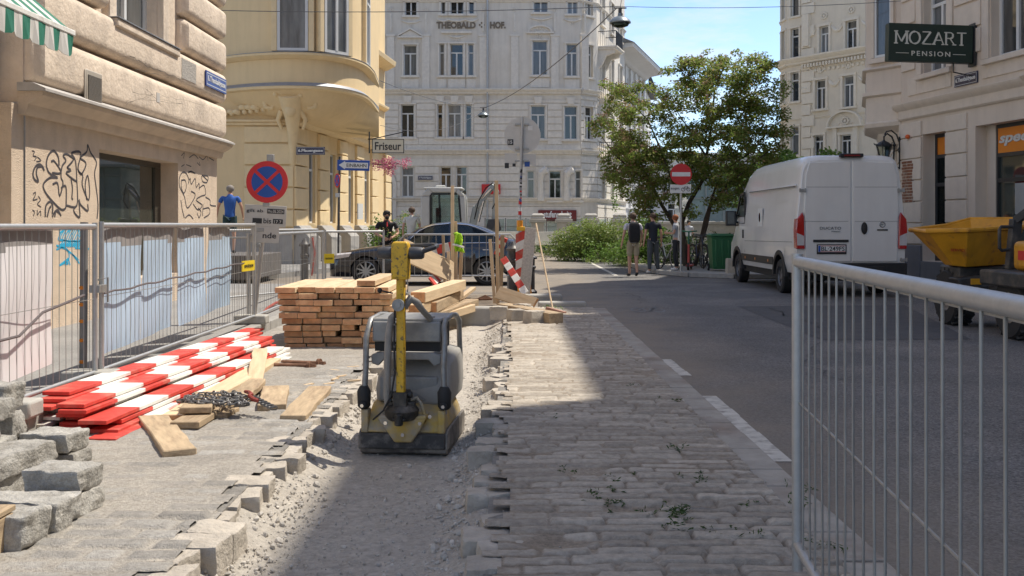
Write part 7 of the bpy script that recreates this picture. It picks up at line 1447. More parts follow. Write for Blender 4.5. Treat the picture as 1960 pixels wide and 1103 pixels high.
mb = MB(vw); mb.bar((-.972,.25,2.17),(-.965,4.3,2.15),.05,.03); mb.build('side_rib', van, bevel=.01)
mb = MB(blackp); mb.cbox((-1.22,5.2,1.55), (.24,.14,.36)); mb.bar((-1.0,5.3,1.45),(-1.15,5.25,1.45),.05,.06); mb.bar((-1.0,5.3,1.62),(-1.15,5.25,1.62),.04,.05); mi = mb.build('mirror', van, bevel=.05, seg=3); mb = MB(mat('mirror_glass', (.06,.065,.07), .08, .3)); mb.cbox((-1.22,5.127,1.56), (.18,.005,.28)); mb.build('mirror_glass', mi, smooth=None)
mb = MB(blackp); mb.cbox((-1.05,4.66,1.18), (.03,.06,.2)); mb.build('door_handle', van, bevel=.012)
mb = MB(retro_w); mb.cbox((-1.042,2.95,1.56), (.006,.42,.4)); lg = mb.build('sticker', van, smooth=None); mb = MB(retro_r); mb.lathe([(.001,0),(.07,0)], 14, (0,0,0)); mb.v = [(-1.047, 3.0-v[0], 1.56+v[1]*1.5) for v in mb.v]; mb.build('emblem', lg, smooth=None, fixn=False)
van.scale = (1.055, 1, 1.035)
# --- dark blue saloon, heading left
cbl = mat('car_dark_blue', (.006,.009,.018), .18, .3, var=0, coat=1, spec=.6)
car = thing('car', 'dark blue saloon car heading left behind the crowd barrier', 'car', (px2x(637,25), 25.2, 0), 0)
TR_ = [(0,.60),(.06,.70),(.3,.80),(.8,.89),(1.35,.96),(1.55,1.0),(1.85,1.2),(2.15,1.39),(2.5,1.49),(2.9,1.53),(3.3,1.50),(3.7,1.39),(4.05,1.23),(4.3,1.12),(4.6,1.08),(4.8,1.02),(4.88,.8),(4.92,.6)]
TB_ = [(0,.55),(.3,.72),(.8,.80),(1.5,.86),(2.5,.93),(3.5,.98),(4.3,1.02),(4.7,1.0),(4.92,.6)]
TW_ = [(0,.62),(.1,.78),(.4,.87),(1,.92),(3.8,.93),(4.5,.88),(4.8,.8),(4.92,.7)]
lst = sorted(set([a for a, b in TR_]+[.9+.37*math.cos(k*math.pi/8) for k in range(9)]+[3.78+.37*math.cos(k*math.pi/8) for k in range(9)]+[2.3,2.7,3.1,3.5]))
def cring(l):
    zr, zb_, wd = interp(TR_, l), interp(TB_, l), interp(TW_, l); lo = arch(l, (.9, 3.78), .37, .33, .2); k = max(0, min(1, (zr-zb_-.08)/.3)); rail = wd*(.9-.24*k)
    h = [(0, lo if lo < .25 else .25), (wd*.86, lo), (wd*.97, max(lo, .32)), (wd, max(lo+.01, .55*zb_+.08)), (wd*.985, zb_-.05), (wd*.95, zb_), (wd*.95+(rail-wd*.95)*.5, zb_+(zr-.05-zb_)*.55), (rail, zr-.05), (rail*.8, zr-.012), (0, zr)]
    return [(l, y, z) for y, z in h]+[(l, -y, z) for y, z in h[-2:0:-1]]
mb = MB(cbl); mb.loft([cring(l) for l in lst]); mb.build('body', car, smooth=38)
gl_ = [1.98,2.15,2.35,2.5,2.7,2.9,3.1,3.3,3.5,3.7,3.9,4.02]
def gpt(l, t):
    r_ = cring(l); a, b, c = Vector(r_[5]), Vector(r_[6]), Vector(r_[7]); p = a+(b-a)*(t*2) if t < .5 else b+(c-b)*(t*2-1); return p
for s_ in (-1,):
    for j, (ls, nm_) in enumerate((([1.95,2.15,2.35,2.5,2.7,2.86],'front'),([2.94,3.1,3.3,3.5,3.7,3.9,4.05],'rear'))):
        top = []; bot = []
        for l in ls:
            tt = .96 if 2.3 < l < 3.6 else .86
            if l < 2.1: tt = .6
            if l > 3.95: tt = .4
            p, q = gpt(l, .1), gpt(l, tt); n = Vector((0,1,.35)).normalized()*.008; bot.append(p+n); top.append(q+n)
        for side in (-1, 1):
            mb = MB(carglass); mb.loft([[ (p.x, p.y*side, p.z) for p in bot], [((p.x+q.x)/2, (p.y+q.y)/2*side+.012*side, (p.z+q.z)/2) for p, q in zip(bot, top)], [(p.x, p.y*side, p.z) for p in top]], closed=False, caps=False); mb.build('side_window', car, smooth=60, fixn=False)
        mb = MB(chrome); mb.tube([(p.x, -p.y-.004, p.z+.012) for p in top], .011, 6); mb.tube([(p.x, -p.y-.004, p.z-.012) for p in bot], .009, 6); mb.build('window_trim', car)
mb = MB(carglass)
ws = []
for l in (1.58,1.7,1.85,2.0,2.12): r_ = cring(l); rl = Vector(r_[8]); tp_ = Vector(r_[9]); ws.append([(l, -rl.y*.98, rl.z+.012),(l, -rl.y*.5, (rl.z+tp_.z)/2+.014),(l, 0, tp_.z+.008),(l, rl.y*.5, (rl.z+tp_.z)/2+.014),(l, rl.y*.98, rl.z+.012)])
mb.loft(ws, closed=False, caps=False); mb.build('windscreen', car, fixn=False)
for l in (.9, 3.78):
    for s_ in (-1, 1):
        o = wheel(car, (l, s_*.80, .335), .335, .21, 1, 10, mat('alloy', (.4,.41,.42), .3, .8), .72); o.rotation_euler = (0,0,R(-90) if s_ < 0 else R(90))
mb = MB(lens_w); mb.loft([[(.12,-.78,.62),(.5,-.885,.68),(.55,-.9,.76),(.2,-.82,.72)],[(.12,-.70,.64),(.5,-.80,.70),(.55,-.80,.79),(.2,-.74,.76)]]); mb.build('headlight', car); mb = MB(lens_r); mb.loft([[(4.55,-.87,.80),(4.8,-.8,.80),(4.82,-.78,.9),(4.6,-.86,.92)],[(4.55,-.8,.80),(4.8,-.7,.80),(4.82,-.7,.92),(4.6,-.8,.94)]]); mb.build('tail_light', car)
mb = MB(cbl); mb.cbox((1.95,-1.0,.98), (.12,.18,.12)); mb.bar((2.0,-.9,.93),(1.97,-.95,.96),.04,.03); mb.build('wing_mirror', car, bevel=.03)
mb = MB(chrome); mb.bar((2.78,-.925,.83),(2.92,-.925,.83),.02,.02); mb.bar((3.68,-.92,.85),(3.82,-.92,.85),.02,.02); mb.build('door_handle', car, bevel=.005)
mb = MB(mat('panel_gap2', (.004,.004,.005), .9, var=0))
for l in (1.72, 2.9, 3.86): mb.tube([(l+(.06 if l > 3.8 else 0)*j, -(interp(TW_, l)*(1.003 if j < 2 else .995)), z) for j, z in enumerate((.42,.6,.86))], .004, 4)
mb.build('door_gap', car)
# driver glimpsed: head and seat inside are hidden by the dark glass
# --- mini excavator behind the car
exw = mat('excavator_grey_white', (.50,.50,.47), .4, var=.08, drip=.05); Yx = 31.0; kx = Yx/F
ex = thing('mini_excavator', 'off white mini excavator with rounded cab and raised arm behind the dark blue car', 'excavator', (px2x(850,Yx), Yx, 0))
x0, x1 = px2x(808,Yx), px2x(892,Yx); zt_ = py2z(361,Yx); zb_ = .95
prof = [(x0,zb_),(x0+.02,zt_-.25),(x0+.1,zt_-.06),(x0+.25,zt_),(x1-.28,zt_),(x1-.1,zt_-.08),(x1-.02,zt_-.3),(x1+.05,zb_+.2),(x1+.05,zb_)]
inn = [(x0+.27,zb_+.35),(x0+.27,zt_-.25),(x0+.36,zt_-.16),(x1-.28,zt_-.16),(x1-.17,zt_-.25),(x1-.10,zb_+.35)]
mb = MB(exw)
def frame_face(mb, y0, y1):
    op = [(x0+.27,zb_+.35),(x0+.27,zt_-.25),(x0+.36,zt_-.14),(x1-.28,zt_-.14),(x1-.17,zt_-.25),(x1-.10,zb_+.35)]
    O_ = [(x0,zb_),(x0+.0,zt_-.25),(x0+.2,zt_-.0),(x1-.22,zt_),(x1-.0,zt_-.25),(x1+.05,zb_)]; n = 6
    for i in range(n): j = (i+1) % n; mb.prism([O_[i], O_[j], op[j], op[i]], y0, y1, 'y')
frame_face(mb, Yx-.5, Yx-.42); frame_face(mb, Yx+.7, Yx+.78); mb.box(x0+.08,x1-.08,Yx-.5,Yx+.78,zt_-.04,zt_+.02); mb.box(x0-.0,x0+.06,Yx-.42,Yx+.7,zb_,zt_-.2); mb.box(x0,x1,Yx-.4,Yx+.7,zb_-.05,zb_+.02); mb.build('cab_shell', ex, world=True, bevel=.03, seg=2)
for yy in (Yx-.47, Yx+.73): mb = MB(clearglass); mb.box(x0+.25,x1-.08,yy,yy+.01,zb_+.3,zt_-.12); mb.build('cab_window', ex, world=True, smooth=None)
pass; mb = MB(black); mb.bar((x0+.3,Yx-.48,zb_+.36),(x0+.3,Yx-.48,zt_-.2),.05,.05); mb.bar((x0+.3,Yx-.48,zt_-.18),(x1-.25,Yx-.48,zt_-.18),.05,.05); mb.bar((x1-.2,Yx-.48,zt_-.22),(x1-.12,Yx-.48,zb_+.36),.05,.05); mb.bar((x0+.58,Yx-.44,zb_+.3),(x0+.55,Yx-.44,zt_-.2),.06,.05); mb.box(x0+.5,x0+.95,Yx-.1,Yx+.4,zb_,zb_+.5); mb.box(x0+.42,x0+.55,Yx-.1,Yx+.4,zb_+.3,zb_+1.0); mb.build('window_seal', ex, world=True, bevel=.01)
mb = MB(exw); mb.box(x0+.4,x0+.7,Yx,Yx+.2,zt_+.02,zt_+.1); mb.build('roof_light', ex, world=True, bevel=.04)
mb = MB(exw); mb.box(x0-.5,x1+.1,Yx-.6,Yx+1.1,.55,.95); mb.build('upper_body', ex, world=True, bevel=.08, seg=3); mb = MB(black)
for y in (Yx-.75, Yx+.85): mb.prism([(x0-.5,.2),(x0-.35,.02),(x1+.15,.02),(x1+.3,.2),(x1+.15,.42),(x0-.35,.42)], y, y+.32, 'y')
mb.box(x0,x1,Yx-.4,Yx+.8,.3,.55); mb.build('track', ex, world=True, bevel=.03)
arm = mat('arm_grey', (.40,.42,.40), .4, .1, var=.15)
mb = MB(arm); mb.bar(at(903,440,Yx), at(912,395,Yx), .22, .16); mb.bar(at(912,398,Yx), at(945,354,Yx), .24, .16); mb.build('boom', ex, world=True, bevel=.03); mb = MB(arm); mb.bar(at(944,352,Yx), at(952,372,Yx), .2, .16); mb.bar(at(950,368,Yx), at(946,420,Yx), .17, .14); mb.build('stick', ex, world=True, bevel=.03)
mb = MB(chrome); mb.tube([at(916,425,Yx-.14), at(926,385,Yx-.14)], .035, 8); mb.tube([at(922,380,Yx-.14), at(940,362,Yx-.14)], .03, 8); mb.build('cylinder', ex, world=True); mb = MB(black); mb.tube([at(908,420,Yx-.2), at(916,385,Yx-.22), at(930,360,Yx-.2), at(944,350,Yx-.2)], .02, 6); mb.tube([at(946,352,Yx-.16), at(950,385,Yx-.2), at(942,400,Yx-.16)], .018, 6); mb.build('hose', ex, world=True)
mb = MB(darkst); mb.prism([(px2x(935,Yx),py2z(420,Yx)),(px2x(955,Yx),py2z(418,Yx)),(px2x(960,Yx),py2z(440,Yx)),(px2x(940,Yx),py2z(452,Yx)),(px2x(930,Yx),py2z(440,Yx))], Yx-.3, Yx+.3, 'y'); mb.build('bucket', ex, world=True, bevel=.02)
# --- tipping dumper at the right edge
dy_ = mat('dumper_yellow', (.64,.30,.015), .5, var=.2, scale=3, col2=(.30,.12,.04), c2scale=4.5, thr=(.58,.72), bump=.3, bscale=20, drip=.15); dk = mat('dumper_dark', (.05,.052,.055), .55, .2, var=.3, scale=6, col2=(.14,.12,.1), c2scale=4)
du = thing('site_dumper', 'small yellow articulated site dumper with swivelled skip in front of the shop', 'dumper', (6.9, 14, 0))
T_ = [(5.80,14.3,1.36),(6.2,13.95,1.37),(7.2,14.4,1.41),(7.6,15.2,1.53),(7.05,15.75,1.53),(6.55,15.5,1.43),(5.78,14.85,1.37)]; B_ = [(6.2,14.4,.87),(6.3,14.2,.86),(7.08,14.6,.88),(7.2,15.0,.88),(6.9,15.25,.88),(6.5,15.1,.87),(6.22,14.7,.87)]
mb = MB(dy_); cen = Vector((6.7,14.85,0)); def_in = lambda P_, f, dz: [tuple(cen.xy.to_3d()*(1-f)+Vector((p[0],p[1],0))*f+Vector((0,0,p[2]+dz))) for p in P_]
mb.loft([B_, T_, def_in(T_, .94, .0), def_in(B_, .9, .05)]); mb.build('skip', du, world=True, smooth=20, bevel=.012)
mb = MB(dy_); mb.tube([Vector(p)+Vector((0,0,.0)) for p in T_], .035, 8, closed=True); mb.build('skip_rim', du, world=True)
k = 14.05/F; q1 = Vector(B_[1]); q2 = Vector(T_[0]); n_ = (Vector(T_[1])-Vector(T_[0])).normalized(); sdir = n_; updir = (Vector(T_[1])-Vector(B_[1])).normalized(); cpt = (Vector(T_[0])+Vector(T_[1])+Vector(B_[1])+Vector(B_[0]))/4
text('MONTAGE', du, 'lettering', mat('faded_red', (.42,.06,.02), .6), cpt+Vector((.03,-.03,.05)), right=(n_.x,n_.y,0), up=updir, h=.045, width=.24, ext=.006); text('SERVICE', du, 'lettering', MC['faded_red'], cpt+Vector((.05,-.04,-.02)), right=(n_.x,n_.y,0), up=updir, h=.04, width=.2, ext=.006)
mb = MB(dk); mb.box(6.3,7.2,14.45,15.1,.62,.86); mb.box(6.45,7.4,14.2,15.3,.36,.62); mb.prism([(6.2,.7),(6.5,.74),(7.0,.72),(7.0,.6),(6.3,.55)], 14.3, 14.6, 'y'); mb.box(6.6,7.0,13.3,14.5,.4,.6); mb.build('front_chassis', du, world=True, bevel=.03); mb = MB(dk); mb.box(6.2,7.6,12.2,13.6,.66,.86); mb.box(6.45,7.3,12.0,13.5,.3,.66); mb.build('rear_chassis', du, world=True, bevel=.03)
mb = MB(dy_); mb.box(6.42,7.4,12.25,13.15,.865,1.24); mb.build('engine_hood', du, world=True, bevel=.07, seg=3); mb = MB(retro_r); mb.box(6.412,6.418,12.8,12.98,1.0,1.12); mb.build('sticker', du, world=True, smooth=None)
mb = MB(dk); mb.bar((6.58,13.5,.86),(6.62,13.45,1.52),.13,.12); mb.bar((6.62,13.45,1.5),(6.78,13.3,1.68),.13,.1); mb.tube([(6.55,13.38,1.42),(6.38,13.36,1.42),(6.36,13.36,1.38),(6.37,13.38,1.14),(6.41,13.4,1.11),(6.55,13.45,1.12)], .022, 8); mb.build('control_post', du, world=True, bevel=.02); mb = MB(blackp)
ws_ = [Vector((6.86+.19*math.cos(a), 13.18-.05*math.sin(a)-.0, 1.74+.19*math.sin(a)*.35+.0)) for a in [2*math.pi*k_/20 for k_ in range(20)]]; ws_ = [Vector((6.84+.19*math.cos(a), 13.22+.17*math.sin(a), 1.70+.06*math.sin(a)*-1)) for a in [2*math.pi*k_/20 for k_ in range(20)]]
mb.tube(ws_, .017, 8, closed=True)
for k_ in range(3): mb.bar((6.84,13.22,1.67), ws_[k_*7], .03, .012)
mb.cyl((6.84,13.22,1.6),(6.84,13.22,1.68),.035); mb.build('steering_wheel', du, world=True)
mb = MB(blackp); mb.box(6.65,7.15,12.3,12.8,1.24,1.34); mb.box(6.65,7.15,12.22,12.32,1.3,1.75); mb.build('seat', du, world=True, bevel=.04, seg=3); mb = MB(mat('amber_plate', (.7,.35,.03), .4)); mb.box(6.36,6.5,14.18,14.2,.62,.7) ; mb.build('reflector', du, world=True, smooth=None)
hubm = mat('hub_pale', (.33,.29,.25), .6, .2, var=.2)
for (x, y, s_) in ((6.42,14.85,-1),(7.5,14.85,1),(6.42,12.95,-1),(7.5,12.95,1)): wheel(du, (x-6.9, y-14, .40), .40, .30, s_, 0, hubm, .5, knob=18)
# ------------------------------------------------------------------ plate compactor
Mc = Matrix.Translation((-.76, 7.12, -.172)) @ Matrix.Rotation(R(-5), 4, 'Z')
pc = thing('plate_compactor', 'yellow and grey reversible plate compactor with upright handle standing in the trench', 'plate compactor', tuple(Mc.translation), R(-5))
py_ = mat('machine_yellow', (.52,.35,.08), .7, var=.2, scale=9, col2=(.36,.31,.24), c2scale=6, thr=(.36,.58), drip=.12); pyw = mat('worn_yellow_column', (.66,.39,.02), .5, var=.2, scale=12, col2=(.12,.08,.04), c2scale=34, thr=(.54,.66)); pg = mat('dusty_plastic', (.30,.29,.27), .75, var=.15, scale=5, col2=(.33,.31,.28), c2scale=4, bump=.2); pt = mat('roll_tube', (.27,.27,.265), .5, .45, var=.35, scale=12, col2=(.32,.3,.27), c2scale=8)
cst = mat('cast_steel_dusty', (.12,.11,.1), .75, .3, var=.3, scale=10, col2=(.3,.27,.235), c2scale=6, thr=(.4,.62), bump=.5, bscale=40)
# base plate with upturned ends (profile in y,z), and raised edges
mb = MB(cst); pf = [(0,.10),(.02,.03),(.09,.0),(.78,.0),(.86,.03),(.9,.12),(.87,.13),(.77,.035),(.10,.035),(.04,.11)]; mb.prism(pf, -.305, .305, 'x')
mb.prism([(0,.055),(0,.16),(.05,.19),(.85,.19),(.9,.15),(.88,.02)], -.315, -.295, 'x'); mb.prism([(0,.055),(0,.16),(.05,.19),(.85,.19),(.9,.15),(.88,.02)], .295, .315, 'x')
mb.build('base_plate', pc, bevel=.008)
mb = MB(mat('rubber_band', (.055,.052,.05), .8, var=.3, scale=8, col2=(.2,.185,.165), c2scale=9)); mb.box(-.30,.30,-.012,.012,.06,.17); mb.build('front_band', pc, bevel=.012)
mb = MB(py_); mb.loft([[(-.295,.0,.17),(.295,.0,.17),(.295,.84,.17),(-.295,.84,.17)],[(-.285,.03,.235),(.285,.03,.235),(.285,.82,.235),(-.285,.82,.235)],[(-.26,.12,.30),(.26,.12,.30),(.26,.80,.30),(-.26,.80,.30)],[(-.25,.2,.36),(.25,.2,.36),(.25,.78,.36),(-.25,.78,.36)]]); mb.build('lower_housing', pc, bevel=.02, seg=3)
mb = MB(pg); mb.loft([[(-.235,.22,.33),(.30,.16,.33),(.30,.86,.33),(-.235,.86,.33)],[(-.24,.2,.44),(.31,.14,.44),(.31,.88,.44),(-.24,.88,.44)],[(-.235,.24,.52),(.30,.20,.56),(.305,.88,.60),(-.235,.88,.58)],[(-.2,.34,.58),(.27,.32,.63),(.29,.84,.68),(-.2,.84,.66)],[(-.15,.42,.60),(.22,.42,.65),(.22,.78,.70),(-.15,.78,.68)]]); mb.build('engine_cover', pc, bevel=.03, seg=3)
mb = MB(mat('grey_box', (.25,.25,.245), .5, .1, var=.25, scale=7, col2=(.36,.34,.3), c2scale=6)); mb.box(-.21,.22,.17,.3,.36,.54); mb.build('engine_panel', pc, bevel=.015)
for s_ in (-1, 1):
    x = .285*s_; xt = .268*s_
    mb = MB(pt); mb.tube([(x,.05,.30),(x,.055,.42),(x*.97,.07,.62),(xt*1.05,.1,.82),(xt,.14,.90),(xt,.2,.94),(xt,.5,.95),(xt,.74,.93),(xt*1.05,.82,.88),(x*.98,.85,.75),(x,.86,.58)], .021, 10); mb.build('roll_tube', pc, smooth=60)
    mb = MB(black); mb.lathe([(.03,0),(.046,.02),(.05,.12),(.03,.16)], 10, (x,.05,.33)); mb.cyl((x,-.01,.36),(x,.1,.36),.028,n=8); mb.build('tube_foot', pc, bevel=.006); mb = MB(py_); mb.box(x-.04 if s_ > 0 else x-.01, x+.01 if s_ > 0 else x+.04, .0, .1, .17, .33); mb.build('bracket', pc, bevel=.008)
    mb = MB(chrome); mb.cyl((x,-.02,.36),(x,.0,.36),.013,n=6); mb.build('bolt', pc, smooth=None)
gb_ = MC['grey_box']
mb = MB(gb_); mb.box(-.248,.248,.15,.66,.925,.955); mb.box(-.245,.245,.13,.155,.79,.935); mb.build('top_guard', pc, bevel=.012); mb = MB(mat('recess_shade', (.03,.03,.03), .8)); mb.box(-.235,.235,.17,.62,.72,.92); mb.build('shade_box', pc, smooth=None)  # solid dark box fills the hollow, its shade put in as colour
mb = MB(gb_); mb.prism([(-.25,.64),(-.25,.70),(-.2,.715),(.2,.715),(.25,.70),(.25,.64),(.2,.62),(.16,.665),(-.16,.665),(-.2,.62)], .12, .17, 'y'); mb.build('cross_bar', pc, bevel=.008)
for x in (-.12,-.04,.12,.17): mb = MB(pt); mb.cyl((x,.25,.95),(x,.25,.962),.016,n=8); mb.build('bolt_head', pc, smooth=None)
# tongue and pivot
mb = MB(py_); mb.prism([(-.17,.28),(-.11,.2),(-.05,.115),(.07,.115),(.13,.2),(.17,.28)], -.05, -.025, 'y'); mb.box(-.17,.17,-.05,.12,.27,.30); mb.build('drawbar_tongue', pc, bevel=.012, seg=3)
mb = MB(mat('grease_black', (.022,.02,.018), .5, var=.4, scale=12, col2=(.12,.1,.08), c2scale=9)); mb.lathe([(.0,0),(.09,.0),(.115,.03),(.12,.07),(.1,.1),(.06,.12)], 20, (.0,-.03,.27)); mb.box(-.05,.05,-.11,.05,.36,.47); mb.box(-.1,.1,-.07,-.02,.33,.40); mb.cyl((-.08,-.06,.45),(.08,-.06,.45),.022,n=10); mb.cyl((0,-.14,.25),(0,-.14,.33),.03,n=10); mb.box(-.045,.045,-.15,-.05,.28,.3); mb.build('pivot', pc, bevel=.008)
mb = MB(py_); mb.tube([(.06,.0,.40),(.10,.0,.42),(.13,-.0,.38),(.15,.02,.30)], .012, 8); mb.build('bail', pc); mb = MB(py_); mb.tube([(-.06,.0,.44),(-.1,.0,.40),(-.14,.02,.30)], .012, 8); mb.build('bail', pc)
mb = MB(chrome)
for x, z in ((-.11,.25),(.13,.25),(.01,.17),(.2,.3)): mb.cyl((x,-.06,z),(x,-.045,z),.014,n=6)
mb.build('bolt', pc, smooth=None)
# handle column
mb = MB(pyw); mb.loft([[(x*1.0,-.06+y,z) for x, y in ((-.029,-.03),(.029,-.03),(.029,.03),(-.029,.03))] for z in (.46,1.27)]); mb.build('handle_column', pc, bevel=.008)
mb = MB(pyw); mb.loft([[(x*s_,-.065+y*s_,z) for x, y in ((-.058,-.05),(.058,-.05),(.058,.05),(-.058,.05))] for z, s_ in ((1.205,1),(1.42,1),(1.44,.95),(1.455,.75))]); mb.box(-.058,.058,-.118,-.012,1.195,1.207); mb.v = [(a, b, c+.05) for a, b, c in mb.v]; mb.build('handle_head', pc, bevel=.012, seg=3)
for s_ in (-1, 1):
    mb = MB(darkst); mb.lathe([(.02,.055),(.040,.06),(.044,.08),(.042,.145),(.034,.16)], 16); mb.v = [(v[2]*s_, -.065+v[1], 1.425+v[0]) for v in mb.v]; mb.build('grip', pc)
mb = MB(darkst); mb.tube([(.15,-.08,1.385),(.19,-.09,1.40),(.235,-.07,1.415),(.24,-.0,1.425),(.2,.06,1.43),(.0,.09,1.42)], .017, 8); mb.v = [(a, b, c+.05) for a, b, c in mb.v]; mb.build('handle_loop', pc)
mb = MB(pt); mb.cyl((-.01,-.12,1.07),(-.01,-.09,1.07),.042,n=20); mb.cyl((-.01,-.13,1.07),(-.01,-.12,1.07),.02,n=8); mb.build('clamp_disc', pc); mb = MB(black); mb.sphere((-.14,-.1,1.17), .018, 10, 8); mb.tube([(-.14,-.1,1.17),(-.05,-.09,1.15)], .006, 6); mb.build('lever', pc)
hs_ = mat('dusty_hose', (.27,.25,.225), .85, var=.25, scale=9, bump=.6, bscale=35)
mb = MB(hs_); mb.tube([(-.02,-.05,1.02),(-.065,-.06,.98),(-.085,-.07,.85),(-.09,-.075,.70),(-.095,-.07,.56),(-.1,-.05,.44),(-.09,-.02,.34)], [.02,.026,.027,.027,.026,.026,.03], 10); mb.build('hose', pc, smooth=70); mb = MB(hs_); mb.tube([(.02,-.04,1.05),(.06,-.03,1.11),(.1,.0,1.08),(.13,.06,1.02),(.17,.15,.95)], [.024,.03,.026,.022,.022], 10); mb.build('hose', pc, smooth=70)
mb = MB(black); mb.tube([(-.035,-.1,1.05),(-.04,-.1,.8),(-.035,-.1,.6),(-.06,-.1,.45),(-.12,-.08,.34),(-.2,-.04,.27)], .007, 6); mb.build('cable', pc); mb = MB(darkst)
for z in (.62,.78,.93): mb.box(-.045,-.03,-.11,-.03,z,z+.012)
mb.build('cable_clip', pc, smooth=None)
# ------------------------------------------------------------------ people
def skinned(name, V, E, m, parent, subs=2, roots=(0,), smooth=True):
    me = bpy.data.meshes.new(name); me.from_pydata([v[0] for v in V], E, []); me.materials.append(m); bm = bmesh.new(); bm.from_mesh(me); lay = bm.verts.layers.skin.verify(); bm.verts.ensure_lookup_table()
    for i, v in enumerate(bm.verts):
        r = V[i][1]; v[lay].radius = r if isinstance(r, tuple) else (r, r); v[lay].use_root = i in roots
    bm.to_mesh(me); bm.free(); o = bpy.data.objects.new(name, me); C.objects.link(o); o.parent = parent
    s_ = o.modifiers.new('skin', 'SKIN'); s_.use_smooth_shade = True; s_.branch_smoothing = .3; b = o.modifiers.new('sub', 'SUBSURF'); b.levels = subs; b.render_levels = subs; return o
shoe_w = mat('shoe_white', (.6,.58,.56), .6); shoe_b = mat('shoe_black', (.02,.02,.02), .6)
def cloth(name, c): return mat(name, c, .85, var=.12, scale=9, bump=.2, bscale=40)
def person(label, loc, rz, h=1.78, arms=None, legs=None, lean=0, shirt=None, pants=None, shorts=False, hair=None, shoe=shoe_w, head_turn=0, hairlen=0, sleeve=.5, slim=1., beard=False, cap=None, sit=False, collar=None):
    """local x right, y forward (face direction), z up; arms: per side (elbow, wrist)"""
    t = thing('person', label, 'person', loc, rz); k = h/1.78
    pel = Vector((0,0,.95)); 
    if sit: pel.z = sit
    def up(x, y, z): v = Vector((x*slim, y, z)); d = v-Vector((0,0,.0)); a = lean; return pel+Vector((d.x, d.y*math.cos(a)+d.z*math.sin(a), d.z*math.cos(a)-d.y*math.sin(a)))
    P_ = {'pel': pel, 'waist': up(0,.0,.13), 'chest': up(0,.01,.34), 'nb': up(0,0,.53), 'neck': up(0,.015,.58), 'head': up(0,.035,.675), 'crown': up(0,.022,.752)}
    for s_, n in ((-1,'l'),(1,'r')):
        P_['sh'+n] = up(s_*.185,0,.475); a = (arms or {}).get(n, ((s_*.235,-.03,.20),(s_*.26,.03,-.05))); P_['el'+n] = up(*a[0]); P_['wr'+n] = up(*a[1])
        d = (P_['wr'+n]-P_['el'+n]).normalized(); P_['ha'+n] = P_['wr'+n]+d*.075; P_['_d'+n] = d
        P_['hi'+n] = pel+Vector((s_*.085,0,-.04)); L_ = (legs or {}).get(n, ((s_*.095,.02,.5),(s_*.1,-.03,.08))); P_['kn'+n] = Vector(L_[0]); P_['an'+n] = Vector(L_[1]); P_['to'+n] = Vector(L_[1])+Vector((s_*.015,.15,-.045)) if len(L_) < 3 else Vector(L_[2])
    for q_ in P_: 
        if not q_.startswith('_'): P_[q_] = P_[q_]*k
    ht = Matrix.Rotation(head_turn, 4, 'Z'); hc = P_['head']; f = (ht @ Vector((0,1,0))).to_3d()
    V = []; E = []; ix = {}
    def av(n, p, r): ix[n] = len(V); V.append((tuple(p), tuple(a*k for a in r) if isinstance(r, tuple) else r*k))
    av('pel', P_['pel'], (.12*slim,.095)); av('waist', P_['waist'], (.115*slim,.085)); av('chest', P_['chest'], (.14*slim,.10)); av('nb', P_['nb'], (.075,.065)); av('neck', P_['neck'], .054); av('head', hc, (.080,.095)); av('crown', P_['crown'], (.062,.068)); av('chin', hc+Vector((f.x,f.y,0))*.035*k+Vector((0,0,-.05))*k, .042); av('nose', hc+Vector((f.x,f.y,0))*.098*k+Vector((0,0,-.012))*k, .011)
    E += [(0,1),(1,2),(2,3),(3,4),(4,ix['chin']),(ix['chin'],5),(5,6),(5,ix['nose'])]
    sd = Vector((f.y,-f.x,0))
    for s_ in (-1,1): av('ear%d' % s_, hc+sd*s_*.082*k+Vector((0,0,-.01))*k, (.012,.02)); E.append((5, ix['ear%d' % s_]))
    for n in 'lr':
        av('sh'+n, P_['sh'+n], .052); av('el'+n, P_['el'+n], .037); av('wr'+n, P_['wr'+n], .025); av('ha'+n, P_['ha'+n], (.036,.018)); E += [(2, ix['sh'+n]),(ix['sh'+n], ix['el'+n]),(ix['el'+n], ix['wr'+n]),(ix['wr'+n], ix['ha'+n])]
        av('hi'+n, P_['hi'+n], .085*slim); av('kn'+n, P_['kn'+n], .056); av('an'+n, P_['an'+n], .036); av('to'+n, P_['to'+n], .034); E += [(0, ix['hi'+n]),(ix['hi'+n], ix['kn'+n]),(ix['kn'+n], ix['an'+n]),(ix['an'+n], ix['to'+n])]
    roots = [0]
    for n, s_ in (('l',-1),('r',1)):   # five fingers rooted in the palm
        d = P_['_d'+n]; sid = d.cross(Vector((s_*1.,0,0.001))); sid = sid.normalized() if sid.length > .1 else Vector((0,1,0)); inn = sid.cross(d).normalized(); b0 = P_['ha'+n]
        for j in range(5):
            th = j == 4; off = sid*((j-1.5)*.017 if not th else .035)*k; L_ = (.072,.08,.075,.06,.05)[j]*k; base = b0+off+(d*.0 if not th else -d*.03*k); a = base+(d*.5+(sid*.5 if th else Vector()))*L_; c = a+(d*.35-inn*s_*.25*0+Vector((-s_*.25,0,0))*1)*L_; i0 = len(V); roots.append(i0); V += [(tuple(base), .009*k), (tuple(a), .0085*k), (tuple(c), .007*k)]; E += [(i0,i0+1),(i0+1,i0+2)]
    skinned('body', V, E, skin, t, 2, roots)
    # shirt
    V = []; E = []; ix = {}
    av('p', P_['pel']+Vector((0,0,-.13))*k, (.150*slim,.120)); av('w', P_['waist'], (.138*slim,.108)); av('c', P_['chest'], (.158*slim,.118)); av('n', P_['nb']+Vector((0,0,.045))*k, (.074,.068)); E += [(0,1),(1,2),(2,3)]
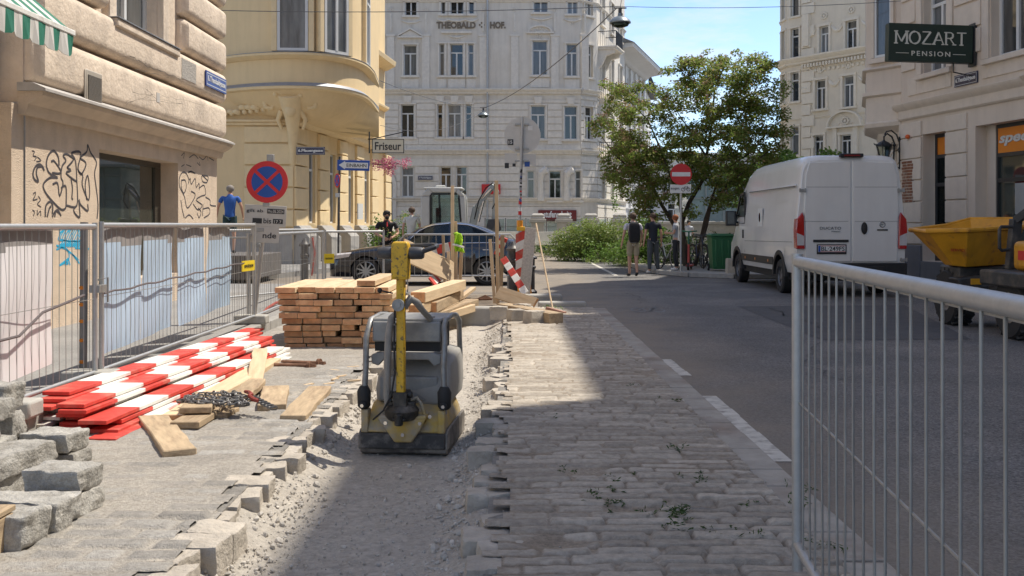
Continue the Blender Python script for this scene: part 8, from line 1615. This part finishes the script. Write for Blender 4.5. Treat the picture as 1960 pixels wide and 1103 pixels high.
    for n in 'lr': av('s'+n, P_['sh'+n], .068); av('e'+n, P_['sh'+n].lerp(P_['el'+n], sleeve+.15), .058); E += [(2, ix['s'+n]), (ix['s'+n], ix['e'+n])]
    skinned('shirt', V, E, shirt, t, 2, (0,))
    V = []; E = []; ix = {}
    av('p', P_['pel']+Vector((0,0,.06))*k, (.136*slim,.108)); 
    for n in 'lr':
        av('h'+n, P_['hi'+n], .105*slim); kn = P_['kn'+n]; E.append((0, ix['h'+n]))
        if shorts: av('m'+n, P_['hi'+n].lerp(kn, .5), .095*slim); av('k'+n, P_['hi'+n].lerp(kn, .92), .085*slim); E += [(ix['h'+n], ix['m'+n]),(ix['m'+n], ix['k'+n])]
        else: av('k'+n, kn, .074*slim); av('c'+n, kn.lerp(P_['an'+n], .5), .064*slim); av('a'+n, kn.lerp(P_['an'+n], .93), .055); E += [(ix['h'+n], ix['k'+n]),(ix['k'+n], ix['c'+n]),(ix['c'+n], ix['a'+n])]
    skinned('shorts' if shorts else 'trousers', V, E, pants, t, 2, (0,))
    for n in 'lr': a = P_['an'+n]; b = P_['to'+n]; skinned('shoe', [(tuple(a+Vector((0,-.03,-.02))*k), .048*k), (tuple(a.lerp(b,.55)+Vector((0,0,-.0))*k), .047*k), (tuple(b+Vector((0,.03,.005))*k), .040*k)], [(0,1),(1,2)], shoe, t, 1, (0,))
    if hair or cap:
        mb = MB(cap or hair); back = -Vector((f.x,f.y,0)); c = hc+back*.018*k+Vector((0,0,.028))*k; Mh = Matrix.Translation(c) @ Matrix.Rotation(head_turn, 4, 'Z') @ Matrix.Rotation(R(20), 4, 'X'); mb.M = Mh; n = 16; rows = [(-.06-hairlen,.9),(-.035,1.0),(0,1.04),(.03,.98),(.06,.78),(.08,.45),(.088,.02)]; mb.lathe([(.094*k*r_, z*k) for z, r_ in rows], n); ho = mb.build('cap' if cap else 'hair', t, smooth=70)
    if beard: mb = MB(beard); mb.sphere(hc+Vector((f.x,f.y,0))*.052*k+Vector((0,0,-.068))*k, .055*k, 12, 8, (1,.75,.85)); mb.build('beard', t, smooth=70)
    if collar: mb = MB(collar); mb.tube([P_['nb']+Vector((.065*math.cos(a), .05*math.sin(a)+.01, -.005-.02*math.sin(a)))*k for a in [2*math.pi*q/14 for q in range(14)]], .018*k, 8, closed=True); mb.bar(P_['nb']+Vector((0,.085,-.03)), P_['chest']+Vector((0,.125,.05)), .03, .02); mb.build('collar', t, smooth=60)
    mb = MB(mat('eye_dark', (.02,.015,.012), .3))
    for s_ in (-1,1): mb.sphere(hc+sd*s_*.03*k+Vector((f.x,f.y,0))*.084*k+Vector((0,0,.008))*k, .009*k, 8, 6)
    mb.build('eyes', t); return t, P_, k
hb_ = mat('hair_brown', (.09,.055,.035), .8, var=.3, scale=40); hr_ = mat('hair_ginger', (.26,.085,.03), .8, var=.3, scale=40); hd_ = mat('hair_black', (.02,.016,.014), .7, var=.3, scale=40); hg_ = mat('hair_grey', (.22,.20,.18), .8)
p1, P1, k1 = person('man walking away in white t-shirt and khaki shorts with a black backpack', (px2x(1212,28.3), 28.3, 0), R(6), 1.82, legs={'l': ((-.09,.06,.5),(-.1,.02,.09)), 'r': ((.08,-.02,.5),(.07,-.16,.14),(.075,-.04,.04))}, arms={'l': ((-.27,-.06,.20),(-.31,.0,-.05)), 'r': ((.24,.0,.2),(.24,.1,-.02))}, shirt=cloth('tee_white', (.60,.57,.60)), pants=cloth('khaki', (.34,.29,.20)), shorts=True, hair=hb_, shoe=shoe_b)
mb = MB(cloth('backpack_black', (.018,.018,.02))); z0 = 1.42*k1; mb.loft([[(x*s_, -.11-y*s_*.9, z) for x, y in ((-.15,0),(.15,0),(.14,.14),(-.14,.14))] for z, s_ in ((.96,.75),(1.02,1),(1.3,1.02),(1.46,.9),(1.52,.55))]); mb.tube([(-.09,-.12,1.47),(-.1,.02,1.53),(-.11,.12,1.4),(-.12,.05,1.15)], .018, 6); mb.tube([(.09,-.12,1.47),(.1,.02,1.53),(.11,.12,1.4),(.12,.05,1.15)], .018, 6)
bp = thing('backpack', 'black backpack carried by the man in the white t-shirt', 'backpack', tuple(p1.location), R(6)); mb.build('bag', bp, bevel=.04, seg=3, smooth=60)
person('man in dark navy t-shirt and grey trousers seen from behind, looking left', (px2x(1250,30.0), 30.0, 0), R(12), 1.84, legs={'l': ((-.1,.0,.5),(-.12,-.03,.09)), 'r': ((.12,.03,.5),(.15,.0,.09))}, shirt=cloth('tee_navy', (.018,.022,.035)), pants=cloth('trouser_grey', (.065,.075,.085)), hair=hb_, head_turn=R(55))
person('woman with short ginger hair in grey t-shirt and black trousers facing left', (px2x(1294,29.5), 29.5, .12), R(70), 1.66, arms={'l': ((-.22,.02,.2),(-.12,.24,.22)), 'r': ((.22,.02,.2),(.12,.24,.2))}, shirt=cloth('tee_grey', (.36,.38,.41)), pants=cloth('trouser_black', (.02,.021,.025)), hair=hr_, hairlen=.03, slim=.95, head_turn=R(15))
person('small distant person in pale shirt half hidden behind the tree trunk', (px2x(1318,42), 42, .12), R(200), 1.55, shirt=cloth('shirt_pale', (.5,.53,.58)), pants=cloth('trouser_grey', (.1,.1,.1)), hair=hd_)
person('man in blue and black t-shirt with cap seen from behind on the raised landing', (px2x(440,25.4), 25.4, .72), R(10), 1.76, lean=.1, legs={'l': ((-.1,.08,.5),(-.1,.0,.09)), 'r': ((.1,-.04,.5),(.1,-.16,.09))}, arms={'l': ((-.29,.02,.24),(-.33,.08,.0)), 'r': ((.28,.0,.24),(.31,.1,.02))}, shirt=cloth('tee_blue', (.03,.11,.40)), pants=cloth('shorts_teal', (.02,.05,.055)), shorts=True, hair=hg_, shoe=shoe_b)
p6, P6, k6 = person('bearded man in black polo shirt with red collar standing behind the car bonnet', (px2x(740,26.6), 26.6, 0), R(195), 1.86, arms={'l': ((-.26,.06,.22),(-.1,.26,.12)), 'r': ((.26,.06,.22),(.1,.26,.12))}, shirt=cloth('polo_black', (.018,.018,.02)), pants=cloth('trouser_black2', (.02,.02,.02)), hair=hd_, beard=hd_, collar=cloth('collar_red', (.5,.03,.04)), shoe=shoe_b, slim=1.08)
mb = MB(blackp); mb.tube([P6['head']+Vector((.075*math.cos(a), .07*math.sin(a)+.02, .085)) for a in [math.pi*q/8 for q in range(9)]], .012, 6); mb.build('sunglasses', p6)
bq = thing('flower_bunch', 'bunch of pale and violet flowers held by the bearded man', 'flowers', at(748,447,26.3)); leaves('blossom', bq, [(*at(738,440,26.3), .09),(*at(750,446,26.28), .1),(*at(757,452,26.25), .08)], yfl, .05, 150, .9, seed=61); leaves('stem', bq, [(*at(742,450,26.3), .1),(*at(760,448,26.25), .07)], MC['foliage_bright'], .06, 120, 1, seed=62)
person('man in white t-shirt seen from behind beside the flowering shrubs', (px2x(787,31.5), 31.5, .14), R(-12), 1.9, lean=.06, shirt=cloth('tee_offwhite', (.58,.56,.50)), pants=cloth('trouser_dark', (.03,.035,.04)), hair=hb_, shoe=shoe_b, arms={'r': ((.24,.1,.2),(.2,.28,.12))})
person('dumper driver seated at the right edge with one hand on the wheel', (7.0, 12.65, .42), R(0), 1.78, sit=1.0, arms={'l': ((-.3,.22,.36),(-.33,.50,.30)), 'r': ((.24,.12,.22),(.12,.42,.26))}, legs={'l': ((-.14,.42,.93),(-.14,.55,.52)), 'r': ((.14,.42,.93),(.14,.55,.52))}, shirt=cloth('workshirt', (.05,.07,.12)), pants=cloth('workpants', (.06,.06,.065)), hair=hb_, shoe=shoe_b, sleeve=.6)
# ------------------------------------------------------------------ bicycles, scooter, bin
def bicycle(label, loc, rz, col, lean=.08):
    t = thing('bicycle', label, 'bicycle', loc, rz, 'bicycles at the rack', rot=(0, lean, rz)); fm = mat('bike_'+col[0], col[1], .35, var=.05, coat=.4); r = .34
    for y in (-.52, .52):
        o = bpy.data.objects.new('wheel', None); C.objects.link(o); o.parent = t; o.location = (0,y,r); WM[o.name] = wmat(t) @ Matrix.Translation((0,y,r)); o.empty_display_size = .1
        mb = MB(black); mb.tube([(0, r*math.cos(a), r*math.sin(a)) for a in [2*math.pi*k/28 for k in range(28)]], .018, 6, closed=True); mb.build('tyre', o); mb = MB(col[2] if len(col) > 2 else rimm); mb.tube([(0, (r-.025)*math.cos(a), (r-.025)*math.sin(a)) for a in [2*math.pi*k/28 for k in range(28)]], .01, 5, closed=True)
        for k in range(14): a = 2*math.pi*k/14; mb.tube([(.02*(-1)**k,0,0), (0,(r-.03)*math.cos(a),(r-.03)*math.sin(a))], .0022, 4)
        mb.cyl((-.04,0,0),(.04,0,0),.022,n=10); mb.build('rim', o); mb = MB(blackp); mb.tube([(0,(r+.035)*math.cos(a),(r+.035)*math.sin(a)) for a in [math.pi*(.1+.8*k/10) for k in range(11)]], .02, 6); mb.build('mudguard', o)
    mb = MB(fm); bb, hd, hb2, st, ra_, fa = (0,-.05,.30), (0,.38,.78), (0,.40,.68), (0,-.2,.80), (0,-.52,r), (0,.52,r)
    for a, b, q_ in ((bb,hb2,.019),(bb,st,.017),((0,-.17,.7),hd,.016),(hb2,(0,.365,.88),.02),(bb,ra_,.012),((0,-.18,.74),ra_,.01)): mb.tube([a, b], q_, 8)
    mb.tube([hb2,(0,.45,.5),fa], .014, 8); mb.build('frame', t); mb = MB(blackp); mb.tube([st,(0,-.22,.92)], .013, 6); mb.prism([(-.09,-.38),(.09,-.38),(.07,-.25),(.02,-.08),(-.02,-.08),(-.07,-.25)], .92, .97, 'z'); mb.build('saddle', t, bevel=.015)
    mb = MB(darkst); mb.tube([(0,.365,.88),(0,.36,1.0)], .013, 6); mb.tube([(-.29,.25,1.03),(-.22,.36,1.02),(0,.38,1.0),(.22,.36,1.02),(.29,.25,1.03)], .013, 6); mb.build('handlebar', t); mb = MB(darkst); mb.cyl((.04,-.05,.30),(.05,-.05,.30),.09,n=20); mb.bar((.07,-.05,.30),(.07,-.05,.14),.015,.025); mb.bar((-.07,-.05,.30),(-.07,-.05,.46),.015,.025); mb.box(.07,.16,-.09,-.01,.13,.15); mb.build('crank', t); return t
bicycle('white city bicycle with pale tyres behind the woman', (px2x(1278,30.6), 30.6, .12), R(200), ('white', (.6,.6,.57), mat('pale_tyre', (.5,.47,.4), .7)))
for i, (px, Y, rz, c, lab) in enumerate(((1345,31.4,172,('black1',(.02,.02,.022)),'black bicycle in the rack, nearest to the red scooter'),(1356,31.8,187,('grey1',(.16,.16,.17)),'grey bicycle in the rack, second from the red scooter'),(1370,31.6,176,('darkred',(.11,.02,.02)),'dark red bicycle in the rack beside the green bin'),(1334,31.9,190,('navy',(.02,.03,.08)),'navy bicycle in the rack just right of the scooter stem'),(1388,32.1,180,('black2',(.03,.03,.03)),'black bicycle in the rack behind the green bin'))): bicycle(lab, (px2x(px,Y), Y, .12), R(rz), c, .06*(-1)**i)
sc_r = mat('scooter_coral', (.55,.08,.06), .4, var=.05); t = thing('electric_scooter', 'coral red electric scooter standing between woman and bicycles', 'scooter', (px2x(1320,30.2), 30.2, .12), R(165))
mb = MB(sc_r); mb.tube([(0,.42,.1),(0,.36,.35),(0,.3,.75)], [.035,.035,.03], 10); mb.build('stem', t); mb = MB(mat('dark_green_grip', (.02,.12,.07), .5)); mb.tube([(0,.3,.75),(0,.27,1.05),(0,.26,1.12)], .022, 8); mb.tube([(-.24,.24,1.14),(0,.26,1.12),(.24,.24,1.14)], .02, 8); mb.build('handlebar', t); mb = MB(sc_r); mb.box(-.09,.09,-.45,.3,.1,.15); mb.build('deck', t, bevel=.02); 
for y in (-.5,.45): o = wheel(t, (0,y,.11), .11, .05, 1, 5)
t = thing('waste_bin', 'dark green wheeled waste bin beside the white van', 'bin', (px2x(1381,29.2), 29.4, .12)); gr = mat('bin_green', (.02,.12,.045), .45, var=.1, scale=3); w_ = .31
mb = MB(gr); mb.loft([[(x*s_, y*s_*1.1, z) for x, y in ((-w_,-w_),(w_,-w_),(w_,w_),(-w_,w_))] for z, s_ in ((.06,.80),(.94,1.0),(.95,1.04),(.99,1.04))]); 
for x in (-.18,0,.18): mb.box(x-.03,x+.03,-.345,-.30,.12,.9)
mb.build('body', t, bevel=.02); mb = MB(gr); mb.loft([[(x*s_, y*s_*1.1, z) for x, y in ((-w_,-w_),(w_,-w_),(w_,w_),(-w_,w_))] for z, s_ in ((.99,1.1),(1.03,1.1),(1.07,.8))]); mb.build('lid', t, bevel=.02)
for s_ in (-1,1): wheel(t, (s_*.28,.3,.1), .1, .05, s_, 5)
t = tag(obj('stone_bollard', rough_block(.28,.3,.52, 77, mat('pale_block', (.45,.41,.34), .9, var=.15, scale=8), amp=.004), (px2x(1400,28.0), 28.0, 0)), 'pale square stone block at the kerb beside the front wheel of the van', 'stone block')
def bench(label, px, Y):
    t = thing('bench', label, 'bench', (px2x(px,Y), Y, .12)); m_ = mat('bench_cream', (.62,.60,.52), .6)
    mb = MB(m_); mb.box(-1,1,0,.4,.42,.46); mb.build('seat', t, bevel=.01); mb = MB(m_); mb.loft([[(-1,.4,.5),(1,.4,.5),(1,.44,.5),(-1,.44,.5)],[(-.96,.55,1.0),(.96,.55,1.0),(.96,.59,1.0),(-.96,.59,1.0)]]); mb.build('backrest', t, bevel=.01)
    for s_ in (-1,1): mb = MB(m_); mb.tube([(s_*.95,0,0),(s_*.95,.02,.44),(s_*.95,.42,.46),(s_*1.0,.5,.9)], .035, 8); mb.tube([(s_*.95,.42,.46),(s_*.95,.46,0)], .035, 8); mb.build('leg', t)
bench('cream bench between the striped pole and the grey plank', 1040, 46); bench('cream bench seen above the rear of the dark blue car', 985, 47)
t = thing('wooden_post', 'short dark post standing at the plaza kerb in front of the hedge', 'post', (px2x(1074,50), 48.5, .12)); mb = MB(oldwood); mb.lathe([(.12,0),(.12,.85),(.09,.9)], 10); mb.build('post', t); mb = MB(oldwood); mb.lathe([(.14,.88),(.15,.95),(.06,1.02),(.001,1.03)], 10); mb.build('cap', t)
t = thing('market_table', 'white topped table before the stone piers behind the shrubs', 'table', (px2x(1130,48), 48, .12)); mb = MB(whitep); mb.box(-.75,.75,-.4,.4,1.25,1.3); mb.build('table_top', t, bevel=.01)
for x in (-.65,.65): mb = MB(darkst); mb.bar((x,0,0),(x,0,1.25),.05,.05); mb.build('leg', t, smooth=None)
# second small details: cigarette bits, bricks and offcuts around the lumber
r_ = random.Random(33)
for i in range(9):
    g = gp(r_.uniform(560,700), r_.uniform(690,760), .02); o = tag(obj('wood_chip', board_mesh(.03, .12, .012, wood, wood), (g.x, g.y, .02), (0,0,r_.uniform(0,3))), 'small wood splinter lying on the dusty pavement', 'wood chip', 'wood splinters on the dusty pavement')
red_hose = mat('red_hose', (.35,.06,.04), .6)
t = thing('hose', 'red and white hose curving on the sidewalk behind the lumber pile', 'hose', gp(520,592,.15)); mb = MB(red_hose); mb.tube([gp(500,604,.17),gp(512,590,.2),gp(528,580,.2),gp(545,577,.18)], .022, 8); mb.build('tube', t, world=True)
